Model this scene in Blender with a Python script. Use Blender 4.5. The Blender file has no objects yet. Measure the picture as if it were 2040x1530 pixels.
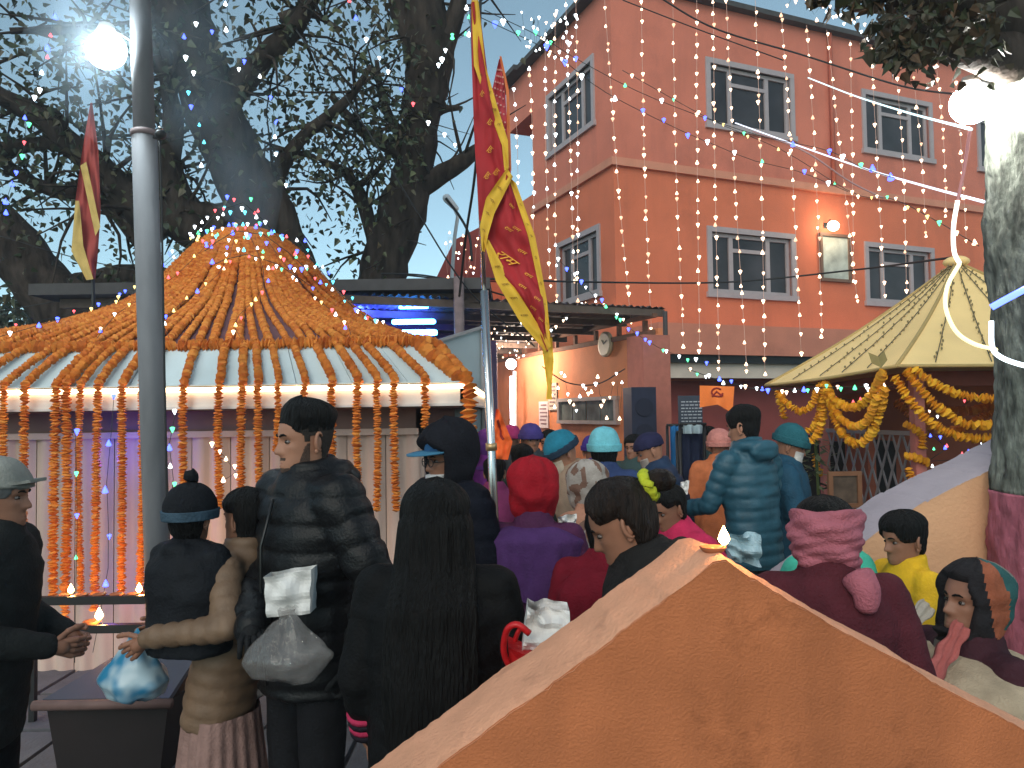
import bpy, bmesh, math, random
import numpy as np
from mathutils import Vector, Matrix, noise as mnoise
rnd = random.Random(7)
sc = bpy.context.scene
COL = sc.collection
R = math.radians
# ------------------------------------------------------------------ camera
F = 1490.0
EYE = Vector((0.0, 0.0, 1.66))
CAMROT = Matrix.Rotation(R(90 + 2.1), 3, 'X') @ Matrix.Rotation(R(-0.8), 3, 'Z')
cam = bpy.data.cameras.new('camera'); cam.sensor_width = 36.0; cam.lens = 36.0 * F / 2040.0
cam.clip_start = 0.05; cam.clip_end = 1000.0
camo = bpy.data.objects.new('camera', cam); COL.objects.link(camo)
camo.matrix_world = Matrix.Translation(EYE) @ CAMROT.to_4x4()
sc.camera = camo
# ------------------------------------------------------------------ sky and light
SUN_EL, SUN_AZ = 34.0, 200.0      # overcast dusk: broad soft light from behind the viewer
world = bpy.data.worlds.new('World'); sc.world = world; world.use_nodes = True
wn = world.node_tree.nodes; wl = world.node_tree.links; wn.clear()
wo = wn.new('ShaderNodeOutputWorld'); wb = wn.new('ShaderNodeBackground')
wsky = wn.new('ShaderNodeTexSky'); wsky.sky_type = 'NISHITA'; wsky.sun_disc = False
wsky.sun_elevation = R(34.0); wsky.sun_rotation = R(200.0)
wsky.altitude = 1400; wsky.air_density = 1.0; wsky.dust_density = 1.5; wsky.ozone_density = 2.2
whs = wn.new('ShaderNodeHueSaturation'); whs.inputs['Saturation'].default_value = 0.62
wl.new(wsky.outputs[0], whs.inputs['Color'])
wtint = wn.new('ShaderNodeMixRGB'); wtint.blend_type = 'MULTIPLY'; wtint.inputs[0].default_value = 1.0; wtint.inputs[2].default_value = (.80, 1.05, 1.0, 1)
wl.new(whs.outputs[0], wtint.inputs[1]); wl.new(wtint.outputs[0], wb.inputs['Color'])
wb.inputs['Strength'].default_value = 0.15
wl.new(wb.outputs[0], wo.inputs[0])
sun = bpy.data.lights.new('sun', 'SUN'); sun.energy = 1.35; sun.angle = R(50); sun.color = (1.0, 0.84, 0.68)
suno = bpy.data.objects.new('sun', sun); COL.objects.link(suno)
_a = R(SUN_AZ)
_sd = Vector((math.sin(_a) * math.cos(R(SUN_EL)), math.cos(_a) * math.cos(R(SUN_EL)), math.sin(R(SUN_EL))))
suno.rotation_euler = _sd.to_track_quat('Z', 'Y').to_euler()
sc.view_settings.view_transform = 'Standard'; sc.view_settings.look = 'None'
sc.view_settings.exposure = 0.22; sc.view_settings.gamma = 1.0; sc.view_settings.use_curve_mapping = False
sc.render.engine = 'CYCLES'
sc.cycles.use_denoising = True
sc.cycles.max_bounces = 6; sc.cycles.diffuse_bounces = 3; sc.cycles.glossy_bounces = 3
sc.cycles.transparent_max_bounces = 8; sc.cycles.sample_clamp_indirect = 4.0; sc.cycles.caustics_reflective = False; sc.cycles.caustics_refractive = False
# ------------------------------------------------------------------ helpers
def P(px, py, d):
    v = Vector(((px - 1020.0) / F * d, -(py - 765.0) / F * d, -d))
    return CAMROT @ v + EYE
def RAY(px, py):
    return (CAMROT @ Vector(((px - 1020.0) / F, -(py - 765.0) / F, -1.0)))
def hitplane(px, py, o, n):
    r = RAY(px, py); t = (o - EYE).dot(n) / r.dot(n); return EYE + r * t
def V(*a): return Vector(a)
MATS = {}
def M(name, rgb, rough=0.7, var=0.12, scale=12.0, bump=0.0, bscale=60.0, metal=0.0, emit=None, es=0.0, spec=0.4, dirt=0.0, trans=0.0, sample=True, stretch=None, streak=0.0):
    if name in MATS: return MATS[name]
    m = bpy.data.materials.new(name); m.use_nodes = True
    nt = m.node_tree; b = nt.nodes['Principled BSDF']; N = nt.nodes.new; L = nt.links.new
    b.inputs['Roughness'].default_value = rough; b.inputs['Metallic'].default_value = metal
    b.inputs['Specular IOR Level'].default_value = spec
    b.inputs['Base Color'].default_value = (*rgb, 1)
    tc = None
    if var > 0 or bump > 0 or dirt > 0:
        tc = N('ShaderNodeTexCoord'); src = tc.outputs['Object']
        if stretch:
            mp = N('ShaderNodeMapping'); mp.inputs['Scale'].default_value = stretch; L(src, mp.inputs[0]); src = mp.outputs[0]
    if var > 0:
        nz = N('ShaderNodeTexNoise'); nz.inputs['Scale'].default_value = scale; nz.inputs['Detail'].default_value = 5
        L(src, nz.inputs['Vector'])
        cr = N('ShaderNodeMapRange'); cr.inputs['From Min'].default_value = 0.3; cr.inputs['From Max'].default_value = 0.7
        cr.inputs['To Min'].default_value = 1 - var; cr.inputs['To Max'].default_value = 1 + var
        L(nz.outputs['Fac'], cr.inputs['Value'])
        mx = N('ShaderNodeVectorMath'); mx.operation = 'SCALE'; mx.inputs[0].default_value = rgb
        L(cr.outputs[0], mx.inputs['Scale']); colout = mx.outputs[0]
        if dirt > 0:
            n2 = N('ShaderNodeTexNoise'); n2.inputs['Scale'].default_value = scale * 0.35; n2.inputs['Detail'].default_value = 8; n2.inputs['Roughness'].default_value = 0.7
            L(src, n2.inputs['Vector'])
            r2 = N('ShaderNodeMapRange'); r2.inputs['From Min'].default_value = 0.54; r2.inputs['From Max'].default_value = 0.66; r2.inputs['To Max'].default_value = dirt
            L(n2.outputs['Fac'], r2.inputs['Value'])
            mc = N('ShaderNodeMixRGB'); mc.inputs[2].default_value = (rgb[0] * 0.35, rgb[1] * 0.33, rgb[2] * 0.35, 1)
            L(r2.outputs[0], mc.inputs[0]); L(colout, mc.inputs[1]); colout = mc.outputs[0]
        if streak > 0:
            m4 = N('ShaderNodeMapping'); m4.inputs['Scale'].default_value = (1.3, 1.3, 0.22); L(tc.outputs['Object'], m4.inputs[0])
            n4 = N('ShaderNodeTexNoise'); n4.inputs['Scale'].default_value = 2.0; n4.inputs['Detail'].default_value = 9; n4.inputs['Roughness'].default_value = 0.65; L(m4.outputs[0], n4.inputs['Vector'])
            r4 = N('ShaderNodeMapRange'); r4.inputs['From Min'].default_value = 0.50; r4.inputs['From Max'].default_value = 0.75; r4.inputs['To Max'].default_value = streak; L(n4.outputs['Fac'], r4.inputs['Value'])
            mc4 = N('ShaderNodeMixRGB'); mc4.inputs[2].default_value = (rgb[0] * 0.45, rgb[1] * 0.5, rgb[2] * 0.6, 1); L(r4.outputs[0], mc4.inputs[0]); L(colout, mc4.inputs[1]); colout = mc4.outputs[0]
        L(colout, b.inputs['Base Color'])
    if bump > 0:
        n3 = N('ShaderNodeTexNoise'); n3.inputs['Scale'].default_value = bscale; n3.inputs['Detail'].default_value = 6
        L(src, n3.inputs['Vector'])
        bp = N('ShaderNodeBump'); bp.inputs['Strength'].default_value = bump; bp.inputs['Distance'].default_value = 0.02
        L(n3.outputs['Fac'], bp.inputs['Height']); L(bp.outputs[0], b.inputs['Normal'])
    if emit:
        b.inputs['Emission Color'].default_value = (*emit, 1); b.inputs['Emission Strength'].default_value = es
    if streak > 0:
        pass
    if trans > 0:
        b.inputs['Transmission Weight'].default_value = trans
    if not sample: m.cycles.emission_sampling = 'NONE'
    MATS[name] = m
    return m
def E(name, rgb, es, sample=False):
    return M(name, (rgb[0] * .5, rgb[1] * .5, rgb[2] * .5), 0.4, 0, emit=rgb, es=es, sample=sample)
class MB:
    def __init__(s): s.v = []; s.f = []; s.mi = []; s.m = 0
    def add(s, vs, fs):
        o = len(s.v); s.v += [tuple(v) for v in vs]; s.f += [tuple(i + o for i in f) for f in fs]; s.mi += [s.m] * len(fs); return s
    def box(s, c, size, rot=None):
        c = Vector(c); hx, hy, hz = size[0] / 2, size[1] / 2, size[2] / 2
        vs = [Vector((x, y, z)) for x in (-hx, hx) for y in (-hy, hy) for z in (-hz, hz)]
        if rot is not None: vs = [rot @ v for v in vs]
        return s.add([v + c for v in vs], [(0, 1, 3, 2), (4, 6, 7, 5), (0, 4, 5, 1), (2, 3, 7, 6), (0, 2, 6, 4), (1, 5, 7, 3)])
    def box2(s, a, b): # min / max corners
        return s.box([(a[i] + b[i]) / 2 for i in range(3)], [abs(b[i] - a[i]) for i in range(3)])
    def bar(s, p, q, w, h=None, up=(0, 0, 1)):
        p = Vector(p); q = Vector(q); h = h or w; t = (q - p); l = t.length; t.normalize()
        u = Vector(up); x = t.cross(u)
        if x.length < 1e-4: x = t.cross(Vector((1, 0, 0)))
        x.normalize(); y = x.cross(t)
        m = Matrix((x, t, y)).transposed()
        return s.box((p + q) / 2, (w, l, h), m)
    def tube(s, pts, r, n=8, cap=True):
        pts = [Vector(p) for p in pts]; k = len(pts)
        rr = r if isinstance(r, (list, tuple)) else [r] * k
        vs = []; fs = []; ref = None
        for i, p in enumerate(pts):
            t = (pts[min(i + 1, k - 1)] - pts[max(i - 1, 0)])
            if t.length < 1e-9: t = Vector((0, 0, 1))
            t.normalize()
            if ref is None:
                ref = t.cross(Vector((0.12, 0.93, 0.35)))
                if ref.length < .05: ref = t.cross(Vector((1, 0, 0)))
            ref = (ref - t * ref.dot(t)); ref.normalize(); b = t.cross(ref)
            for j in range(n):
                a = 2 * math.pi * j / n
                vs.append(p + (ref * math.cos(a) + b * math.sin(a)) * rr[i])
        for i in range(k - 1):
            for j in range(n):
                a = i * n + j; b2 = i * n + (j + 1) % n
                fs.append((a, b2, b2 + n, a + n))
        if cap:
            fs.append(tuple(range(n - 1, -1, -1))); fs.append(tuple(range((k - 1) * n, k * n)))
        return s.add(vs, fs)
    def capsule(s, p, q, r0, r1, n=12, fy=1.0):
        p = Vector(p); q = Vector(q); t = q - p
        if t.length < 1e-6: t = Vector((0, 0, 1e-4)); q = p + t
        t.normalize()
        pts = []; rs = []
        for a in (-85, -60, -30): pts.append(p + t * r0 * math.sin(R(a))); rs.append(r0 * math.cos(R(a)))
        pts.append(p); rs.append(r0); pts.append((p + q) / 2); rs.append((r0 + r1) / 2); pts.append(q); rs.append(r1)
        for a in (30, 60, 85): pts.append(q + t * r1 * math.sin(R(a))); rs.append(r1 * math.cos(R(a)))
        return s.tube(pts, rs, n)
    def ell(s, c, r, n=16, m=10, rot=None):
        c = Vector(c); vs = []; fs = []
        for i in range(m + 1):
            ph = math.pi * i / m
            for j in range(n):
                a = 2 * math.pi * j / n
                v = Vector((r[0] * math.sin(ph) * math.cos(a), r[1] * math.sin(ph) * math.sin(a), -r[2] * math.cos(ph)))
                if rot is not None: v = rot @ v
                vs.append(v + c)
        for i in range(m):
            for j in range(n):
                fs.append((i * n + j, i * n + (j + 1) % n, (i + 1) * n + (j + 1) % n, (i + 1) * n + j))
        return s.add(vs, fs)
    def loft(s, secs, n=20, pw=2.0):
        # sections (cx, cy, z, rx, ry)
        vs = []; fs = []
        for (cx, cy, z, rx, ry) in secs:
            for j in range(n):
                a = 2 * math.pi * j / n; c_, s_ = math.cos(a), math.sin(a)
                vs.append((cx + rx * math.copysign(abs(c_) ** (2 / pw), c_), cy + ry * math.copysign(abs(s_) ** (2 / pw), s_), z))
        k = len(secs)
        for i in range(k - 1):
            for j in range(n):
                fs.append((i * n + j, i * n + (j + 1) % n, (i + 1) * n + (j + 1) % n, (i + 1) * n + j))
        fs.append(tuple(range(n - 1, -1, -1))); fs.append(tuple(range((k - 1) * n, k * n)))
        return s.add(vs, fs)
    def grid(s, fn, nu, nv, both=False):
        vs = [fn(i / nu, j / nv) for j in range(nv + 1) for i in range(nu + 1)]
        fs = [(j * (nu + 1) + i, j * (nu + 1) + i + 1, (j + 1) * (nu + 1) + i + 1, (j + 1) * (nu + 1) + i) for j in range(nv) for i in range(nu)]
        return s.add(vs, fs)
    def prism(s, poly, ext):
        # poly: 3-D points in order, ext: extrusion vector
        k = len(poly); ext = Vector(ext); vs = [Vector(p) for p in poly] + [Vector(p) + ext for p in poly]
        fs = [tuple(range(k))[::-1], tuple(range(k, 2 * k))] + [(i, (i + 1) % k, k + (i + 1) % k, k + i) for i in range(k)]
        return s.add(vs, fs)
    def mesh(s, name, mats, smooth=True):
        me = bpy.data.meshes.new(name); me.from_pydata(s.v, [], s.f)
        for m in (mats if isinstance(mats, (list, tuple)) else [mats]): me.materials.append(m)
        if any(s.mi): me.polygons.foreach_set('material_index', s.mi)
        if smooth: me.polygons.foreach_set('use_smooth', [True] * len(s.f))
        me.update(); return me
    def build(s, name, mats, parent=None, smooth=False, **kw):
        return link(name, s.mesh(name, mats, smooth), parent, **kw)
def link(name, me, parent=None, label=None, cat=None, group=None, kind=None, loc=None, rz=None):
    o = bpy.data.objects.new(name, me); COL.objects.link(o)
    if parent is not None: o.parent = parent
    if label: o['label'] = label
    if cat: o['category'] = cat
    if group: o['group'] = group
    if kind: o['kind'] = kind
    if loc is not None: o.location = loc
    if rz is not None: o.rotation_euler = (0, 0, rz)
    return o
def thing(name, label, cat, loc=(0, 0, 0), rz=0.0, group=None):
    return link(name, None, None, label, cat, group, None, loc, rz)
def tolocal(root, pts):
    mi = Matrix.Translation(root.location) @ Matrix.Rotation(root.rotation_euler[2], 4, 'Z'); mi.invert()
    return [mi @ Vector(p) for p in pts]
def lerp(a, b, t): return a + (b - a) * t
def interp(pts, t):
    # piecewise linear over [(key, val...)]
    if t <= pts[0][0]: return pts[0][1:]
    for a, b in zip(pts, pts[1:]):
        if t <= b[0]:
            k = (t - a[0]) / max(b[0] - a[0], 1e-9); k = k
            return tuple(lerp(x, y, k) for x, y in zip(a[1:], b[1:]))
    return pts[-1][1:]
def smoothpath(pts, n):
    # Catmull-Rom resampling by arc length
    pts = [Vector(p) for p in pts]
    if len(pts) < 3:
        return [pts[0].lerp(pts[-1], i / (n - 1)) for i in range(n)]
    e = [pts[0] * 2 - pts[1]] + pts + [pts[-1] * 2 - pts[-2]]
    dense = []
    for i in range(1, len(e) - 2):
        p0, p1, p2, p3 = e[i - 1:i + 3]
        for k in range(12):
            t = k / 12
            dense.append(0.5 * ((2 * p1) + (p2 - p0) * t + (2 * p0 - 5 * p1 + 4 * p2 - p3) * t * t + (3 * p1 - p0 - 3 * p2 + p3) * t ** 3))
    dense.append(e[-2])
    L_ = [0]
    for a, b in zip(dense, dense[1:]): L_.append(L_[-1] + (b - a).length)
    out = []; j = 0
    for i in range(n):
        s_ = L_[-1] * i / (n - 1)
        while j < len(L_) - 2 and L_[j + 1] < s_: j += 1
        seg = max(L_[j + 1] - L_[j], 1e-9)
        out.append(dense[j].lerp(dense[j + 1], min(1, max(0, (s_ - L_[j]) / seg))))
    return out
def pathlen(pts): return sum((Vector(b) - Vector(a)).length for a, b in zip(pts, pts[1:]))
ORD = ['first', 'second', 'third', 'fourth', 'fifth', 'sixth', 'seventh', 'eighth', 'ninth', 'tenth', 'eleventh', 'twelfth', 'thirteenth', 'fourteenth', 'fifteenth', 'sixteenth', 'seventeenth', 'eighteenth', 'nineteenth', 'twentieth', 'twenty-first', 'twenty-second', 'twenty-third', 'twenty-fourth', 'twenty-fifth', 'twenty-sixth', 'twenty-seventh', 'twenty-eighth', 'twenty-ninth', 'thirtieth', 'thirty-first', 'thirty-second', 'thirty-third', 'thirty-fourth', 'thirty-fifth', 'thirty-sixth', 'thirty-seventh', 'thirty-eighth', 'thirty-ninth', 'fortieth']
# ================================================================== MATERIALS
orange_paint = M('orange_wall_paint', (0.50, 0.160, 0.066), 0.9, 0.10, 9, bump=0.30, bscale=210, dirt=0.6, spec=.12, streak=.5)
orange_cap = M('orange_paint_skylit', (0.72, 0.34, 0.205), 0.9, 0.10, 11, bump=0.35, bscale=120, dirt=0.5, spec=.12)  # coping: wall paint made paler, skylight from above put into its colour
salmon = M('salmon_house_paint', (0.64, 0.19, 0.122), 0.85, 0.09, 1.2, bump=0.15, bscale=30, dirt=0.28, streak=.28)
salmon_low = M('deep_salmon_house_paint', (0.68, 0.175, 0.085), 0.85, 0.09, 1.2, bump=0.15, bscale=30, dirt=0.28, streak=.25)
ledge_m = M('cream_ledge_paint', (0.62, 0.25, 0.16), 0.8, 0.08, 4)
frame_m = M('grey_window_paint', (0.40, 0.335, 0.345), 0.55, 0.06, 6)
glass_m = M('dark_window_glass', (0.040, 0.036, 0.040), 0.22, 0.5, 1.3, spec=0.28)
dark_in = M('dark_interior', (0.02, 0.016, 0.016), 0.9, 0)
cement = M('grey_cement', (0.24, 0.235, 0.23), 0.9, 0.15, 6, bump=0.3, dirt=0.3)
steel_grey = M('weathered_steel', (0.17, 0.17, 0.18), 0.75, 0.25, 7, metal=0.1, spec=.2, dirt=0.35, stretch=(1, 1, 0.25))
steel_bright = M('polished_steel', (0.62, 0.61, 0.60), 0.22, 0.08, 6, metal=0.95)
rusty = M('rusty_corrugated_iron', (0.11, 0.095, 0.09), 0.7, 0.25, 5, metal=0.3, dirt=0.5)
roof_rim = M('dark_roof_edge', (0.06, 0.055, 0.055), 0.8, 0.2, 6)
iron_black = M('black_iron', (0.012, 0.012, 0.013), 0.5, 0.1)
cream_metal = M('cream_sheet_metal', (0.56, 0.425, 0.36), 0.65, 0.1, 2.0, dirt=0.3, stretch=(2, 2, 0.5))
skirt_metal = M('pale_roof_sheet', (0.50, 0.58, 0.60), 0.4, 0.08, 3, dirt=0.2)
dome_cloth = M('mauve_dome_sheet', (0.16, 0.075, 0.085), 0.7, 0.15, 8)
mar = [M('marigold_orange', (0.62, 0.19, 0.026), 0.75, 0.15, 40), M('marigold_deep', (0.53, 0.135, 0.018), 0.75, 0.15, 40), M('marigold_light', (0.68, 0.25, 0.04), 0.75, 0.12, 40)]
mary = [M('marigold_yellow', (0.80, 0.36, 0.012), 0.7, 0.12, 40), M('marigold_gold', (0.82, 0.42, 0.02), 0.7, 0.12, 40), M('marigold_amber', (0.74, 0.29, 0.012), 0.7, 0.12, 40)]
bark = M('tree_bark', (0.045, 0.034, 0.028), 0.95, 0.6, 9, bump=1.0, bscale=18, spec=.1, stretch=(1, 1, 0.3))
wirem = M('black_cable', (0.015, 0.015, 0.016), 0.6, 0)
# ================================================================== GROUND
g = MB(); g.grid(lambda u, v: V(-150 + 300 * u, -60 + 260 * v, 0), 30, 26)
ground = g.build('ground', M('packed_ground', (0.075, 0.07, 0.07), 0.9, 0.2, 3, bump=0.4, dirt=0.3), kind='structure')
slab_m = M('paving_stone', (0.115, 0.115, 0.125), 0.85, 0.15, 7, bump=0.4, dirt=0.4)
slab_mesh = []
for k in range(4):
    b = MB(); b.box((0, 0, 0.012), (0.49 - 0.012 * (k % 2), 0.49 - 0.008 * k, 0.03)); slab_mesh.append(b.mesh('paving_slab', slab_m, False))
for i in range(7):
    for j in range(5):
        o = link('paving_slab', slab_mesh[(i * 3 + j) % 4], ground, loc=(-3.1 + i * 0.51 + rnd.uniform(-.006, .006), 2.7 + j * 0.51, rnd.uniform(-.003, .003)))
# ================================================================== FOREGROUND GABLE
def gable(label, poly_px, depths, thick, capw, mats, back_shift=0.0, foot=(None)):
    root = thing('gable_wall', label, 'wall', (0, 0, 0))
    # poly: outline of the sloping top from left foot to right foot (pixels), front plane
    pts = []
    for (px, py), d in zip(poly_px, depths): pts.append(P(px, py, d))
    # resample with plaster unevenness
    top = []
    for a, b in zip(pts, pts[1:]):
        n = max(2, int((b - a).length / 0.010))
        for i in range(n):
            p = a.lerp(b, i / n); top.append(p)
    top.append(pts[-1])
    for i, p in enumerate(top):
        p.z += 0.005 * mnoise.noise((p.x * 14, 1.3, p.z * 6)) + 0.003 * mnoise.noise((p.x * 70, 4, 2)) - .030 * max(0, mnoise.noise((p.x * 30, 8.1, p.z * 11)) - .42)
    n = Vector((top[-1].y - top[0].y, -(top[-1].x - top[0].x), 0)).normalized()   # towards the viewer
    back = -n * thick
    m = MB(); k = len(top); rows = 14
    for r in range(rows + 1):
        t = r / rows
        for p in top:
            z = lerp(p.z, -0.02, t)
            q = Vector((p.x, p.y, z))
            if 0 < r: q += n * (0.0025 * mnoise.noise((q.x * 8, q.z * 8, 3.3)))
            m.v.append(tuple(q))
    for r in range(rows):
        for i in range(k - 1):
            m.f.append((r * k + i, r * k + i + 1, (r + 1) * k + i + 1, (r + 1) * k + i))
    o = len(m.v)
    m.v += [tuple(Vector((p.x, p.y, p.z)) + back) for p in top] + [tuple(Vector((p.x, p.y, -0.02)) + back) for p in top]
    for i in range(k - 1): m.f.append((o + i + 1, o + i, o + k + i, o + k + i + 1))
    m.f.append((0, rows * k, o + k, o)); m.f.append((k - 1, o + k - 1, o + 2 * k - 1, rows * k + k - 1))
    m.build('wall_face', mats[0], root, True)
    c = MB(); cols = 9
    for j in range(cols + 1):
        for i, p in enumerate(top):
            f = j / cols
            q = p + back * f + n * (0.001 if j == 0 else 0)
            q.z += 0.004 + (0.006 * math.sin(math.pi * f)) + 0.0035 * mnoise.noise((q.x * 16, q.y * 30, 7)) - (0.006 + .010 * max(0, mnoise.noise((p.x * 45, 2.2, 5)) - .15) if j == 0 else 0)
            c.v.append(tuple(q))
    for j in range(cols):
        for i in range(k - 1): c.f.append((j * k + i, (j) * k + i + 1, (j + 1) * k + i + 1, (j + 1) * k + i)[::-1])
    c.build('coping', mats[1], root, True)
    return root, n
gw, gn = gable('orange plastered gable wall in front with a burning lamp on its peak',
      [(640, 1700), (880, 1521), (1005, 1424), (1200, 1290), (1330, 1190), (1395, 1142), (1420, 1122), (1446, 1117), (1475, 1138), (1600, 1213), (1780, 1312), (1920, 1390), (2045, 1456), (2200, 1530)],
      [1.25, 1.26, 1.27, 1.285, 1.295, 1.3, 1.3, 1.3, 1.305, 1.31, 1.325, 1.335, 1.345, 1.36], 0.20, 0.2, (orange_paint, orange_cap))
peach = M('peach_wall_paint', (0.66, 0.36, 0.20), 0.85, 0.06, 4, bump=0.2, dirt=0.1)
lav = M('pale_grey_plaster', (0.30, 0.265, 0.30), 0.85, 0.08, 5, bump=0.2, dirt=0.2)
gable('peach gable wall with pale grey sloping top behind the bark covered trunk',
      [(1560, 1200), (1740, 1066), (1840, 1000), (1975, 936), (2120, 862), (2300, 960), (2500, 1070)], [3.35, 3.4, 3.42, 3.45, 3.5, 3.55, 3.6], 0.34, 0.3, (peach, lav))
# diya on the peak
def flame_mesh(h, w):
    b = MB(); b.loft([(0, 0, 0, w * .35, w * .35), (0, 0, h * .15, w * .8, w * .8), (0, 0, h * .3, w, w), (0, 0, h * .55, w * .75, w * .75), (0, 0, h * .8, w * .35, w * .35), (0, 0, h, w * .05, w * .05)], 10)
    return b
flame_m = E('flame', (1.0, 0.55, 0.18), 40, True)
clay = M('terracotta_clay', (0.36, 0.12, 0.05), 0.85, 0.15, 20)
def diya(label, loc, s=1.0, lit=True, group=None):
    r = thing('oil_lamp', label, 'lamp', loc, 0, group)
    b = MB(); b.loft([(0, 0, 0, .018 * s, .018 * s), (0, 0, .008 * s, .028 * s, .028 * s), (0, 0, .018 * s, .036 * s, .034 * s), (0, -.002, .02 * s, .033 * s, .031 * s), (0, 0, .012 * s, .02 * s, .02 * s)], 16)
    b.build('dish', clay, r, True)
    w = MB(); w.tube([(0.012 * s, 0, .012 * s), (.026 * s, 0, .02 * s), (.03 * s, 0, .026 * s)], .003 * s, 6); w.build('wick', M('cotton_wick', (0.3, 0.25, 0.2), 0.9, 0), r)
    if lit:
        f = flame_mesh(.050 * s, .016 * s); o = f.build('flame', flame_m, r, True); o.location = (.03 * s, 0, .024 * s)
    return r
pk = P(1432, 1112, 1.33); diya('clay oil lamp with a bright flame on the peak of the front gable', (pk.x - .005, pk.y + .02, pk.z + .004), .68)
flm = bpy.data.lights.new('flame_light', 'POINT'); flm.energy = 0.8; flm.color = (1, .55, .2); flm.shadow_soft_size = .012
fo = link('flame_light', flm); fo.location = (pk.x + .024, pk.y + .02, pk.z + .062)
# ================================================================== GARLANDS
def flower_disc(b, p, ax, r, h, n=8):
    ax = Vector(ax)
    if ax.length < 1e-6: ax = Vector((0, 0, 1))
    ax.normalize(); ax = (ax + Vector((rnd.uniform(-.2, .2), rnd.uniform(-.2, .2), rnd.uniform(-.2, .2)))).normalized()
    x = ax.cross(Vector((.3, .5, .8))).normalized(); y = ax.cross(x)
    a0 = rnd.random() * 6.28
    vs = [p + ax * h * .5, p - ax * h * .5]
    for j in range(n):
        a = a0 + 6.283 * j / n; rr = r * rnd.uniform(.9, 1.08)
        vs.append(p + (x * math.cos(a) + y * math.sin(a)) * rr + ax * rnd.uniform(-.2, .2) * h)
    o = len(b.v); b.v += [tuple(v) for v in vs]
    for j in range(n):
        b.f.append((o, o + 2 + j, o + 2 + (j + 1) % n)); b.f.append((o + 1, o + 2 + (j + 1) % n, o + 2 + j))
    mi = rnd.choice((0, 0, 1, 2)); b.mi += [mi] * (2 * n)
def garland(label, path, r, mats, group, step=None, name='marigold_garland'):
    L_ = pathlen(path); step = step or r * .52; n = max(3, int(L_ / step)); pts = smoothpath(path, n)
    b = MB()
    for i, p in enumerate(pts):
        t = pts[min(i + 1, n - 1)] - pts[max(i - 1, 0)]
        jit = Vector((rnd.uniform(-1, 1), rnd.uniform(-1, 1), rnd.uniform(-1, 1))) * r * .09
        flower_disc(b, p + jit, t, r * rnd.uniform(.88, 1.12), step * 1.9)
    me = b.mesh(name, mats, False)
    return link(name, me, None, label, 'garland', group)
def garland_parts(label, path, r, mats, group, meshes, step):
    root = thing('marigold_garland', label, 'garland', path[0], 0, group)
    L_ = pathlen(path); n = max(3, int(L_ / step)); pts = smoothpath(path, n)
    t = MB(); t.tube([p - Vector(path[0]) for p in pts], .004, 5); t.build('string', wirem, root)
    for i, p in enumerate(pts):
        d = (pts[min(i + 1, n - 1)] - pts[max(i - 1, 0)]).normalized()
        o = link('flower', rnd.choice(meshes), root)
        q = d.to_track_quat('Z', 'Y'); o.rotation_mode = 'QUATERNION'
        o.rotation_quaternion = q @ Vector((rnd.uniform(-.3, .3), rnd.uniform(-.3, .3), 1)).to_track_quat('Z', 'X')
        o.location = p - Vector(path[0]) + Vector((rnd.uniform(-1, 1), rnd.uniform(-1, 1), rnd.uniform(-1, 1))) * r * .1
        s = r * rnd.uniform(.9, 1.12); o.scale = (s, s, s)
    return root
# ================================================================== LEFT PAVILION
PC = Vector((-2.36, 6.67, 0)); HR, ZR = 1.768, 2.117; HE, ZE = 2.07, 1.845
PROF = [(0, 1.768, 2.117, 12), (.16, 1.42, 2.30, 3.2), (.34, 1.04, 2.50, 2.3), (.5, .78, 2.71, 2), (.6, .655, 2.86, 2), (.78, .44, 3.10, 2), (.9, .27, 3.235, 2), (.96, .14, 3.285, 2), (1, .02, 3.30, 2)]
def dome_pt(a, t, off=0.0):
    r, z, p = interp(PROF, t)
    # smooth the profile a little
    r2, z2, _ = interp(PROF, max(0, t - .04)); r3, z3, _ = interp(PROF, min(1, t + .04)); r = (r * 2 + r2 + r3) / 4; z = (z * 2 + z2 + z3) / 4
    c, s = math.cos(a), math.sin(a)
    k = (r + off) / (abs(c) ** p + abs(s) ** p) ** (1 / p)
    return Vector((PC.x + c * k, PC.y + s * k, z + off * .5))
pav = thing('pavilion', 'marigold draped pavilion with bell shaped roof and glowing strip along its eave', 'pavilion', (PC.x, PC.y, 0))
def pl(b, name, mat, smooth=False, parent=pav):
    o = b.build(name, mat, parent, smooth); o.location = tuple(-Vector(pav.location)) if parent is pav else (0, 0, 0); return o
b = MB(); na, nt_ = 96, 24
for j in range(nt_ + 1):
    for i in range(na): b.v.append(tuple(dome_pt(2 * math.pi * i / na, j / nt_)))
for j in range(nt_):
    for i in range(na): b.f.append((j * na + i, j * na + (i + 1) % na, (j + 1) * na + (i + 1) % na, (j + 1) * na + i))
pl(b, 'bell_roof', dome_cloth, True)
# skirt sheets
def sq(h, z, k): # corners
    return [Vector((PC.x + sx * h, PC.y + sy * h, z)) for sx, sy in ((-1, -1), (1, -1), (1, 1), (-1, 1))][k % 4]
for k in range(4):
    ne = 12
    for i in range(ne):
        a0, a1 = i / ne + .0006, (i + 1) / ne - .0006
        p = [sq(HR + .02, ZR - .01, k).lerp(sq(HR + .02, ZR - .01, k + 1), a0), sq(HR + .02, ZR - .01, k).lerp(sq(HR + .02, ZR - .01, k + 1), a1),
             sq(HE, ZE, k).lerp(sq(HE, ZE, k + 1), a1), sq(HE, ZE, k).lerp(sq(HE, ZE, k + 1), a0)]
        b = MB(); b.prism([p[3], p[2], p[1], p[0]], (0, 0, -.012)); pl(b, 'roof_sheet', skirt_metal)
        if k in (0, 1):   # standing seam ribs
            pass
fx0, fx1 = PC.x - HE, PC.x + HE
fas = MB()
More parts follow.
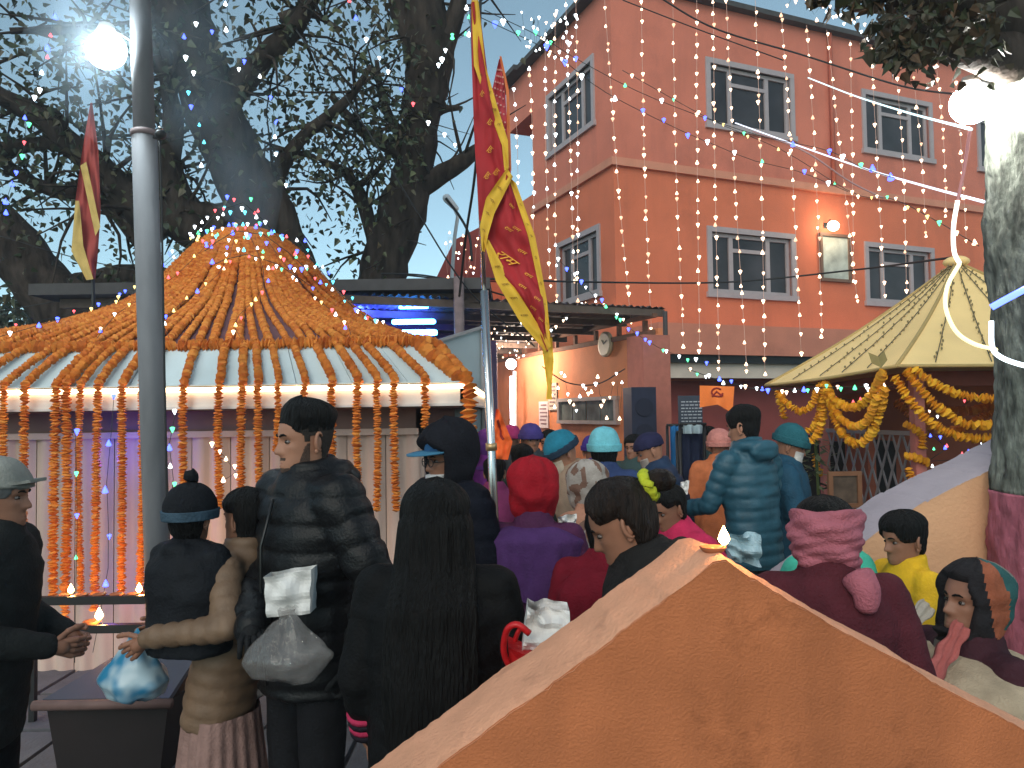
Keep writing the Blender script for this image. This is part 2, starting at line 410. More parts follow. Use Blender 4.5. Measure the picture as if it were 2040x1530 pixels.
for k in range(4):
    A, B_ = sq(HE, 0, k), sq(HE, 0, k + 1); d = (B_ - A).normalized(); nrm = Vector((d.y, -d.x, 0))
    ins = -nrm * .03
    fas.prism([A + V(0, 0, ZE - .002), B_ + V(0, 0, ZE - .002), B_ + V(0, 0, 1.705), A + V(0, 0, 1.705)], ins)
    fas.prism([A + nrm * .012 + V(0, 0, 1.715), B_ + nrm * .012 + V(0, 0, 1.715), B_ + nrm * .012 + V(0, 0, 1.70), A + nrm * .012 + V(0, 0, 1.70)], ins * .3)
pl(fas, 'fascia', M('white_fascia_paint', (0.62, 0.58, 0.55), 0.6, 0.1, 5, dirt=0.3))
strip_m = E('warm_led_strip', (1.0, 0.68, 0.38), 7.5, True)
HW = 1.78
for k in (0, 1):
    A, B_ = sq(HE, 0, k), sq(HE, 0, k + 1); d = (B_ - A).normalized(); nrm = Vector((d.y, -d.x, 0))
    b = MB(); b.prism([A + nrm * .022 + V(0, 0, 1.834), B_ + nrm * .022 + V(0, 0, 1.834), B_ + nrm * .022 + V(0, 0, 1.806), A + nrm * .022 + V(0, 0, 1.806)], -nrm * .018)
    pl(b, 'light_strip', strip_m)
    c = MB(); c.prism([A + nrm * .03 + V(0, 0, 1.85), B_ + nrm * .03 + V(0, 0, 1.85), B_ + nrm * .03 + V(0, 0, 1.842), A + nrm * .03 + V(0, 0, 1.842)], -nrm * .06); pl(c, 'gutter', skirt_metal)
b = MB(); b.box2((PC.x - HE + .04, PC.y - HE + .04, 1.69), (PC.x + HE - .04, PC.y + HE - .04, 1.70)); pl(b, 'soffit', M('brown_soffit_board', (0.16, 0.10, 0.085), 0.8, 0.15, 5))
b = MB()
for k in range(4):
    A, B_ = sq(HW, 0, k), sq(HW, 0, k + 1); d = (B_ - A).normalized(); nrm = Vector((d.y, -d.x, 0))
    b.prism([A + V(0, 0, 1.69), B_ + V(0, 0, 1.69), B_ + V(0, 0, 1.56), A + V(0, 0, 1.56)], -nrm * .05)
pl(b, 'band_under_soffit', M('brown_band', (0.20, 0.12, 0.10), 0.75, 0.12, 5))  # darker brown band between the soffit and the rail beam
b = MB()
for k in range(4):
    A, B_ = sq(HW + .03, 0, k), sq(HW + .03, 0, k + 1); d = (B_ - A).normalized(); nrm = Vector((d.y, -d.x, 0))
    b.prism([A + V(0, 0, 1.56), B_ + V(0, 0, 1.56), B_ + V(0, 0, 1.52), A + V(0, 0, 1.52)], -nrm * .06)
pl(b, 'rail_beam', cream_metal)
for k in (0, 1):
    A, B_ = sq(HW, 0, k), sq(HW, 0, k + 1); d = (B_ - A).normalized(); nrm = Vector((d.y, -d.x, 0)); n = 14
    for i in range(n):
        p0 = A.lerp(B_, i / n); p1 = A.lerp(B_, (i + 1) / n); w = (p1 - p0).length
        b = MB(); prof = []
        for s in range(17):
            u = s / 16; dep = .028 * (0.5 + 0.5 * math.cos(u * 4 * math.pi)) ** 1.5
            prof.append(p0 + d * (w * (.01 + .98 * u)) - nrm * dep)
        for z in (1.52, 0.0): b.v += [(q.x, q.y, z) for q in prof]
        for s in range(16): b.f.append((s + 1, s, 17 + s, 18 + s))
        pl(b, 'wall_panel', cream_metal, True)
b = MB()
for k in (2, 3):
    A, B_ = sq(HW, 0, k), sq(HW, 0, k + 1); d = (B_ - A).normalized(); nrm = Vector((d.y, -d.x, 0)); b.prism([A + V(0, 0, 1.56), B_ + V(0, 0, 1.56), B_, A], -nrm * .04)
pl(b, 'rear_wall', cream_metal)
# garlands on the bell
ring = []
nb = 37
for i in range(nb):
    x = -HR + .02 + (2 * HR - .04) * i / (nb - 1) + rnd.uniform(-.02, .02)
    ring.append((math.atan2(-HR, x), 'front', nb - i))
for i in range(7):
    ring.append((math.atan2(-HR + .22 + .3 * i, HR), 'side', i + 1))
for a, side, k in ring:
    if a > 0.4: continue
    t1 = rnd.uniform(.955, .99)
    da = rnd.uniform(-.03, .03)
    path = [dome_pt(a + da * math.sin(t * 3.0), t * t1, .028) for t in [q / 16 for q in range(17)]]
    if side == 'front': lab = f'orange marigold strand down the bell roof, {ORD[k - 1]} from its front right corner'
    else: lab = f'orange marigold strand on the side slope of the bell roof, {ORD[k - 1]} behind its front corner'
    garland(lab, path, .0275 * rnd.uniform(.85, 1.12), mar, 'marigold strands on the bell roof', .0145)
for j, (zz, off, lab) in enumerate(((ZR + .012, .03, 'thick marigold rope along the front foot of the bell roof'),)):
    garland(lab, [sq(HR + off, zz, 0), (sq(HR + off, zz, 0) + sq(HR + off, zz, 1)) / 2 + V(0, 0, -.012), sq(HR + off, zz, 1)], .045, mar, 'marigold ropes round the bell roof')
    garland('thick marigold rope along the side foot of the bell roof', [sq(HR + off, zz, 1), (sq(HR + off, zz, 1) + sq(HR + off, zz, 2)) / 2 + V(0, 0, -.012), sq(HR + off, zz, 2)], .045, mar, 'marigold ropes round the bell roof')
# strands over the skirt, hanging from the eave: (pixel x at eave, pixel y of lower end, radius)
HANG = [(-150, 1200, .036), (-60, 1210, .036), (8, 1200, .034), (50, 1195, .036), (112, 1180, .04), (132, 1230, .04), (160, 1190, .03), (195, 1210, .036), (243, 1195, .036), (283, 1195, .034), (365, 965, .036), (436, 1010, .036), (482, 1030, .036), (513, 1020, .034), (553, 900, .03), (606, 950, .032), (660, 1040, .036), (712, 1000, .036), (750, 1015, .034), (784, 1015, .036), (845, 850, .036)]
hn = len(HANG)
for i, (px, yb, r) in enumerate(HANG):
    xe = (px - 1020) / F * (PC.y - HE - .05) ; ye = PC.y - HE - .055
    xr = PC.x + (xe - PC.x) * HR / HE
    zb = P(px, yb, ye / math.cos(0)).z
    pts = [V(xr, PC.y - HR - .03, ZR + .01), V(lerp(xr, xe, .5), PC.y - (HR + HE) / 2 - .04, (ZR + ZE) / 2 + .03), V(xe, PC.y - HE - .03, ZE + .035), V(xe, ye, ZE - .04), V(xe + rnd.uniform(-.01, .01), ye, (ZE + zb) / 2), V(xe + rnd.uniform(-.015, .015), ye, zb)]
    k = hn - i
    garland(f'marigold strand hanging from the pavilion eave, {ORD[k]} from its right corner', pts, r * .78, mar, 'marigold strands hanging from the pavilion eave')
garland('doubled marigold strand along the corner hip of the pavilion skirt', [sq(HR + .02, ZR + .02, 1) + V(-.06, 0, 0), sq((HR + HE) / 2, (ZR + ZE) / 2 + .035, 1) + V(-.05, 0, 0), sq(HE, ZE + .03, 1) + V(-.03, 0, 0)], .05, mar, 'marigold strands on the corner hip')
garland('marigold strand on the far side of the pavilion corner hip', [sq(HR + .02, ZR + .02, 1) + V(.04, .09, 0), sq((HR + HE) / 2, (ZR + ZE) / 2 + .035, 1) + V(.03, .1, 0), sq(HE, ZE + .03, 1) + V(.0, .06, 0)], .045, mar, 'marigold strands on the corner hip')
garland('thick marigold strand hanging from the corner of the pavilion eave', [sq(HE, ZE + .03, 1), sq(HE + .025, ZE - .03, 1), sq(HE + .025, 1.66, 1), sq(HE + .025, 1.50, 1)], .055, mar, 'marigold strands hanging from the pavilion eave')
# ================================================================== THREE STOREY HOUSE
CB = P(1222, 322, 13.0); UA = math.atan2(.384, .923)
house = thing('house', 'salmon painted three storey house hung with curtains of fairy lights', 'house', (CB.x, CB.y, 0), UA)
uR = Vector((math.cos(UA), math.sin(UA), 0)); uL = Vector((-math.sin(UA), math.cos(UA), 0)); C0 = Vector((CB.x, CB.y, 0))
def fr(px, py, off=0.0):  # facade to the right: (along, height)
    h = hitplane(px, py, C0 - uL * off, uL) - C0; return h.dot(uR), h.z
def fl(px, py, off=0.0):
    h = hitplane(px, py, C0 - uR * off, uR) - C0; return h.dot(uL), h.z
ZL = CB.z
ztop = fr(1430, 8)[1]; ztop2 = fr(1890, 132)[1]
ZT = (ztop + ztop2) / 2
XW = 11.5
YW = fl(1062, 320)[0]
def hole_wall(b, x0, x1, z0, z1, holes, mp, depth=.14):
    xs = sorted(set([x0, x1] + [h[0] for h in holes] + [h[1] for h in holes])); zs = sorted(set([z0, z1] + [h[2] for h in holes] + [h[3] for h in holes]))
    xs = [x for x in xs if x0 <= x <= x1]; zs = [z for z in zs if z0 <= z <= z1]
    for i in range(len(xs) - 1):
        for j in range(len(zs) - 1):
            cx, cz = (xs[i] + xs[i + 1]) / 2, (zs[j] + zs[j + 1]) / 2
            if any(h[0] < cx < h[1] and h[2] < cz < h[3] for h in holes): continue
            b.add([mp(xs[i], 0, zs[j]), mp(xs[i + 1], 0, zs[j]), mp(xs[i + 1], 0, zs[j + 1]), mp(xs[i], 0, zs[j + 1])], [(0, 1, 2, 3)])
    for h in holes:
        c = [(h[0], h[2]), (h[1], h[2]), (h[1], h[3]), (h[0], h[3])]
        if h[3] <= z0 or h[2] >= z1: continue
        for k in range(4):
            a, q = c[k], c[(k + 1) % 4]
            b.add([mp(a[0], 0, a[1]), mp(q[0], 0, q[1]), mp(q[0], depth, q[1]), mp(a[0], depth, a[1])], [(0, 1, 2, 3)])
def window(parent, mp, x0, x1, z0, z1, depth=.14):
    fw = .07; W = x1 - x0; H = z1 - z0; rt = None
    wroot = MB()
    def bx(b, xa, xb, za, zb, da, db):
        c = [mp(x, d, z) for x in (xa, xb) for d in (da, db) for z in (za, zb)]
        b.add(c, [(0, 1, 3, 2), (4, 6, 7, 5), (0, 4, 5, 1), (2, 3, 7, 6), (0, 2, 6, 4), (1, 5, 7, 3)])
    # surround proud of the wall
    s = MB()
    sw = .10
    bx(s, x0 - sw, x1 + sw, z1, z1 + sw, -.035, .06); bx(s, x0 - sw - .03, x1 + sw + .03, z0 - sw, z0, -.06, .06)
    bx(s, x0 - sw, x0, z0 + .002, z1 - .002, -.035, .06); bx(s, x1, x1 + sw, z0 + .002, z1 - .002, -.035, .06)
    win = s.build('window', frame_m, parent)
    f = MB()
    a, b_ = x0 + W * .235, x0 + W * .70
    for (xa, xb) in ((x0, x0 + fw), (a, a + fw * 1.3), (b_, b_ + fw * 1.3), (x1 - fw, x1)): bx(f, xa, xb, z0, z1, .05, .11)
    for (xa, xb) in ((x0 + fw, a), (a + fw * 1.3, b_), (b_ + fw * 1.3, x1 - fw)):
        bx(f, xa, xb, z0, z0 + fw, .05, .11); bx(f, xa, xb, z1 - fw, z1, .05, .11)
    zt = z1 - H * .27
    bx(f, a + fw * 1.3, b_, zt - fw * .5, zt + fw * .5, .05, .11)
    f.build('frame', frame_m, win)
    for (xa, xb, za, zb) in ((x0 + fw, a, z0 + fw, z1 - fw), (b_ + fw * 1.3, x1 - fw, z0 + fw, z1 - fw), (a + fw * 1.3, b_, z0 + fw, zt - fw * .5), (a + fw * 1.3, b_, zt + fw * .5, z1 - fw)):
        p = MB(); bx(p, xa, xb, za, zb, .085, .095); p.build('pane', glass_m, win)
mpR = lambda x, d, z: (x, d, z)
mpL = lambda y, d, z: (d, y, z)
RW = []
for q in ((1413, 125, 1575, 272), (1722, 190, 1852, 312), (1416, 461, 1578, 594), (1728, 490, 1856, 600)):
    xa = fr(q[0], q[1])[0]; xb = fr(q[2], q[3])[0]; mid = (q[0] + q[2]) / 2
    za = fr(mid, q[3] - (2 if q[1] > 300 else 9))[1]; zb = fr(mid, q[1] + (8 if q[1] > 300 else 14))[1]; RW.append((xa, xb, za, zb))
# align storeys
for i, j in ((0, 1), (2, 3)):
    z0 = (RW[i][2] + RW[j][2]) / 2; z1 = (RW[i][3] + RW[j][3]) / 2
    RW[i] = (*RW[i][:2], z0, z1); RW[j] = (*RW[j][:2], z0, z1)
RW += [(RW[1][1] + 1.6, RW[1][1] + 3.4, RW[1][2], RW[1][3])]
LW = []
for q, zz in (((1096, 1182), RW[0]), ((1112, 1188), RW[2])):
    ya = fl(q[1], 300)[0]; yb = fl(q[0], 300)[0]; LW.append((ya, yb, zz[2], zz[3]))
for nm, z0, z1, mt in (('upper_wall', ZL, ZT, salmon), ('lower_wall', 0, ZL, salmon_low)):
    b = MB(); hole_wall(b, 0, XW, z0, z1, RW, mpR); hole_wall(b, 0, YW, z0, z1, LW, mpL)
    b.add([(XW, 0, z0), (XW, YW, z0), (XW, YW, z1), (XW, 0, z1)], [(0, 1, 2, 3)]); b.add([(0, YW, z0), (XW, YW, z0), (XW, YW, z1), (0, YW, z1)], [(0, 1, 2, 3)])
    b.build(nm, mt, house)
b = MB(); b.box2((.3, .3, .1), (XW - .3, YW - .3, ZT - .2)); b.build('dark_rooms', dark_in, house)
for w in RW: window(house, mpR, *w)
for w in LW: window(house, mpL, *w)
b = MB(); b.box2((-.07, -.07, ZL - .07), (XW, 0, ZL + .07)); b.box2((-.07, .002, ZL - .07), (0, YW, ZL + .07)); b.build('ledge', ledge_m, house)
b = MB(); b.box2((-.22, -.16, ZT), (XW + .3, YW + .3, ZT + .10)); b.build('roof', roof_rim, house)
# overhanging upper box towards the rear
yo = fl(1014, 200)[0]; zo = fl(1040, 243)[1]
b = MB(); b.box2((-.012, YW, zo), (3.0, yo, ZT - .002)); b.build('upper_bay', salmon, house)
b = MB(); b.box2((-.3, YW + .3, ZT + .003), (3.1, yo + .3, ZT + .11)); b.build('bay_roof', roof_rim, house)
zo2 = fl(1040, 402)[1]
b = MB(); b.box2((-.01, YW, 0), (3.0, yo + .6, zo2)); b.build('rear_wing', salmon_low, house)
b = MB(); b.tube([(fr(1652, 200)[0], -.06, ZL + .1), (fr(1652, 200)[0], -.06, ZT - .01)], .045, 8); b.build('drainpipe', M('red_drainpipe', (0.40, .10, .06), .6, .1), house, True)
# porch slab, dark gap and pale beam above the ground floor
x0, zA = fr(1312, 640, 1.0); x1, zB = fr(1600, 700, 1.0)
zp0 = fr(1400, 706, 1.0)[1]; zp1 = fr(1400, 645, 1.0)[1]
b = MB(); b.box2((x0, -1.0, zp0), (XW - 1, -.002, zp1)); b.build('porch_slab', M('dusty_porch_paint', (0.55, .20, .13), .85, .12, 2, dirt=.3), house)
b = MB(); b.box2((x0 + .1, -.9, zp0 - .13), (XW - 1.2, -.1, zp0 - .003)); b.build('porch_gap_shade', iron_black, house)  # black box stands in for the shade in the gap under the slab
b = MB(); b.box2((x0 + .15, -.8, zp0 - .38), (XW - 1.2, -.65, zp0 - .132)); b.build('porch_lintel', M('pale_lintel', (.60, .50, .42), .8, .1, 3), house)
b = MB(); b.box2((x0 + .5, -.05, 0), (XW - 1.2, -.003, zp0 - .4)); b.build('porch_back_wall', M('maroon_porch_paint', (.30, .06, .05), .8, .15, 2), house)
# framed picture and lamp on the facade
xa, za = fr(1632, 560); xb, zb = fr(1690, 470)
pic = thing('framed_picture', 'framed portrait print hanging on the salmon facade under a bright lamp', 'picture', C0 + uR * ((xa + xb) / 2) + V(0, 0, za), UA)
w_, h_ = (xb - xa), zb - za
b = MB()
for s in (-1, 1): b.box((s * (w_ / 2 - .03), -.04, h_ / 2), (.06, .05, h_))
b.box((0, -.04, .03), (w_ - .122, .05, .06)); b.box((0, -.04, h_ - .03), (w_ - .122, .05, .06)); b.build('frame', M('brown_picture_frame', (.16, .09, .06), .6, .1), pic)
b = MB(); b.box((0, -.025, h_ / 2), (w_ - .12, .02, h_ - .12)); b.build('print', M('grey_print', (.42, .45, .40), .4, .45, 3.2), pic)
xl, zl_ = fr(1660, 450, .2)
wl_ = thing('wall_lamp', 'glowing lamp on the salmon facade just above the framed picture', 'lamp', C0 + uR * xl + V(0, 0, zl_), UA)
b = MB(); b.ell((0, -.2, 0), (.13, .09, .10), 16, 10); b.build('bulb', E('warm_white_bulb', (1.0, .80, .58), 14, True), wl_, True)
b = MB(); b.tube([(0, -.01, .05), (0, -.12, .14), (0, -.2, .10)], .015, 8); b.box((0, -.012, .05), (.1, .02, .1)); b.build('bracket', iron_black, wl_)
lp = bpy.data.lights.new('facade_lamp_light', 'POINT'); lp.energy = 22; lp.color = (1, .72, .45); lp.shadow_soft_size = .1
link('facade_lamp_light', lp).location = C0 + uR * xl - uL * .35 + V(0, 0, zl_)
# ================================================================== SHED
S0 = P(1305, 612, 9.0); ZS = S0.z; S0 = Vector((S0.x, S0.y, 0))
shed = thing('shed', 'open fronted shed with corrugated iron roof and orange side wall beside the house', 'shed', S0, UA)
def sw_(px, py, off=0.0):
    h = hitplane(px, py, S0 - uR * off, uR) - S0; return h.dot(uL), h.z
yF, zF = sw_(985, 716)
yF = min(yF, 8.5)
zF = ZS - .15
b = MB(); nx = 150
for j, (y, z) in enumerate(((0, ZS), (yF / 2, (ZS + zF) / 2), (yF, zF))):
    for i in range(nx + 1):
        x = -4.6 + 4.75 * i / nx; b.v.append((x, y, z + .018 * math.sin(i / nx * 4.75 / .085 * 6.283)))
for j in range(2):
    for i in range(nx): b.f.append((j * (nx + 1) + i, j * (nx + 1) + i + 1, (j + 1) * (nx + 1) + i + 1, (j + 1) * (nx + 1) + i))
b.build('corrugated_roof', rusty, shed, True)
for k in range(7):
    y = .05 + (yF - .1) * k / 6; b = MB(); b.box((-2.2, y, lerp(ZS, zF, y / yF) - .06), (4.7, .06, .08)); b.build('purlin', M('old_roof_timber', (.10, .07, .055), .85, .2), shed)
wall_m = M('orange_shed_paint', (.74, .25, .10), .8, .1, 3, dirt=.25)
b = MB(); b.box2((0, .0, 0), (.12, yF, ZS - .32)); b.build('side_wall', wall_m, shed)
b = MB(); b.box2((.04, .0, ZS - .32), (.10, yF, zF - .1)); b.build('wall_top', wall_m, shed)
b = MB()
b.box2((-.04, 0, ZS - .33), (.0, yF, ZS - .27)); b.box2((-.03, 0, ZS - .12), (.03, yF, ZS - .07)); b.build('wall_rail', M('brown_timber', (.16, .07, .04), .8, .2), shed)
for k in range(7):
    b = MB(); b.box((.015, .25 + k * .62, ZS - .2), (.05, .05, .14)); b.build('stud', MATS['brown_timber'], shed)
b = MB(); b.box2((-.22, -.06, 0), (.16, .30, ZS - .34)); b.build('pillar', M('pink_pillar_paint', (.42, .14, .10), .8, .1), shed)
b = MB(); b.tube([(.12, -.03, ZS - .05), (.12, -.03, 1.9)], .03, 8); b.build('post', roof_rim, shed)
b = MB(); b.box2((-4.6, yF, 0), (.12, yF + .1, zF)); b.build('rear_wall', M('pale_rear_wall', (.40, .36, .42), .8, .1), shed)
# things on the shed wall
y_, z_ = sw_(1210, 686)
ck = thing('wall_clock', 'round white clock face high on the orange shed wall', 'clock', S0 + uL * y_ + V(0, 0, z_), UA)
b = MB(); b.tube([(-.005, 0, 0), (-.05, 0, 0)], .17, 24); b.build('rim', M('cream_plastic', (.55, .45, .30), .5, .05), ck, True)
b = MB(); b.tube([(-.051, 0, 0), (-.056, 0, 0)], .145, 24); b.build('dial', M('clock_dial', (.62, .58, .45), .5, .05), ck)
b = MB(); b.bar((-.06, 0, 0), (-.06, .05, .06), .008, .012); b.bar((-.06, 0, 0), (-.06, -.08, .05), .006, .008); b.build('hands', iron_black, ck)
y0, z0 = sw_(1232, 842); y1, z1 = sw_(1118, 800)
win = thing('serving_window', 'long glazed serving window in the orange shed wall above the crowd', 'window', S0 + uL * y0 + V(0, 0, z0), UA)
w_ = y1 - y0; h_ = abs(z1 - z0) + .02
b = MB()
b.box((-.03, w_ / 2, 0), (.06, w_ + .1, .05)); b.box((-.03, w_ / 2, h_), (.06, w_ + .1, .05))
for t in (0, 1): b.box((-.03, w_ * t, h_ / 2), (.06, .05, h_ - .05))
b.build('frame', M('pale_window_wood', (.40, .33, .30), .6, .1), win)
for k in range(4):
    b = MB(); b.box((-.02, w_ * (k + .5) / 4, h_ / 2), (.012, w_ / 4 - .03, h_ - .052)); b.build('pane', M('green_grey_glass', (.12, .14, .13), .15, .6, 4), win)
for k, (px, py, w2, h2, lab) in enumerate(((1103, 790, .30, .42, 'small framed notice on the orange shed wall beside the door'), (1085, 826, .34, .42, 'sheet of printed paper stuck on the orange shed wall below the framed notice'))):
    y_, z_ = sw_(px, py)
    n = thing('notice', lab, 'notice', S0 + uL * y_ + V(0, 0, z_), UA)
    b = MB(); b.box((-.012, 0, 0), (.02, w2, h2)); b.build('sheet', M('paper_%d' % k, ((.5, .42, .33), (.62, .52, .5))[k], .8, .08, 6), n)
    b = MB()
    for r_ in range(6): b.box((-.024, rnd.uniform(-.02, .02), h2 * (.36 - r_ * .14)), (.003, w2 * rnd.uniform(.6, .82), .022))
    b.build('print_lines', M('faded_ink', (.22, .12, .12), .8, 0), n, kind='stuff')
y_, z_ = sw_(1036, 800)
tl = thing('tube_light', 'upright fluorescent tube glowing by the doorway at the end of the shed', 'lamp', S0 + uL * (y_ - .3) + V(-.25, 0, z_), UA)
b = MB(); b.tube([(0, 0, -.5), (0, 0, .42)], .035, 10); b.build('tube', E('cool_tube', (.95, .90, 1.0), 22, True), tl, True)
b = MB(); b.box((.05, 0, -.04), (.04, .06, 1.1)); b.build('batten', M('white_batten', (.6, .6, .6), .5, 0), tl)
b = MB(); b.ell((-.05, -.1, .62), (.09, .09, .09), 12, 8); b.build('globe', E('cool_globe', (.9, .88, 1.0), 14, True), tl, True)
gl_ = bpy.data.lights.new('shed_globe_light', 'POINT'); gl_.energy = 90; gl_.color = (1, .80, .62); gl_.shadow_soft_size = .09
link('shed_globe_light', gl_).location = Vector(tl.location) + (-uR * .30 - uL * .8) + V(0, 0, .62)
dr = thing('door', 'pale blue door at the dark end of the shed', 'door', S0 + uL * (yF - .06) + V(0, 0, 0) - uR * .9, UA)
b = MB(); b.box((0, 0, 1.0), (.85, .05, 2.0)); b.build('leaf', M('pale_blue_door', (.40, .44, .60), .5, .08), dr)
b = MB(); b.box((-.46, 0, 1.02), (.07, .09, 2.1)); b.box((.46, 0, 1.02), (.07, .09, 2.1)); b.box((0, 0, 2.05), (.85, .09, .07)); b.build('frame', M('lilac_frame', (.35, .3, .42), .6, .05), dr)
# loudspeaker
sp = P(1274, 805, 8.3)
spk = thing('loudspeaker', 'tall dark blue loudspeaker standing against the pillar of the shed', 'speaker', (sp.x, sp.y, 0), UA * .4)
zc = P(1274, 772, 8.3).z
b = MB(); b.box((0, 0, zc - .55), (.28, .3, 1.1)); b.build('cabinet', M('navy_cabinet', (.012, .016, .04), .6, .15), spk)
b = MB()
for z in (zc - .22, zc - .5, zc - .8): b.tube([(0, -.151, z), (0, -.165, z)], .1, 20)
b.build('driver', M('black_cone', (.011, .014, .032), .8, 0), spk, kind='stuff')
b = MB()
for sx in (-.1, .1):
    b.tube([(sx, 0, 0), (sx, 0, zc - 1.1)], .02, 8)
b.build('stand', iron_black, spk)
# ================================================================== BLUE LIT SHELTER
bs0 = P(660, 570, 7.9); bs1 = P(968, 566, 8.2); ZB = bs1.z
sh = thing('shelter', 'flat roofed shelter glowing blue inside behind the marigold pavilion', 'shelter', (bs0.x, bs0.y, 0))
W_ = bs1.x - bs0.x
sm = M('shelter_paint', (.20, .17, .25), .8, .15, 3)
def slb(b, nm, mt, **k): return b.build(nm, mt, sh, **k)
b = MB(); b.box2((-3.2, 0, ZB - .10), (W_ + .05, 3.4, ZB + .02)); slb(b, 'roof', roof_rim)
for k in range(5):
    b = MB(); b.box((W_ / 2 - 1.5, .25 + .65 * k, ZB - .16), (W_ + 3.0, .07, .10)); slb(b, 'joist', MATS['old_roof_timber'])
b = MB(); b.box2((-3.2, 3.3, 0), (W_ + .05, 3.4, ZB - .101)); slb(b, 'rear_wall', sm)
for x in (-1.5, -.35, .32): 
    b = MB(); b.box((x, 2.6, ZB / 2 - .1), (.10, .10, ZB - .2)); slb(b, 'post', M('lilac_post', (.35, .28, .42), .7, .1))
for k in range(5):
    b = MB(); b.box((-.3, 3.27, ZB - .5 - k * .3), (W_ + 2, .03, .22)); slb(b, 'wall_board', sm)
b = MB(); b.tube([(P(915, 600, 7.9).x - bs0.x, -.05, 0), (P(915, 600, 7.9).x - bs0.x, -.05, ZB + .02)], .055, 10); slb(b, 'front_post', M('rusty_post', (.18, .13, .13), .7, .25), smooth=True)
for k, (py, w, hgt, d) in enumerate(((612, 40, .018, 8.5), (641, 58, .030, 8.5), (663, 62, .036, 8.5))):
    q = P(824, py, d)
    t = thing('blue_tube_lamp', ('thin top', 'middle', 'bottom and widest')[k] + ' of the three glowing blue tubes inside the shelter', 'lamp', q, 0, 'blue tubes in the shelter')
    hw = w / F * d / 1.5
    b = MB(); b.capsule((-hw, 0, 0), (hw, 0, 0), hgt, hgt, 10); b.build('tube', E('blue_tube', (.05, .35, 1.0), 30, True), t, True)
    b = MB(); b.box((0, .05, 0), (hw * 2.3, .03, hgt * 1.6)); b.build('batten', iron_black, t)
bl = bpy.data.lights.new('blue_tube_light', 'SPOT'); bl.spot_size = R(150); bl.spot_blend = .6; bl.energy = 330; bl.color = (.04, .07, 1.0); bl.shadow_soft_size = .15
_o = link('blue_tube_light', bl); _o.location = P(824, 645, 8.25); _o.rotation_euler = V(-.75, .6, .25).to_track_quat('-Z', 'Y').to_euler()
bl2 = bpy.data.lights.new('blue_flood_light', 'SPOT'); bl2.energy = 700; bl2.color = (.03, .07, 1.0); bl2.shadow_soft_size = .1; bl2.spot_size = R(75); bl2.spot_blend = .8
o = link('blue_flood_light', bl2); o.location = P(700, 640, 8.4) ; o.rotation_euler = (P(770, 430, 9.8) - o.location).to_track_quat('-Z', 'Y').to_euler()
# grey sheet leaning beside the shelter
q = [P(842, 688, 7.3), P(958, 652, 7.8), P(963, 812, 7.8), P(842, 822, 7.3)]
ms = thing('metal_sheet', 'pale grey metal sheet screen standing beside the pavilion corner', 'screen', (q[0].x, q[0].y, 0))
b = MB(); nn = (q[1] - q[0]).cross(q[3] - q[0]).normalized()
lo = [Vector((v.x, v.y, 0.05)) for v in (q[1], q[0])]
b.prism([q[0] - ms.location, q[1] - ms.location, lo[0] - ms.location, lo[1] - ms.location], nn * .02); b.build('sheet', M('blue_grey_sheet', (.33, .38, .40), .5, .12, 2, dirt=.25), ms)
b = MB()
for a_, c_ in ((q[0], q[1]), (q[1], lo[0]), (q[0], lo[1])): b.bar(a_ - ms.location - nn * .02, c_ - ms.location - nn * .02, .03)
b.build('frame', M('sheet_frame', (.28, .26, .26), .6, .1), ms)
# low red roof behind
hp = [P(866, 560, 17), P(905, 478, 17), P(1010, 425, 18), P(1010, 560, 18)]
rh = thing('red_roof_house', 'small house with red sloping roof dotted with fairy lights behind the flag', 'house', (hp[0].x, hp[0].y, 0))
b = MB(); b.prism([p - rh.location for p in hp], (.6, 3.0, 0)); b.build('roof', M('dull_red_roof', (.30, .075, .065), .75, .15, 2, dirt=.3), rh)
b = MB(); lw = [hp[0], hp[3], V(hp[3].x, hp[3].y, 0), V(hp[0].x, hp[0].y, 0)]
b.prism([p - rh.location + V(.25, .12, -.01) for p in lw], (.4, 2.6, 0)); b.build('wall', salmon_low, rh)
# ================================================================== YELLOW TENT PAVILION ON THE RIGHT
AP = P(1905, 522, 6.2)
V0 = [P(1525, 768, 6.1), P(1787, 729, 4.75), None, None, None, None]
V0[2] = V(4.35, 4.55, P(1980, 723, 4.6).z); V0[3] = V(5.6, 6.0, 1.95); V0[4] = V(5.1, 7.7, 1.92); V0[5] = V(3.1, 7.9, 1.90)
tent = thing('tent_pavilion', 'small shrine pavilion under a pale yellow pointed tent roof hung with marigolds', 'pavilion', (AP.x, AP.y, 0))
TL = Vector(tent.location)
tent_m = M('yellow_canvas', (.95, .655, .28), .75, .06, 3, dirt=.12)
for k in range(6):
    a, c = V0[k], V0[(k + 1) % 6]
    b = MB(); n = 16
    def tp(u, v, a=a, c=c):
        e = a.lerp(c, u); p = e.lerp(AP, v)
        p.z -= .05 * math.sin(math.pi * v) * (1 - .4 * math.sin(math.pi * u)); p.z -= .012 * math.sin(math.pi * u) * (1 - v)
        return p - TL
    b.grid(tp, n, n); b.build('canopy_panel', tent_m, tent, True)
    h = MB(); h.tube([a.lerp(AP, t) - TL + V(0, 0, .004 - .05 * math.sin(math.pi * t)) for t in [i / 12 for i in range(13)]], .012, 6); h.build('hip_seam', M('tan_seam', (.45, .31, .12), .8, .05), tent, True)
    e = MB(); e.tube([tp(i / 10, 0) for i in range(11)], .012, 6); e.build('hem', MATS['tan_seam'], tent, True)
b = MB(); b.ell(AP - TL + V(0, 0, .0), (.10, .10, .05), 12, 8); b.build('finial', tent_m, tent, True)
w = MB(); q = P(1752, 714, 4.72) - TL
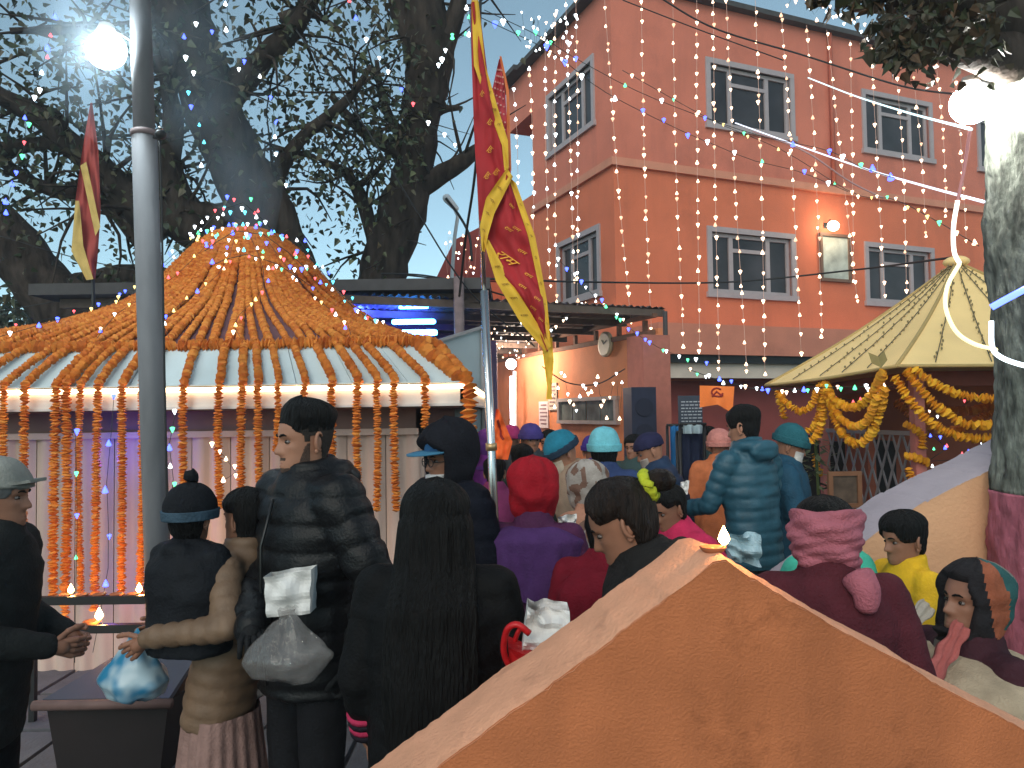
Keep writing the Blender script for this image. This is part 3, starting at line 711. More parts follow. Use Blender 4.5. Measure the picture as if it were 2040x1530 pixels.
w.add([q + V(-.07, 0, .04), q + V(-.02, -.03, .01), q + V(.03, 0, .05), q + V(.06, .02, -.01), q + V(.0, -.02, -.06), q + V(-.05, 0, -.03)], [(0, 1, 5), (1, 2, 3), (1, 3, 4), (1, 4, 5)]); w.build('torn_flap', M('torn_canvas', (.34, .26, .10), .8, .1), tent)
pink_post = M('pink_post_paint', (.52, .17, .14), .7, .1, 6)
redwood = M('maroon_wood', (.22, .05, .03), .7, .2)
def tpost(px, d, w=.07):
    q = P(px, 800, d); b = MB(); b.box((q.x - TL.x, q.y - TL.y, .95), (w, w, 1.9)); b.build('post', pink_post, tent); return q
p1 = tpost(1826, 5.05); p2 = tpost(1640, 6.2, .06); p3 = tpost(2090, 5.0)
b = MB(); b.bar(V(p2.x, p2.y, 1.80) - TL, V(p1.x, p1.y, 1.84) - TL, .05, .10); b.build('head_beam', redwood, tent)
b = MB(); b.bar(V(p1.x, p1.y, 1.84) - TL, V(p3.x, p3.y, 1.84) - TL, .05, .10); b.build('head_beam', redwood, tent)
b = MB(); c0 = P(1560, 700, 8.2); c1 = P(1900, 700, 7.2); b.box2((c0.x - TL.x + .2, 1.3, 0), (c1.x - TL.x + 1.2, 1.36, 1.9)); b.build('rear_wall', M('deep_orange_wall', (.34, .085, .04), .8, .15, 2), tent)
b = MB(); b.box2((c0.x - TL.x + .15, .45, 0), (c0.x - TL.x + .22, 1.3, 1.7)); b.build('side_wall', MATS['deep_orange_wall'], tent)
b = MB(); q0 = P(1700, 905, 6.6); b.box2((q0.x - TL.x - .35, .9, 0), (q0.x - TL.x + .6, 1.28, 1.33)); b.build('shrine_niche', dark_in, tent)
# lattice gate
la, lb = P(1648, 850, 6.05), P(1818, 850, 5.1)
gt = thing('lattice_gate', 'folding steel lattice gate across the front of the tent pavilion', 'gate', (la.x, la.y, 0))
dx = Vector((lb.x - la.x, lb.y - la.y, 0)); LG = dx.length; dx.normalize(); H = 1.46; slatm = M('grey_gate_steel', (.30, .27, .27), .5, .1, metal=.5)
ns = 9; stp = LG / ns; nrm = Vector((dx.y, -dx.x, 0))
for k in range(-5, ns + 5):
    for s in (1, -1):
        u0 = k * stp; u1 = u0 + s * stp * 5.0; z0, z1 = .1, H
        a0, a1 = u0, u1
        # clip to the opening
        def cl(u0, z0, u1, z1):
            pts = []
            for (ua, za, ub, zb) in ((u0, z0, u1, z1), (u1, z1, u0, z0)):
                t = 0
                if ua < 0: t = (0 - ua) / (ub - ua) if ub != ua else 2
                if ua > LG: t = (LG - ua) / (ub - ua) if ub != ua else 2
                if t > 1 or t < 0: return None
                pts.append((ua + (ub - ua) * t, za + (zb - za) * t))
            return pts
        c = cl(u0, z0, u1, z1)
        if not c or abs(c[0][1] - c[1][1]) < .08: continue
        b = MB(); b.bar(dx * c[0][0] + V(0, 0, c[0][1]) + nrm * .006 * s, dx * c[1][0] + V(0, 0, c[1][1]) + nrm * .006 * s, .018, .006, up=nrm); b.build('slat', slatm, gt)
b = MB(); b.bar(V(0, 0, H + .012), dx * LG + V(0, 0, H + .012), .03); b.build('top_rail', slatm, gt)
b = MB(); b.bar(V(0, 0, .08), dx * LG + V(0, 0, .08), .03); b.build('bottom_rail', slatm, gt)
for k, (u, side) in enumerate(((.22, 0), (.45, 0), (.62, 0), (.80, 0), (.12, 1), (.30, 1), (.48, 1), (.66, 1))):
    a, c = V0[side], V0[side + 1]; e = a.lerp(c, u); n = 26; pp = []
    for i in range(n):
        t = .02 + .93 * i / (n - 1); p = e.lerp(AP, t); p.z -= .05 * math.sin(math.pi * t) * (1 - .4 * math.sin(math.pi * u)) + .012 * math.sin(math.pi * u) * (1 - t) - .012; pp.append(p)
    r_ = thing('fairy_light_string', f'unlit dark light string lying down the yellow tent roof, {("first", "second", "third", "fourth", "fifth", "sixth", "seventh", "eighth")[k]} from its far corner', 'string lights', pp[0], 0, 'unlit strings on the tent roof')
    b = MB(); b.tube([p - pp[0] for p in pp], .003, 5); b.build('wire', wirem, r_)
    b = MB()
    for p in pp[1:]: b.ell(p - pp[0] + V(rnd.uniform(-.02, .02), -.004, .006), (.008, .008, .010), 6, 4)
    b.build('bulbs', M('unlit_bulb', (.22, .17, .08), .4, 0), r_, kind='stuff')
# marigold swags
fm = []
for k in range(6):
    b = MB(); flower_disc(b, Vector((0, 0, 0)), (0, 0, 1), 1.0, .9, 10); 
    o2 = MB(); flower_disc(b, Vector((0, 0, .18)), (0, 0, 1), .72, .7, 8)
    fm.append(b.mesh('flower', mary, False))
def cp(x, y, d): return P(1340 + x / 2.914, 500 + y / 2.914, d)
SW = [
 ('short marigold swag at the far corner of the tent', [(620, 830), (655, 880), (740, 930), (805, 895), (850, 785)], 5.75, 5.5, .036),
 ('stub of marigold hanging straight down at the far tent corner', [(608, 815), (622, 880), (648, 965)], 5.85, 5.85, .034),
 ('inner of two marigold strands dropping below the second tent hook', [(868, 765), (858, 900), (825, 1010), (740, 1068)], 5.5, 5.7, .036),
 ('outer of two marigold strands dropping below the second tent hook', [(880, 775), (872, 960), (830, 1080), (725, 1135)], 5.45, 5.65, .038),
 ('top marigold swag between the second tent hook and the front corner', [(885, 765), (935, 860), (1030, 908), (1115, 880), (1180, 790), (1222, 705)], 5.45, 4.85, .040),
 ('middle marigold swag between the second tent hook and the front corner', [(905, 850), (970, 965), (1060, 1020), (1135, 975), (1185, 850)], 5.4, 4.9, .036),
 ('lowest thick marigold swag between the second tent hook and the front corner', [(915, 870), (965, 1030), (1060, 1118), (1150, 1065), (1200, 940), (1228, 800)], 5.4, 4.88, .040),
 ('lowest marigold swag from the front tent corner towards the trunk', [(1290, 735), (1365, 850), (1450, 950), (1560, 1035), (1690, 1080), (1880, 1078), (2060, 1000)], 4.8, 4.6, .038),
 ('middle marigold swag from the front tent corner towards the trunk', [(1360, 700), (1440, 805), (1560, 920), (1700, 1000), (1870, 1008), (2050, 930)], 4.75, 4.55, .038),
 ('top marigold swag from the front tent corner towards the trunk', [(1405, 690), (1540, 782), (1700, 840), (1880, 858), (2050, 800)], 4.72, 4.5, .038),
 ('loose marigold twist at the top of the pink tent post', [(1352, 1005), (1400, 1035), (1450, 1065), (1452, 1140)], 4.98, 4.98, .034),
 ('marigold loop round the middle of the pink tent post', [(1355, 1190), (1410, 1200), (1475, 1225)], 4.98, 4.98, .036),
 ('marigold twist winding down the lower part of the pink tent post', [(1368, 1265), (1385, 1310), (1430, 1345), (1470, 1390)], 4.98, 4.98, .034),
 ('marigold end at the foot of the pink tent post', [(1375, 1440), (1405, 1470), (1450, 1515)], 4.98, 4.98, .034),
 ('short marigold strand on the inner post of the tent pavilion', [(828, 1180), (835, 1240), (860, 1300)], 6.1, 6.1, .036)]
for lab, pts, d0, d1, r in SW:
    n = len(pts); r *= .85; garland_parts(lab, [cp(x, y, lerp(d0, d1, i / (n - 1))) for i, (x, y) in enumerate(pts)], r, mary, 'marigold swags on the tent pavilion', fm, r * .62)
garland('shadowed marigold swag along the back of the tent pavilion', [cp(1300, 880, 6.3), cp(1450, 1000, 6.2), cp(1650, 1040, 6.2), cp(1900, 900, 6.2)], .04, mar, 'marigold swags inside the tent')
garland('shadowed marigold swag crossing under the tent roof', [cp(1330, 800, 6.0), cp(1500, 900, 6.0), cp(1720, 930, 6.0), cp(1950, 860, 6.0)], .04, mar, 'marigold swags inside the tent')
# picture and table inside
q = P(1683, 975, 5.2)
ph = thing('framed_picture', 'small brown framed picture leaning against the lattice gate', 'picture', (q.x, q.y, q.z))
b = MB()
for s in (-1, 1): b.box((s * .1, 0, 0), (.03, .03, .25))
b.box((0, 0, .11), (.17, .03, .03)); b.box((0, 0, -.11), (.17, .03, .03)); b.build('frame', M('bronze_frame', (.22, .10, .05), .5, .1), ph)
b = MB(); b.box((0, .005, 0), (.17, .012, .19)); b.build('print', M('dark_print', (.10, .07, .05), .4, .5, 12), ph)
q = P(1735, 1042, 3.9)
tb = thing('offering_table', 'small cloth covered offering table in front of the lattice gate', 'table', (q.x, q.y + .1, 0))
b = MB(); b.box((0, 0, q.z - .02), (.42, .34, .03)); b.build('top', M('white_cloth', (.6, .56, .56), .8, .1), tb)
for sx in (-.18, .18):
    for sy in (-.14, .14):
        b = MB(); b.box((sx, sy, (q.z - .035) / 2), (.03, .03, q.z - .035)); b.build('leg', redwood, tb)
pm = P(1738, 1030, 3.9)
r = thing('flower_offering', 'heap of yellow marigolds on the offering table', 'flowers', (pm.x, pm.y + .1, q.z - .005))
for k in range(26):
    o = link('flower', rnd.choice(fm), r); a = rnd.random() * 6.28; rr = .11 * rnd.random() ** .5
    o.location = (rr * math.cos(a), rr * math.sin(a), .015 + (.11 - rr) * .6 * rnd.random()); o.scale = (.034, .034, .034); o.rotation_euler = (rnd.uniform(-.6, .6), rnd.uniform(-.6, .6), 0)
b = MB(); b.loft([(0, 0, 0, .07, .07), (0, 0, .01, .12, .12), (0, 0, .02, .13, .13), (0, 0, .012, .11, .11)], 18)
b.build('plate', M('brass_plate', (.5, .34, .12), .3, .1, metal=.8), r, True)
q = P(1625, 900, 5.9)
pb = thing('leafy_plant', 'leafy green plant tied beside the inner post of the tent pavilion', 'plant', (q.x, q.y, 0))
b = MB(); b.tube([(0, 0, 0), (.02, 0, .7), (0, 0, q.z + .1)], .012, 6); b.build('stem', M('green_stem', (.08, .11, .03), .8, .1), pb)
b = MB()
for k in range(90):
    a = rnd.random() * 6.28; z = q.z - .3 + .5 * rnd.random(); l = .10 * rnd.uniform(.6, 1.2); rr = .02 + .09 * rnd.random()
    c = V(rr * math.cos(a), rr * math.sin(a), z); d_ = V(math.cos(a), math.sin(a), rnd.uniform(-.8, .5)).normalized(); s_ = d_.cross(V(0, 0, 1)).normalized()
    b.add([c, c + d_ * l * .5 + s_ * l * .22, c + d_ * l, c + d_ * l * .5 - s_ * l * .22], [(0, 1, 2, 3)])
b.build('leaves', M('dusty_leaf', (.14, .17, .09), .6, .3, 20), pb, kind='stuff')
# orange cloth banner near the tent, dark notice board and blue hanging cloth behind the crowd
q = [P(1394, 768, 5.6), P(1463, 770, 5.5), P(1460, 822, 5.5), P(1428, 806, 5.52), P(1394, 812, 5.6)]
ob = thing('cloth_banner', 'small orange cloth banner with dark red emblem hanging on the light wire', 'banner', q[0])
b = MB()
def bp_(u, v):
    top = q[0].lerp(q[1], u); bot = q[4].lerp(q[3], u * 2) if u < .5 else q[3].lerp(q[2], u * 2 - 1)
    p = top.lerp(bot, v); p.y += .02 * math.sin(u * 9) * v; return p - q[0]
b.grid(bp_, 16, 8); b.build('cloth', M('saffron_cloth', (.85, .20, .04), .8, .1, 6), ob, True)
b = MB(); e = [bp_(.5 + .16 * math.cos(a), .33 + .22 * math.sin(a)) + V(0, -.006, 0) for a in [i * .42 for i in range(14)]]; b.tube(e, .007, 5); b.tube([bp_(.36, .55) + V(0, -.006, 0), bp_(.48, .3) + V(0, -.006, 0), bp_(.66, .5) + V(0, -.006, 0)], .008, 5); b.build('emblem', M('dark_red_print', (.25, .02, .015), .8, 0), ob, kind='stuff')
# ================================================================== TREES
def limb(b, pts, n=14, rough=.15, k=None):
    # pts: (px, py, width_px, depth)
    P3 = [P(x, y, d) for x, y, w, d in pts]; W = [w / F * d / 2 for x, y, w, d in pts]
    m = k or max(8, int(pathlen(P3) / .16)); path = smoothpath(P3, m)
    L = [0]
    for a, c in zip(P3, P3[1:]): L.append(L[-1] + (c - a).length)
    rs = []
    for i in range(m):
        s = L[-1] * i / (m - 1); rs.append(interp([(l, w) for l, w in zip(L, W)], s)[0])
    o = len(b.v); b.tube(path, rs, n)
    for i in range(o, len(b.v)):
        v = Vector(b.v[i]); ring = min(m - 1, (i - o) // n); c = path[ring]; d = v - c
        b.v[i] = tuple(c + d * (1 + rough * 1.6 * mnoise.noise(v * 4.0) + rough * mnoise.noise(v * 11)))
    return path, rs
def leafmesh(b, p, size, rngl=rnd):
    d = Vector((rngl.uniform(-1, 1), rngl.uniform(-1, 1), rngl.uniform(-1.6, .3))).normalized()
    s = d.cross(Vector((rngl.uniform(-1, 1), rngl.uniform(-1, 1), rngl.uniform(-1, 1)))).normalized(); n = d.cross(s)
    L = size * rngl.uniform(.7, 1.25); w = L * .42; f = n * L * rngl.uniform(-.16, .16)
    # heart shaped pipal leaf: two folded halves and a drip tip
    o = len(b.v)
    b.v += [tuple(x) for x in (p, p + d * L * .18 + s * w + f, p + d * L * .6 + s * w * .62 + f, p + d * L * 1.15, p + d * L * .6 - s * w * .62 + f, p + d * L * .18 - s * w + f, p + d * L * .55)]
    b.f += [(o, o + 1, o + 2, o + 6), (o + 6, o + 2, o + 3), (o + 6, o + 3, o + 4), (o, o + 6, o + 4, o + 5)]
    mi = rngl.choice((0, 0, 0, 1, 1, 2)); b.mi += [mi] * 4
leaf_m = [M('dark_pipal_leaf', (.030, .042, .018), .45, .3, 3), M('brown_pipal_leaf', (.065, .055, .026), .5, .3, 3), M('olive_pipal_leaf', (.075, .085, .035), .5, .3, 3)]
def twigs(root, starts, n_each, rr, name='branch'):
    b = MB(); ends = []
    for (p, r) in starts:
        for k in range(n_each):
            d = Vector((rr.uniform(-1, 1), rr.uniform(-.8, .8), rr.uniform(-.5, .9))).normalized(); L = rr.uniform(.5, 1.3)
            q = p + d * L * .5 + Vector((0, 0, rr.uniform(-.1, .15))); e = q + (d + Vector((rr.uniform(-.6, .6), rr.uniform(-.6, .6), rr.uniform(-.7, .3)))).normalized() * L * .6
            b.tube(smoothpath([p, q, e], 6), [r * x for x in (1, .85, .7, .5, .35, .2)], 5); ends += [q, e, (q + e) / 2]
    b.build('twigs', bark, root, True, kind='stuff'); return ends
def foliage(root, pts, n, size, rr, spread=.28, keep=None):
    b = MB(); k = 0; tries = 0
    while k < n and tries < n * 12:
        tries += 1
        c = rr.choice(pts); p = c + Vector((rr.gauss(0, spread), rr.gauss(0, spread), rr.gauss(0, spread * .8)))
        if keep and not keep(p, rr): continue
        leafmesh(b, p, size, rr); k += 1
    b.build('foliage', leaf_m, root, False, kind='stuff')
def topx(p):
    q = CAMROT.transposed() @ (p - EYE); return 1020 + F * q.x / -q.z, 765 - F * q.y / -q.z
r1 = random.Random(11)
def keepL(p, rr):
    x, y = topx(p)
    if y > 640: return False
    m = mnoise.noise((x * .009, y * .011, 3.7)) * .5 + .5
    dens = .62 + .5 * (m - .5)
    if x > 895 - 40 * (y > 150): dens *= .12
    if x > 860: dens *= .5
    if y > 380 and x > 780: dens *= .1
    if y > 250 and x > 850: dens *= .55
    if 700 < y: dens = 0
    return rr.random() < dens
TB = P(560, 660, 8.8)
t1 = thing('pipal_tree', 'big spreading leafy tree with thick leaning trunk behind the bell roof', 'tree', (0, 0, 0))
b = MB(); mainA, ra = limb(b, [(640, 900, 230, 9.4), (575, 640, 190, 9.3), (545, 480, 125, 9.2), (485, 350, 110, 9.0), (430, 230, 108, 8.8), (388, 120, 112, 8.6), (350, 0, 118, 8.4), (300, -180, 100, 8.2)], 18)
lowb = V(mainA[0].x, mainA[0].y, 0); b.tube([lowb + V(.1, 0, -.05), lowb.lerp(mainA[0], .5) + V(.03, 0, 0), mainA[0] + V(0, 0, .1)], [.95, .8, .72], 18)
b.build('trunk', bark, t1, True)
starts = []
for pts in ([(545, 440, 46, 9.2), (552, 350, 34, 9.2), (600, 275, 26, 9.1), (650, 235, 22, 9.0), (700, 190, 16, 8.9), (740, 130, 9, 8.8)],
            [(500, 480, 130, 9.2), (370, 440, 105, 9.0), (335, 340, 62, 8.8), (345, 250, 40, 8.7), (330, 150, 26, 8.5), (290, 60, 14, 8.3)],
            [(330, 470, 90, 9.0), (250, 385, 66, 8.8), (200, 340, 56, 8.7), (130, 275, 46, 8.5), (60, 225, 40, 8.4), (-60, 160, 30, 8.2)],
            [(300, 480, 60, 9.0), (210, 395, 36, 8.9), (130, 385, 30, 8.9), (70, 365, 24, 8.8), (0, 320, 20, 8.7), (-60, 300, 14, 8.6)],
            [(250, 420, 40, 8.8), (180, 320, 30, 8.7), (100, 285, 28, 8.6), (40, 290, 30, 8.6), (-40, 315, 28, 8.5)],
            [(425, 230, 70, 8.8), (520, 120, 44, 8.7), (590, 50, 34, 8.6), (640, -40, 24, 8.5)],
            [(420, 200, 50, 8.8), (300, 120, 34, 8.5), (200, 60, 26, 8.2), (120, 60, 20, 8.0), (20, 62, 12, 7.8)],
            [(560, 40, 26, 8.6), (580, 30, 22, 8.6), (610, 20, 18, 8.6), (680, 60, 9, 8.6)]):
    b = MB(); pa, rs = limb(b, pts, 9); b.build('branch', bark, t1, True)
    starts += [(pa[i], min(.03, rs[i] * .4)) for i in range(2, len(pa), 3)]
ends = twigs(t1, starts, 6, r1)
cl = [e for e in ends]
for k in range(240):
    x = r1.uniform(-180, 760); y = r1.uniform(-170, 560); d = r1.uniform(7.6, 10.5); cl.append(P(x, y, d))
foliage(t1, cl, 4300, .080, r1, .34, keepL)
t2 = thing('pipal_tree', 'dark tree with tall forking trunk lit blue at its foot behind the shelter', 'tree', (0, 0, 0))
b = MB(); mB, rb = limb(b, [(735, 720, 110, 10.6), (752, 600, 96, 10.6), (768, 520, 92, 10.6), (795, 440, 90, 10.5), (818, 370, 84, 10.4), (836, 270, 74, 10.3), (848, 180, 84, 10.2), (856, 110, 100, 10.1), (850, 20, 78, 9.9), (840, -120, 60, 9.7)], 16)
lb_ = V(mB[0].x, mB[0].y, 0); b.tube([lb_ + V(0, 0, -.05), mB[0] + V(0, 0, .1)], [.55, .39], 16)
b.build('trunk', bark, t2, True)
st2 = []
r2 = random.Random(5)
for pts in ([(862, 150, 60, 10.1), (886, 90, 44, 10.0), (912, 10, 36, 9.9), (922, -80, 26, 9.8)],
            [(838, 130, 60, 10.1), (812, 60, 42, 10.0), (790, 0, 36, 9.9), (770, -80, 26, 9.8)],
            [(822, 385, 50, 10.4), (870, 352, 40, 10.3), (925, 318, 34, 10.2), (960, 290, 20, 10.1)],
            [(826, 330, 42, 10.4), (790, 300, 34, 10.3), (745, 275, 28, 10.2), (700, 240, 20, 10.1), (660, 190, 12, 10.0)],
            [(765, 545, 46, 10.6), (735, 440, 28, 10.5), (712, 380, 26, 10.4), (690, 345, 20, 10.3), (640, 320, 12, 10.2)],
            [(838, 250, 26, 10.3), (880, 220, 18, 10.2), (915, 215, 10, 10.1)],
            [(822, 300, 26, 10.3), (780, 240, 20, 10.2), (760, 190, 14, 10.1), (750, 120, 8, 10.0)],
            [(712, 372, 14, 10.4), (760, 330, 10, 10.3), (800, 250, 6, 10.2)]):
    b = MB(); pa, rs = limb(b, pts, 9); b.build('branch', bark, t2, True)
    st2 += [(pa[i], min(.025, rs[i] * .4)) for i in range(2, len(pa), 3)]
en2 = twigs(t2, st2, 5, r2); cl2 = list(en2)
for k in range(90): cl2.append(P(r2.uniform(560, 930), r2.uniform(-120, 420), r2.uniform(9.2, 12)))
foliage(t2, cl2, 2000, .082, r2, .34, keepL)
t4 = thing('leaning_tree', 'dark leaning tree trunk at the far left edge behind the pavilion', 'tree', (0, 0, 0))
b = MB(); pa, rs = limb(b, [(260, 760, 120, 10), (170, 665, 105, 10), (90, 575, 105, 10), (30, 500, 110, 10), (-60, 420, 110, 10), (-180, 330, 90, 10)], 14)
l4 = V(pa[0].x, pa[0].y, 0); b.tube([l4 + V(0, 0, -.05), pa[0] + V(0, 0, .1)], [.5, .4], 14); b.build('trunk', bark, t4, True)
b = MB(); limb(b, [(110, 590, 60, 10), (200, 560, 56, 10), (290, 552, 50, 10), (380, 560, 30, 10)], 9); b.build('branch', bark, t4, True)
r4 = random.Random(9); b = MB()
for k in range(1500):
    x = r4.uniform(-60, 300); y = r4.gauss(640, 34)
    if y > 690: continue
    leafmesh(b, P(x, y, r4.uniform(11, 15)), .13, r4)
hd = thing('hedge', 'dark mass of bushes beyond the pavilion at its far side', 'hedge', (0, 0, 0))
b.build('foliage', leaf_m, hd, False, kind='stuff')
b = MB()
for k in range(7):
    x = -60 + 60 * k; q = P(x, 650, 13); b.tube([V(q.x, q.y, 0), V(q.x + .1, q.y, 1.6), q + V(0, 0, .3)], [.06, .05, .02], 6)
b.build('stems', bark, hd, True)
# ---------------- lamp lit trunk on the right
t3 = thing('roadside_tree', 'rough barked tree with red painted foot and lamp lit trunk beside the tent', 'tree', (0, 0, 0))
bark2 = M('pale_rough_bark', (.135, .145, .125), .95, .7, 22, bump=1.0, bscale=40, dirt=.8, stretch=(1, 1, .35), spec=.1)
redbark = M('red_painted_bark', (.30, .085, .12), .9, .3, 22, bump=1.0, bscale=26, dirt=.6, stretch=(1, 1, .4))
D3 = 3.3
def trunkseg(nm, pts, mt, n=40, k=None):
    b = MB(); P3 = [P(x + 26, y, d) for x, y, w, d in pts]; W = [w / F * d / 2 for x, y, w, d in pts]
    m = k or 60; path = smoothpath(P3, m); L = [0]
    for a, c in zip(P3, P3[1:]): L.append(L[-1] + (c - a).length)
    rs = [interp([(l, w) for l, w in zip(L, W)], L[-1] * i / (m - 1))[0] for i in range(m)]
    b.tube(path, rs, n)
    for i in range(len(b.v)):
        v = Vector(b.v[i]); c = path[min(m - 1, i // n)]; d = v - c
        b.v[i] = tuple(c + d * (1 + .06 * mnoise.noise((v.x * 9, v.y * 9, v.z * 2.2)) + .05 * mnoise.noise((v.x * 24, v.y * 24, v.z * 7)) + .055 * abs(mnoise.noise((v.x * 45, v.y * 45, v.z * 15)))))
    return b.build(nm, mt, t3, True)
trunkseg('trunk', [(2078, 985, 222, D3), (2082, 900, 216, D3), (2085, 760, 212, D3), (2078, 600, 214, D3), (2070, 450, 220, D3), (2072, 330, 222, D3), (2066, 240, 210, D3), (2052, 150, 196, D3), (2030, 60, 190, D3), (2010, -60, 190, D3), (1990, -300, 170, D3)], bark2, 110, 240)
foot = P(2078, 985, D3)
trunkseg('painted_foot', [(2078, 982, 225, D3), (2076, 1130, 228, D3), (2074, 1400, 240, D3), (2072, 1592, 262, D3)], redbark, 110, 120)
b = MB(); pa, rs = limb(b, [(2040, 70, 170, 3.3), (1960, 55, 130, 3.2), (1880, 10, 110, 3.1), (1800, -90, 90, 3.0), (1700, -220, 70, 2.9)], 20, .12); b.build('limb', bark, t3, True)
b = MB(); pa2, rs2 = limb(b, [(2020, 110, 100, 3.2), (1960, 105, 80, 3.1), (1900, 95, 60, 3.0), (1850, 70, 30, 2.95), (1800, 40, 12, 2.9)], 14, .14); b.build('limb', bark, t3, True)
r3 = random.Random(21); b = MB()
bigleaf = [M('roadside_brown_leaf', (.05, .037, .018), .5, .3, 8), M('roadside_olive_leaf', (.04, .045, .018), .5, .3, 8), M('roadside_dry_leaf', (.085, .045, .02), .6, .3, 8)]  # brown, olive and dry leaf colours of the roadside tree
for k in range(950):
    u = r3.random(); x = 1745 + 240 * u + r3.gauss(0, 18); y = 70 + r3.gauss(0, 52) - 20 * u
    if y > 135 - 30 * u and r3.random() < .8: continue
    if x < 1800 and y > 125: continue
    leafmesh(b, P(x, y, r3.uniform(2.75, 3.25)), .045, r3)
for k in range(60): leafmesh(b, P(1805 + r3.gauss(0, 14), 105 + r3.gauss(0, 16), 2.8), .05, r3)
for k in range(90): leafmesh(b, P(r3.uniform(1600, 1780), r3.gauss(-5, 16), 2.9), .05, r3)
b.build('foliage', bigleaf, t3, False, kind='stuff')
# ================================================================== STREET POLE + LAMPS
pb_, pt_ = P(312, 1060, 3.9), P(281, 60, 3.95)
ax = (pt_ - pb_).normalized(); base = pb_ - ax * (pb_.z / ax.z)
pole = thing('steel_pole', 'grey steel pole carrying a bright lamp in front of the pavilion', 'pole', base)
b = MB(); j = P(289, 262, 3.93) - base; b.tube([V(0, 0, 0), ax * (j.length * .5), ax * j.length], [.064, .063, .062], 20); b.build('lower_tube', steel_grey, pole, True)
b = MB(); b.tube([ax * (j.length - .02), ax * (j.length + 1.0), ax * (j.length + 2.4)], [.053, .052, .051], 20); b.build('upper_tube', steel_grey, pole, True)
b = MB(); b.tube([ax * (j.length - .025), ax * (j.length + .005)], .067, 20); b.tube([ax * .02, ax * .0], .1, 20); b.build('collar', MATS['rusty_post'], pole, True)
cm = P(320, 268, 3.85)
cam_ = thing('junction_clamp', 'small black clamp with cable bolted to the steel pole', 'clamp', cm)
b = MB(); b.ell((0, 0, 0), (.028, .03, .026), 12, 8); b.bar((0, .03, .0), (-.06, .06, .01), .02); b.build('body', iron_black, cam_, True)
b = MB(); b.tube([(0, 0, .028), (0, 0, .04)], .012, 8); b.build('lens_cap', steel_bright, cam_, True)
cb = MB(); cb.tube(smoothpath([P(318, 275, 3.86), P(322, 420, 3.86), P(327, 700, 3.86), P(333, 1020, 3.86)], 30), .006, 6)
cb.build('cable', wirem, None, True, label='black cable running down beside the grey steel pole', cat='cable')
def lampbulb(label, c, r, arm, col, es, watts):
    t = thing('floodlight', label, 'lamp', c)
    b = MB(); b.ell((0, 0, 0), (r, r * .8, r * .95), 20, 14); b.build('bulb', E('white_led_' + label[:5].strip().lower(), col, es, True), t, True)
    b = MB(); b.tube([(0, 0, r * .8), (0, 0, r * 1.35)], [r * .55, r * .35], 14); b.build('cap', MATS['white_batten'], t, True)
    b = MB(); b.tube(smoothpath([V(0, 0, r * 1.3), V(0, 0, r * 1.3).lerp(arm - c, .5), arm - c], 10), .008, 6); b.build('bracket', iron_black, t, True)
    return t
    l = bpy.data.lights.new('floodlight_light', 'POINT'); l.energy = watts; l.color = col; l.shadow_soft_size = r
    o = link('floodlight_light', l); o.location = c + (V(0, -r * 1.05 - .02, -.02) if c.x < 0 else V(-r * 1.1 - .02, -.03, -.03)); l.shadow_soft_size = .02
    return t
lampbulb('dazzling cold white bulb fixed to the steel pole', P(212, 100, 3.9), .10, P(270, 85, 3.93), (.80, .95, 1.0), 110, 60)
lampbulb('glaring white bulb fixed to the roadside tree trunk', P(1934, 208, 3.26), .088, P(1985, 170, 3.3), (1.0, .99, .92), 170, 45)
# ================================================================== FLAG POLE AND FLAGS
fa, fb = P(983, 985, 4.15), P(961, 500, 4.15); ax = (fb - fa).normalized(); base = fa - ax * (fa.z / ax.z)
fp = thing('flagpole', 'polished steel flagpole holding the tall red and yellow pennant', 'pole', base)
b = MB(); LT = (P(943, 20, 4.15) - base).length; b.tube([V(0, 0, 0), ax * (LT * .6)], .024, 14); b.tube([ax * (LT * .6 - .02), ax * LT], .013, 10); b.build('tube', steel_bright, fp, True)
b = MB(); k_ = (P(978, 890, 4.15) - base).length; b.tube([ax * (k_ - .02), ax * (k_ + .02)], .032, 14); b.build('ring', M('brass_ring', (.45, .3, .15), .4, .1, metal=.7), fp, True)
red_cloth = M('red_flag_cloth', (.38, .015, .020), .75, .1, 8)
red2_cloth = M('pinkish_red_cloth', (.55, .05, .06), .75, .1, 8)
yel_cloth = M('yellow_flag_border', (.72, .42, .03), .7, .1, 8)
yprint = M('yellow_print', (.85, .42, .04), .7, 0)
dprint = M('dark_border_print', (.16, .05, .015), .8, 0)
FONT = None
import os
for c in (os.path.join(bpy.utils.system_resource('DATAFILES'), 'fonts', 'NotoSansDevanagari-Regular.woff2'),):
    pass
def text_tris(s):
    cu = bpy.data.curves.new('lettering', 'FONT'); cu.body = s; cu.size = 1.0; cu.align_x = 'CENTER'; cu.align_y = 'CENTER'; cu.resolution_u = 2
    o = bpy.data.objects.new('lettering', cu); COL.objects.link(o)
    dg = bpy.context.evaluated_depsgraph_get(); me = bpy.data.meshes.new_from_object(o.evaluated_get(dg))
    vs = [v.co.copy() for v in me.vertices]; fs = [tuple(p.vertices) for p in me.polygons]
    bpy.data.objects.remove(o); bpy.data.meshes.remove(me); return vs, fs
RAM = text_tris('राम')
def ruled(left, right, d0, ripple, seed, bulge=0.0):
    # left / right: lists of (t, px, py); returns surface function (u across, v down) -> point
    def fn(u, v):
        lx, ly = interp(left, v); rx, ry = interp(right, v)
        x = lerp(lx, rx, u); y = lerp(ly, ry, u)
        d = d0 + ripple * mnoise.noise((u * 2.2 + seed, v * 3.5, seed)) + ripple * .5 * mnoise.noise((u * 5, v * 8 + seed, 1)) - bulge * math.sin(math.pi * u)
        return P(x, y, d)
    return fn
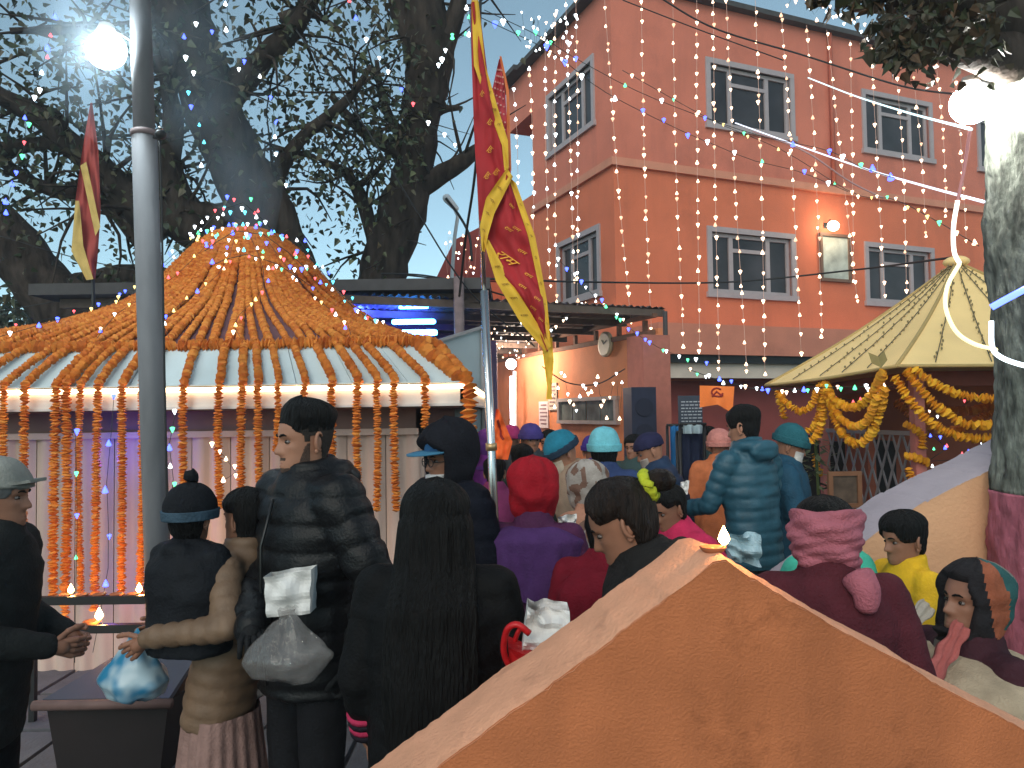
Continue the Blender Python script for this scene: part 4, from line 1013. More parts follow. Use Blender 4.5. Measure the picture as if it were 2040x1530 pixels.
def cloth(root, nm, fn, u0, u1, nu, nv, mt, off=0.0):
    b = MB(); o = Vector(root.location)
    b.grid(lambda u, v: fn(lerp(u0, u1, u), v) - o + V(0, -off, 0), nu, nv); b.build(nm, mt, root, True)
def decal(b, fn, u, v, su, sv, rot, off, root, glyph=RAM):
    o = Vector(root.location); vs, fs = glyph; out = []
    for q in vs:
        x = q.x * math.cos(rot) - q.y * math.sin(rot); y = q.x * math.sin(rot) + q.y * math.cos(rot)
        out.append(fn(u + x * su, v - y * sv) - o + V(0, -off, 0))
    b.add(out, fs)
big = thing('pennant', 'tall red pennant with yellow edges and yellow lettering limp along the flagpole', 'flag', P(950, 300, 4.08))
fU = ruled([(0, 938, 5), (.3, 940, 130), (.6, 944, 260), (1, 955, 440)], [(0, 953, 0), (.3, 972, 150), (.6, 1004, 270), (1, 1020, 440)], 4.06, .05, 2.0, .02)
cloth(big, 'upper_field', fU, 0, 1, 14, 50, red_cloth)
fUe = ruled([(0, 939, 0), (.3, 944, 130), (.55, 976, 225), (.8, 1000, 290), (1, 1005, 340)], [(0, 953, 0), (.3, 967, 130), (.55, 992, 215), (.8, 1012, 280), (1, 1014, 335)], 4.035, .03, 3.0)
cloth(big, 'upper_border', fUe, 0, 1, 5, 40, yel_cloth)
fF = ruled([(0, 1010, 335), (.4, 968, 395), (.7, 956, 450), (1, 960, 500)], [(0, 1022, 352), (.4, 985, 425), (.7, 972, 470), (1, 966, 502)], 4.0, .03, 4.0)
cloth(big, 'folded_border', fF, 0, 1, 5, 26, yel_cloth)
fL = ruled([(0, 1008, 345), (.35, 967, 470), (.6, 1005, 560), (.8, 1045, 630), (1, 1088, 700)], [(0, 1020, 365), (.35, 1058, 480), (.6, 1078, 570), (.8, 1088, 640), (1, 1094, 700)], 4.04, .07, 5.0, .03)
cloth(big, 'lower_field', fL, 0, 1, 16, 40, red_cloth)
fLr = ruled([(0, 1012, 350), (.4, 1052, 470), (.7, 1080, 600), (1, 1091, 690)], [(0, 1028, 365), (.4, 1066, 470), (.7, 1090, 600), (1, 1098, 690)], 4.015, .02, 6.0)
cloth(big, 'side_border', fLr, 0, 1, 4, 34, yel_cloth)
fLl = ruled([(0, 962, 475), (.3, 988, 560), (.65, 1035, 640), (1, 1086, 700)], [(0, 974, 478), (.3, 1018, 560), (.65, 1068, 640), (1, 1098, 690)], 4.005, .02, 7.0)
cloth(big, 'lower_border', fLl, 0, 1, 5, 30, yel_cloth)
fT = ruled([(0, 1078, 680), (.4, 1085, 730), (.8, 1090, 770), (1, 1088, 795)], [(0, 1100, 672), (.4, 1103, 720), (.8, 1099, 770), (1, 1100, 796)], 4.02, .03, 8.0)
cloth(big, 'tail', fT, 0, 1, 5, 18, yel_cloth)
b = MB()
for u, v in ((.45, .42), (.6, .55), (.5, .68), (.65, .78), (.7, .9), (.35, .8)): decal(b, fU, u, v, .20, .030, .9, .012, big)
decal(b, fL, .28, .47, .50, .055, -1.0, .012, big)
for u, v in ((.62, .16), (.7, .29), (.72, .42), (.72, .55), (.45, .62), (.8, .68), (.55, .74), (.5, .30), (.75, .80), (.85, .9)): decal(b, fL, u, v, .19, .024, -.75, .012, big)
b.build('lettering', yprint, big, kind='stuff')
b = MB()
for v in (.18, .32, .40, .5, .62, .72, .85): decal(b, fLr, .45, v, .42, .012, -1.3, .008, big)
for v in (.2, .35, .5, .7): decal(b, fF, .5, v, .5, .022, 1.1, .008, big)
for v in (.2, .33, .45, .6): decal(b, fLl, .5, v, .4, .025, .2, .008, big)
for v in (.36, .45, .55, .66): decal(b, fUe, .5, v, .5, .018, -.8, .008, big)
b.build('border_print', dprint, big, kind='stuff')
small = thing('pennant', 'dotted pinkish red pennant hanging just behind the tall pennant', 'flag', P(1000, 250, 4.3))
fS = ruled([(0, 994, 118), (.4, 978, 190), (.8, 985, 290), (1, 1000, 345)], [(0, 998, 116), (.25, 1006, 170), (.8, 1013, 300), (1, 1018, 345)], 4.28, .05, 9.0)
cloth(small, 'field', fS, 0, 1, 8, 30, red2_cloth)
b = MB()
for i in range(4):
    for j in range(13):
        p = fS(.14 + .22 * i + .05 * (j % 2), .12 + .065 * j) - Vector(small.location); b.ell(p + V(0, -.008, 0), (.006, .003, .006), 6, 4)
b.build('dots', M('pale_dot_print', (.75, .35, .3), .7, 0), small, kind='stuff')
fS2 = ruled([(0, 995, 112), (.5, 1008, 180), (1, 1012, 340)], [(0, 999, 112), (.5, 1014, 180), (1, 1019, 340)], 4.27, .02, 3.3); cloth(small, 'border', fS2, 0, 1, 3, 20, M('orange_border', (.75, .2, .06), .7, .1))
lf = thing('pennant', 'faded red and yellow pennant on a thin stick to the side of the steel pole', 'flag', P(170, 400, 6.8))
fA = ruled([(0, 180, 205), (.25, 164, 300), (.5, 150, 400), (.8, 142, 500), (1, 172, 556)], [(0, 184, 205), (.25, 196, 300), (.5, 201, 420), (.8, 194, 520), (1, 190, 556)], 6.8, .12, 12.0)
cloth(lf, 'field', fA, 0, 1, 12, 40, M('faded_red_cloth', (.36, .06, .05), .8, .15, 5))
fA2 = ruled([(0, 150, 400), (.5, 142, 500), (1, 172, 558)], [(0, 158, 400), (.5, 166, 490), (1, 186, 556)], 6.74, .03, 13.0); cloth(lf, 'border', fA2, 0, 1, 4, 18, M('faded_yellow_cloth', (.55, .38, .12), .8, .1))
fA3 = ruled([(0, 160, 330), (1, 190, 470)], [(0, 172, 322), (1, 200, 452)], 6.72, .03, 14.0); cloth(lf, 'fold', fA3, 0, 1, 4, 18, MATS['faded_yellow_cloth'])
a_, c_ = P(186, 640, 6.85), P(182, 215, 6.85); b = MB(); b.tube([V(a_.x, a_.y, 0) - lf.location, a_ - lf.location, c_ - lf.location], .014, 8); b.build('stick', iron_black, lf, True)
df = thing('cloth_banner', 'bright orange pointed banner with dark emblem beside the flagpole', 'banner', P(1003, 870, 4.6))
fD = ruled([(0, 988, 815), (.3, 985, 850), (1, 986, 914)], [(0, 994, 815), (.3, 1006, 845), (.7, 1021, 880), (1, 1012, 916)], 4.6, .05, 15.0)
cloth(df, 'cloth', fD, 0, 1, 10, 20, M('vivid_saffron_cloth', (.90, .13, .02), .75, .1, 6))
b = MB(); o = Vector(df.location); b.tube([fD(.35, .2) - o, fD(.5, .35) - o, fD(.4, .5) - o, fD(.55, .62) - o], .009, 5); b.build('emblem', MATS['dark_red_print'], df, kind='stuff')
# ================================================================== CABLES
def cable(label, pts, r=.006, mat_=wirem, n=40, name='cable', cat='cable', group=None):
    b = MB(); b.tube(smoothpath([P(*p) for p in pts], n), r, 5); return b.build(name, mat_, None, True, label=label, cat=cat, group=group)
cable('thin cable from the tree crown down to the shed behind the flagpole', [(590, 60, 6), (700, 210, 6), (830, 420, 6.2), (940, 585, 6.5), (1065, 690, 7.5)], .007)
cable('dark cable crossing level in front of the lower house windows', [(960, 555, 8), (1180, 562, 9), (1450, 562, 10), (1700, 538, 9.5), (1905, 512, 7)], .012)
cable('sagging cable dropping across the front of the porch', [(780, 545, 9), (900, 560, 8.6), (1010, 590, 8.2)], .010)
cable('upper cable of the bundle over the shelter roof', [(760, 545, 9), (840, 548, 8.6), (925, 563, 8.3)], .010)
cable('brown cable with drooping stubs over the upper facade', [(1290, -20, 10), (1420, 55, 10), (1600, 110, 10), (1790, 170, 9.5), (1920, 190, 8)], .012)
cable('thin cable just below the brown one on the upper facade', [(1240, 0, 10), (1400, 62, 10), (1560, 120, 10)], .008)
cable('thin guy cable beside the flagpole top', [(957, 0, 5), (950, 300, 5), (928, 470, 5.5), (915, 590, 6)], .010)
cable('pale hooked street lamp arm cable beyond the flagpole', [(888, 395, 11), (915, 430, 11), (935, 470, 11), (940, 520, 11)], .02)
cable('cable sagging along the top of the orange shed wall', [(1080, 730, 9.3), (1130, 762, 9.2), (1190, 765, 9.1), (1245, 735, 9)], .008)
for k, (a, c) in enumerate((((0, 470, 9), (300, 545, 8.4)), ((0, 620, 9), (260, 560, 8.6)), ((60, 690, 9), (270, 600, 8.4)))):
    cable(('highest', 'middle', 'lowest')[k] + ' of the thin cables strung beyond the pavilion beside the faded pennant', [a, ((a[0] + c[0]) / 2, (a[1] + c[1]) / 2 + 6, 8.8), c], .006, group=None)
sl = thing('street_lamp', 'pale curved street lamp seen against the sky beside the flag', 'lamp', P(905, 420, 12))
o = Vector(sl.location); b = MB(); b.capsule(P(890, 395, 12) - o, P(908, 415, 12) - o, .07, .05, 10); b.build('head', M('pale_lamp_shell', (.7, .72, .75), .5, .05), sl, True)
b = MB(); q = P(900, 560, 12); b.tube([V(q.x, q.y, 0) - o, q - o, P(906, 470, 12) - o, P(912, 430, 12) - o, P(902, 408, 12) - o], .03, 8); b.build('arm', M('pale_lamp_arm', (.5, .52, .55), .5, .05), sl, True)
# ================================================================== FAIRY LIGHTS
warm = E('fairy_warm', (1.0, .66, .42), 4.5); white = E('fairy_white', (.85, .95, 1.0), 5); blue = E('fairy_blue', (.06, .10, 1.0), 5); green = E('fairy_green', (.12, 1.0, .40), 2.2); redl = E('fairy_red', (1.0, .10, .12), 3); cyan = E('fairy_cyan', (.12, .75, 1.0), 2.5); yell = E('fairy_yellow', (1.0, .75, .25), 2.5)
halo_b = M('blue_bulb_shell', (.02, .03, .5), .3, 0, emit=(.01, .02, 1.0), es=1.6, sample=False)
dimw = E('fairy_dim', (1.0, .58, .36), 1.5)
CM = {'v': dimw, 'w': warm, 'W': white, 'b': blue, 'g': green, 'r': redl, 'c': cyan, 'y': yell}
lwire = M('fairy_wire', (.75, .45, .36), .5, 0); dwire = M('dark_fairy_wire', (.02, .03, .025), .6, 0)
def bulb_shape(b, p, r, down=True):
    # small heart shaped plastic cap: cone with a rounded top
    s = -1 if down else 1
    a0 = rnd.random() * 6
    b.loft([(p.x, p.y, p.z + s * r * 1.3, r * .1, r * .1), (p.x, p.y, p.z, r * .75, r * .75), (p.x, p.y, p.z - s * r * .7, r, r), (p.x, p.y, p.z - s * r * 1.0, r * .5, r * .5)] if s < 0 else
           [(p.x, p.y, p.z - r * 1.0, r * .5, r * .5), (p.x, p.y, p.z - r * .7, r, r), (p.x, p.y, p.z, r * .75, r * .75), (p.x, p.y, p.z + r * 1.3, r * .1, r * .1)], 6)
def fairy(label, pts, bulbs, r, wire=lwire, wr=.003, group=None, cat='string lights', sag=0):
    # pts: wire path (world), bulbs: list of (point, code)
    root = thing('fairy_light_string', label, cat, pts[0], 0, group); o = Vector(pts[0])
    b = MB(); b.tube([Vector(p) - o for p in smoothpath(pts, max(4, min(60, int(pathlen(pts) * 5))))], wr, 4); b.build('wire', wire, root, True)
    by = {}
    for p, c in bulbs: by.setdefault(c, []).append(p)
    for c, ps in by.items():
        b = MB()
        for p in ps: bulb_shape(b, p - o + V(rnd.uniform(-.01, .01), rnd.uniform(-.01, .01), 0), r * rnd.uniform(.75, 1.15) * (1.15 if c == 'b' else 1), rnd.random() < .6)
        b.build('bulbs', CM[c], root, True, kind='stuff')
    return root
CUR = [(1022, 175, 1032, 365), (1055, 130, 1062, 520), (1086, 60, 1096, 570), (1106, 20, 1108, 600), (1127, 0, 1143, 560), (1147, -20, 1150, 610), (1203, -20, 1268, 760), (1277, -20, 1305, 810), (1340, -20, 1362, 690), (1388, -20, 1394, 700), (1421, -20, 1433, 735), (1446, -20, 1488, 740), (1504, -20, 1524, 745), (1556, 20, 1596, 705), (1607, 50, 1638, 670), (1647, 60, 1708, 600), (1694, 80, 1701, 560), (1735, 90, 1762, 590), (1781, 85, 1806, 580), (1820, 150, 1845, 470), (1865, 125, 1885, 430), (1902, 125, 1925, 480)]
for i, (x0, y0, x1, y1) in enumerate(CUR):
    d = 10.6 if i > 5 else 10.9; n = 2
    dz = .0
    a, c = P(x0, y0, d - .0), P(x1, y1, d - (1.2 if y1 > 690 else .4))
    pts = [a, a.lerp(c, .5) + V(rnd.uniform(-.03, .03), rnd.uniform(-.05, .05), 0), c]
    L = (c - a).length; bl_ = []; t = 0.02
    while t < 1:
        p = smoothpath(pts, 60)[int(t * 59)]; bl_.append((p, rnd.choice('wwwv') if i > 5 or rnd.random() < .6 else 'W'))
        t += rnd.choice((.14, .18, .24, .28)) / L
    bl_.append((c, 'w'))
    fairy(f'hanging curtain string of warm fairy bulbs over the salmon facade, {ORD[i]} counted from the flag', pts, bl_, .0235, lwire, .003, 'curtain strings on the salmon house')
def scat(label, pts, n, codes, r, wire=dwire, jit=.02, group='string lights among the trees'):
    pp = [P(*p) for p in pts]; sp_ = smoothpath(pp, 120); L = []
    for k in range(n):
        p = sp_[min(119, int((k + .5 + rnd.uniform(-.25, .25)) / n * 119))]; L.append((p + V(rnd.uniform(-jit, jit), 0, rnd.uniform(-jit, jit)), rnd.choice(codes)))
    return fairy(label, pp, L, r, wire, .003, group)
scat('blue and white light string slanting from the flag top across the house', [(958, 35, 5.5), (1100, 105, 6.3), (1205, 183, 7), (1346, 255, 7.6), (1427, 290, 8), (1502, 320, 8), (1593, 342, 8), (1690, 382, 8)], 14, 'bbWgb', .022)
scat('upper blue and white light string slanting towards the lamp lit tree', [(965, 20, 5.5), (1080, 75, 6.2), (1164, 126, 7), (1300, 195, 7.2), (1495, 265, 7.6), (1643, 298, 7), (1715, 333, 6), (1800, 360, 5)], 14, 'bgbWW', .020)
scat('pale light string falling from the lamp lit tree past the lower windows', [(1240, 140, 8), (1420, 240, 8), (1560, 300, 8), (1700, 385, 8), (1780, 397, 7), (1865, 440, 6), (1950, 490, 5)], 22, 'wywg', .018)
scat('blue light string drooping from the flag to the shed roof edge', [(1110, 515, 8.5), (1160, 565, 8.6), (1215, 620, 8.7), (1290, 680, 8.7), (1360, 712, 8.7), (1420, 725, 8.7)], 20, 'bWbgb', .020)
scat('light string looped along the shed wall over the crowd', [(1075, 690, 9), (1120, 640, 8.8), (1180, 600, 8.8), (1250, 640, 8.8)], 14, 'wWw', .016)
scat('mixed light string along the tent edge and the banner', [(1370, 735, 6), (1440, 760, 5.8), (1530, 778, 5.6), (1640, 772, 5.3), (1780, 770, 4.9)], 26, 'bWbgWw', .014)
scat('mixed light string inside the tent pavilion above the lattice gate', [(1640, 790, 6.5), (1700, 800, 6.4), (1800, 770, 6.3), (1870, 830, 6.2), (1960, 780, 6.0)], 16, 'wWgbr', .014)
scat('coloured light string low inside the tent pavilion behind the gable', [(1850, 860, 6.2), (1890, 890, 6.0), (1840, 905, 6.0), (1880, 930, 5.9), (1960, 880, 5.6)], 12, 'gbWbr', .014)
for k, (pts, n, lab) in enumerate((
    ([(108, 20, 6.5), (96, 95, 6.5), (78, 150, 6.5), (70, 190, 6.5), (52, 226, 6.5), (50, 290, 6.5), (20, 375, 6.5), (4, 440, 6.5)], 15, 'coloured light string hanging in the leaves beside the pole lamp'),
    ([(452, 0, 6.5), (450, 62, 6.5), (372, 52, 6.5), (366, 105, 6.5), (385, 150, 6.5), (377, 195, 6.5), (396, 242, 6.5), (402, 290, 6.5), (400, 345, 6.5)], 12, 'blue white light string down the thick leaning trunk'),
    ([(690, -10, 7), (735, 90, 7), (795, 172, 7), (826, 212, 7), (852, 247, 7), (895, 275, 7), (925, 308, 7)], 10, 'light string down the forking trunk to the flag'),
    ([(925, 10, 6), (945, 60, 6), (900, 70, 6), (888, 110, 6), (868, 140, 6)], 10, 'white light cluster string in the fork of the dark tree'),
    ([(490, 155, 8), (470, 110, 8), (540, 190, 8), (550, 330, 8), (580, 375, 8)], 8, 'sparse blue light string in the middle of the crown'))):
    scat(lab, pts, n, ('grbWr', 'WbWc', 'WbWr', 'WWg', 'bWW')[k], .019)
# bell roof lights
def onroof(px, py):
    return P(px, py, 5.0 if py > 620 else 5.6)
for k in range(6):
    a0 = -2.5 + .33 * k; path = [dome_pt(a0 + .10 * math.sin(t * 7 + k), t, .085) for t in [j / 14 for j in range(15)]]
    L = [(path[j].lerp(path[j + 1], rnd.random()) + V(rnd.uniform(-.04, .04), -.01, 0), rnd.choice('ybWbyrw')) for j in range(14)]
    fairy(f'coloured light string lying down the bell roof, {ORD[k]} from its dark end', path, L, .013, dwire, .002, 'light strings on the bell roof')
for k, (x0, x1, y0) in enumerate(((385, 560, 415), (370, 610, 470), (340, 640, 520))):
    pts = [P(x0, y0 + 70, 6.4), P(x0 + (x1 - x0) * .25, y0 + 8, 6.2), P((x0 + x1) / 2, y0 - 12, 6.1), P(x0 + (x1 - x0) * .75, y0 + 12, 6.2), P(x1, y0 + 70, 6.4)]
    scat(('top', 'middle', 'lowest')[k] + ' coloured light loop crowning the tip of the bell roof', [(x0, y0 + 60, 6.3), (x0 + (x1 - x0) * .3, y0 + 5, 6.0), ((x0 + x1) / 2, y0 - 14, 5.9), (x0 + (x1 - x0) * .72, y0 + 8, 6.0), (x1, y0 + 65, 6.3)], 30, 'grWbcWr', .014, jit=.07, group='light loops at the tip of the bell roof')
scat('white light string along the slope of the bell roof facing the shelter', [(590, 470, 6.3), (640, 540, 6.2), (690, 600, 6.0), (750, 645, 5.8), (810, 680, 5.5)], 26, 'WbcrW', .013, jit=.04)
scat('white light string along the far slope of the bell roof', [(420, 470, 6.5), (360, 520, 6.5), (310, 580, 6.5), (250, 620, 6.4), (180, 650, 6.3)], 20, 'WWcbg', .013, jit=.04)
scat('green light string beyond the pavilion under the faded pennant', [(60, 690, 8), (120, 650, 8), (150, 640, 8), (195, 630, 8), (230, 640, 8), (300, 600, 8)], 16, 'gWgWb', .018)
for k, (xs, codes) in enumerate((([(227, 790), (221, 870), (214, 935), (212, 1010), (218, 1110), (185, 1300)], 'b'), ([(150, 860), (154, 1005), (153, 1065), (152, 1130), (149, 1320)], 'bg'), ([(350, 820), (337, 885), (345, 950), (340, 1020)], 'Wgb'), ([(424, 885), (470, 940), (440, 960)], 'w'))):
    pts = [(x, y, 4.45) for x, y in xs]; pp = [P(*p) for p in pts]; L = []
    path = smoothpath(pp, 12)
    for j, p in enumerate(path):
        if j % 2 == 0: L.append((p, codes[(j // 2) % len(codes)]))
    fairy(('blue light string hanging down the pavilion wall near the steel pole', 'blue and green light string hanging down the pavilion wall by the lamp rack', 'pale light string hanging close beside the steel pole on the pavilion wall', 'short warm light string on the pavilion wall beside the man in black')[k], pp, L, .015, dwire, .002, 'light strings on the pavilion wall')
pbl = bpy.data.lights.new('blue_string_light', 'POINT'); pbl.energy = 3.0; pbl.color = (.06, .06, 1); pbl.shadow_soft_size = .03
link('blue_string_light', pbl).location = P(222, 900, 4.6)
pbl = bpy.data.lights.new('blue_string_light', 'POINT'); pbl.energy = 1.2; pbl.color = (.08, .06, 1); pbl.shadow_soft_size = .03
link('blue_string_light', pbl).location = P(225, 1180, 4.55)
# sky cluster of bulbs beside the house eave and on the red roof
for k, (n, x0, x1, y0, y1, d, lab) in enumerate(((34, 1040, 1150, 20, 130, 11, 'loose cluster string of white bulbs against the sky at the house corner'), (34, 888, 1000, 445, 560, 13, 'dense string of bulbs spread over the low red roof'), (34, 1570, 1800, -5, 85, 10, 'loose string of white bulbs against the sky over the house parapet'), (30, 980, 1060, 640, 720, 8.6, 'string of tiny bulbs glinting under the shed roof'), (24, 1100, 1240, 740, 850, 8.9, 'string of bulbs looping before the serving window'))):
    pp = [P(x0 + (x1 - x0) * (j / (n - 1)), lerp(y0, y1, rnd.random()) if k != 2 else lerp(y0, y1, j / (n - 1)) + rnd.uniform(-25, 25), d) for j in range(n)]
    fairy(lab, pp, [(p, rnd.choice('WWw' if k in (0, 2) else 'wwW')) for p in pp], .02 if k != 3 else .010, dwire if k != 1 else lwire, .002, 'loose bulb strings')
# rope lights
def rope(label, pts, r, mt): return cable(label, pts, r, mt, 50, 'rope_light', 'rope light')
rope('bright white rope light stretched from the upper facade to the trunk lamp', [(1610, 155, 9), (1700, 190, 7.5), (1800, 222, 5.5), (1935, 258, 3.2)], .007, E('rope_white', (.62, .85, .9), 1.5))
rope('white rope light stretched lower across the facade to the trunk', [(1465, 245, 9), (1590, 290, 7.5), (1720, 335, 6), (1840, 370, 4.5), (1960, 402, 3.3)], .007, E('rope_white2', (.75, .8, .95), 1.3))
rope('thin pinkish rope light drooping towards the lower window', [(1500, 262, 9), (1600, 300, 8.5), (1690, 360, 8.5), (1760, 395, 8.5)], .010, M('unlit_rope', (.5, .28, .28), .5, 0))
rope('pink cable hanging from the trunk lamp', [(1932, 262, 3.1), (1922, 330, 3.1), (1908, 400, 3.1)], .007, M('pink_cable', (.7, .28, .28), .5, 0))
rope('glowing cream tube light hanging below the trunk lamp cable', [(1908, 400, 3.1), (1900, 450, 3.1), (1901, 500, 3.1), (1912, 525, 3.1)], .009, E('rope_cream', (1.0, .95, .8), 2.2))
rope('yellowish tube light looping over the tent roof to the trunk', [(1912, 525, 3.1), (1888, 570, 3.1), (1885, 615, 3.1), (1905, 660, 3.1), (1940, 685, 3.12), (1985, 697, 3.15)], .009, E('rope_yellow', (1.0, .9, .5), 1.3))
rope('blue glowing rope light wrapped round the trunk', [(1975, 612, 3.05), (2000, 598, 3.02), (2030, 582, 2.98), (2080, 556, 2.95)], .014, E('rope_blue', (.10, .16, 1.0), 4, True))
rope('white and green rope light wound low round the trunk', [(1975, 640, 3.08), (1977, 690, 3.06), (1995, 712, 3.02), (2040, 728, 2.97), (2090, 735, 2.95)], .010, E('rope_pale', (.75, .9, 1.0), 3))
# ================================================================== LAMP RACK AND BIN
lr0, lr1 = P(128, 1196, 4.05), P(300, 1188, 4.05)
rack = thing('lamp_rack', 'black iron rack of two rails for oil lamps in front of the pavilion', 'rack', (lr0.x, lr0.y, 0))
o = Vector(rack.location); zu, zl2 = lr0.z, P(128, 1252, 4.05).z; XL = P(470, 1190, 4.05).x - o.x; XS = P(60, 1190, 4.05).x - o.x
for nm, z in (('upper_rail', zu), ('lower_rail', zl2)):
    b = MB(); b.box(((XL + XS) / 2, 0, z), (XL - XS, .10, .028)); b.box(((XL + XS) / 2, -.055, z + .012), (XL - XS, .008, .04)); b.build(nm, iron_black, rack)
for x in (XS + .02, XL - .02):
    b = MB(); b.box((x, .0, zu / 2 - .02), (.03, .03, zu - .035)); b.build('leg', iron_black, rack)
for k in range(9):
    px = 128 + 32 * k if k < 9 else 0
    q = P(130 + 34 * k, 1190, 4.05); lab = f'small clay lamp on the upper rack rail, {ORD[k]} from the man in grey cap'
    diya(lab, (q.x, q.y, zu + .0145), 1.0, k in (0, 4), 'oil lamps on the rack')
q = P(194, 1245, 4.05); diya('lit clay oil lamp burning brightly on the lower rack rail', (q.x - .03, q.y, zl2 + .0145), 1.3, True, 'oil lamps on the rack')
for (px, py, e, d) in ((205, 1238, 1.6, 4.0), (140, 1180, 1.6, 4.1), (280, 1180, 1.6, 4.1)):
    l = bpy.data.lights.new('lamp_flame_light', 'POINT'); l.energy = e * 2.5; l.color = (1, .42, .12); l.shadow_soft_size = .02; link('lamp_flame_light', l).location = P(px, py, d)
q0, q1 = P(92, 1405, 3.35), P(335, 1405, 3.35)
bn = thing('metal_bin', 'dark metal offering bin with a sloping grey blue lid beside the lamp rack', 'bin', ((q0.x + q1.x) / 2, q0.y, 0)); w_ = q1.x - q0.x; zt = q0.z
b = MB(); b.prism([(-w_ / 2, 0, zt), (w_ / 2, 0, zt), (w_ / 2 - .05, .02, .02), (-w_ / 2 + .05, .02, .02)], (0, .42, 0)); b.build('box', M('dark_bin_metal', (.014, .008, .008), .6, .2, 5, dirt=.3), bn)
zt2 = P(200, 1320, 3.6).z
b = MB(); b.add([(-w_ / 2 - .01, -.01, zt + .003), (w_ / 2 + .01, -.01, zt + .003), (w_ / 2 - .02, .43, zt2), (-w_ / 2 + .16, .43, zt2), (-w_ / 2 - .01, -.01, zt + .03), (w_ / 2 + .01, -.01, zt + .03), (w_ / 2 - .02, .43, zt2 + .02), (-w_ / 2 + .16, .43, zt2 + .02)], [(0, 3, 2, 1), (4, 5, 6, 7), (0, 1, 5, 4), (1, 2, 6, 5), (2, 3, 7, 6), (3, 0, 4, 7)]); b.build('lid', M('blue_grey_lid', (.055, .065, .09), .5, .15, 4, dirt=.3), bn)
b = MB(); b.tube([(-w_ / 2 - .04, -.03, zt + .01), (w_ / 2 + .03, -.03, zt + .01)], .022, 8); b.build('rim', M('rust_rim', (.14, .08, .07), .7, .2), bn, True)
# ================================================================== PEOPLE
HT = np.array([ # zn, front, back, half width
 (-.60, .070, .085, .075), (-.30, .052, .052, .056), (-.10, .050, .040, .050), (0.0, .058, .046, .040), (.05, .080, .050, .046), (.12, .086, .056, .054), (.20, .0845, .064, .060), (.30, .083, .074, .064),
 (.40, .083, .084, .0685), (.50, .0825, .091, .073), (.58, .088, .096, .0755), (.70, .085, .100, .077), (.80, .075, .097, .0735), (.88, .058, .084, .063), (.94, .038, .062, .047), (.985, .015, .03, .022), (1.0, .001, .002, .001)])
_hs = []
for c in range(1, 4):
    x = HT[:, 0]; y = HT[:, c]; m = np.gradient(y, x); _hs.append((x, y, m))
def _cub(c, z):
    x, y, m = _hs[c]; i = int(min(max(np.searchsorted(x, z) - 1, 0), len(x) - 2)); h = x[i + 1] - x[i]; t = min(max((z - x[i]) / h, 0), 1)
    return max(0, (2 * t ** 3 - 3 * t * t + 1) * y[i] + (t ** 3 - 2 * t * t + t) * h * m[i] + (-2 * t ** 3 + 3 * t * t) * y[i + 1] + (t ** 3 - t * t) * h * m[i + 1])
HH = 0.235
_cache = {}
def headp(a, zn, off=0.0, face=True):
    k = round(zn, 3)
    if k not in _cache: _cache[k] = (_cub(0, zn), _cub(1, zn), _cub(2, zn))
    f, bk, w = _cache[k]
    s, c = math.sin(a), math.cos(a); d = f if c > 0 else bk
    ph = min(1, max(0, (zn - .5) / .5)); hc = math.sqrt(max(0, 1 - ph ** 2.6)); x = (w + off * hc) * s; y = -(d + off * hc) * math.copysign(abs(c) ** .9, c); z = zn * HH + off * ph ** 1.3
    if face and c > 0 and -.02 < zn < .75:
        g = lambda cx, cz, sx, sz: math.exp(-((x - cx) / sx) ** 2 - ((z - cz) / sz) ** 2)
        pr = float(np.interp(zn, [.25, .30, .335, .38, .46, .54, .6], [0, .008, .027, .024, .014, .006, 0]))
        nw = float(np.interp(zn, [.28, .34, .42, .55], [.017, .0165, .011, .009]))
        y -= pr * math.exp(-(x / nw) ** 2)
        ax_ = abs(x)
        y += .010 * math.exp(-((ax_ - .031) / .015) ** 2 - ((z - .50 * HH) / .011) ** 2)
        y -= .004 * math.exp(-((ax_ - .030) / .022) ** 2 - ((z - .575 * HH) / .008) ** 2)
        y -= .005 * math.exp(-(x / .021) ** 2 - ((z - .212 * HH) / .006) ** 2) + .006 * math.exp(-(x / .018) ** 2 - ((z - .155 * HH) / .007) ** 2)
        y += .003 * math.exp(-(x / .022) ** 2 - ((z - .186 * HH) / .003) ** 2)
        y -= .004 * math.exp(-(x / .018) ** 2 - ((z - .05 * HH) / .012) ** 2)
        y -= .003 * math.exp(-((ax_ - .046) / .014) ** 2 - ((z - .40 * HH) / .014) ** 2)
    return Vector((x, y, z))
def headgrid(b, T, na=56, nz=60, z0=-.55):
    o = len(b.v)
    for j in range(nz + 1):
        t = j / nz; zn = z0 + (1.0 - z0) * (t if t < .9 else t)
        for i in range(na):
            u = i / na * 2 - 1; a = math.pi * (u * .55 + u ** 3 * .45)   # finer toward the face
            b.v.append(tuple(T(headp(a, zn))))
    for j in range(nz):
        for i in range(na): b.f.append((o + j * na + i, o + j * na + (i + 1) % na, o + (j + 1) * na + (i + 1) % na, o + (j + 1) * na + i))
    b.mi += [b.m] * (na * nz)
def ear(b, T, s):
    c = headp(s * 1.62, .46, .0, False); pts = []
    for k in range(13):
        t = k / 12; a = -1.9 + 4.4 * t
        pts.append(T(c + V(s * (.006 + .010 * math.sin(math.pi * t)), .012 + .017 * math.cos(a) * .8 * -1 + .004, .033 * math.sin(a) * (1 if a > 0 else .8))))
    b.tube(pts, [.003 + .0035 * math.sin(math.pi * (k / 12)) for k in range(13)], 6)
    b.ell(T(c + V(s * .004, .012, -.002)), (.007, .014, .024), 10, 8)
    b.ell(T(c + V(s * .008, .006, -.028)), (.006, .008, .009), 8, 6)
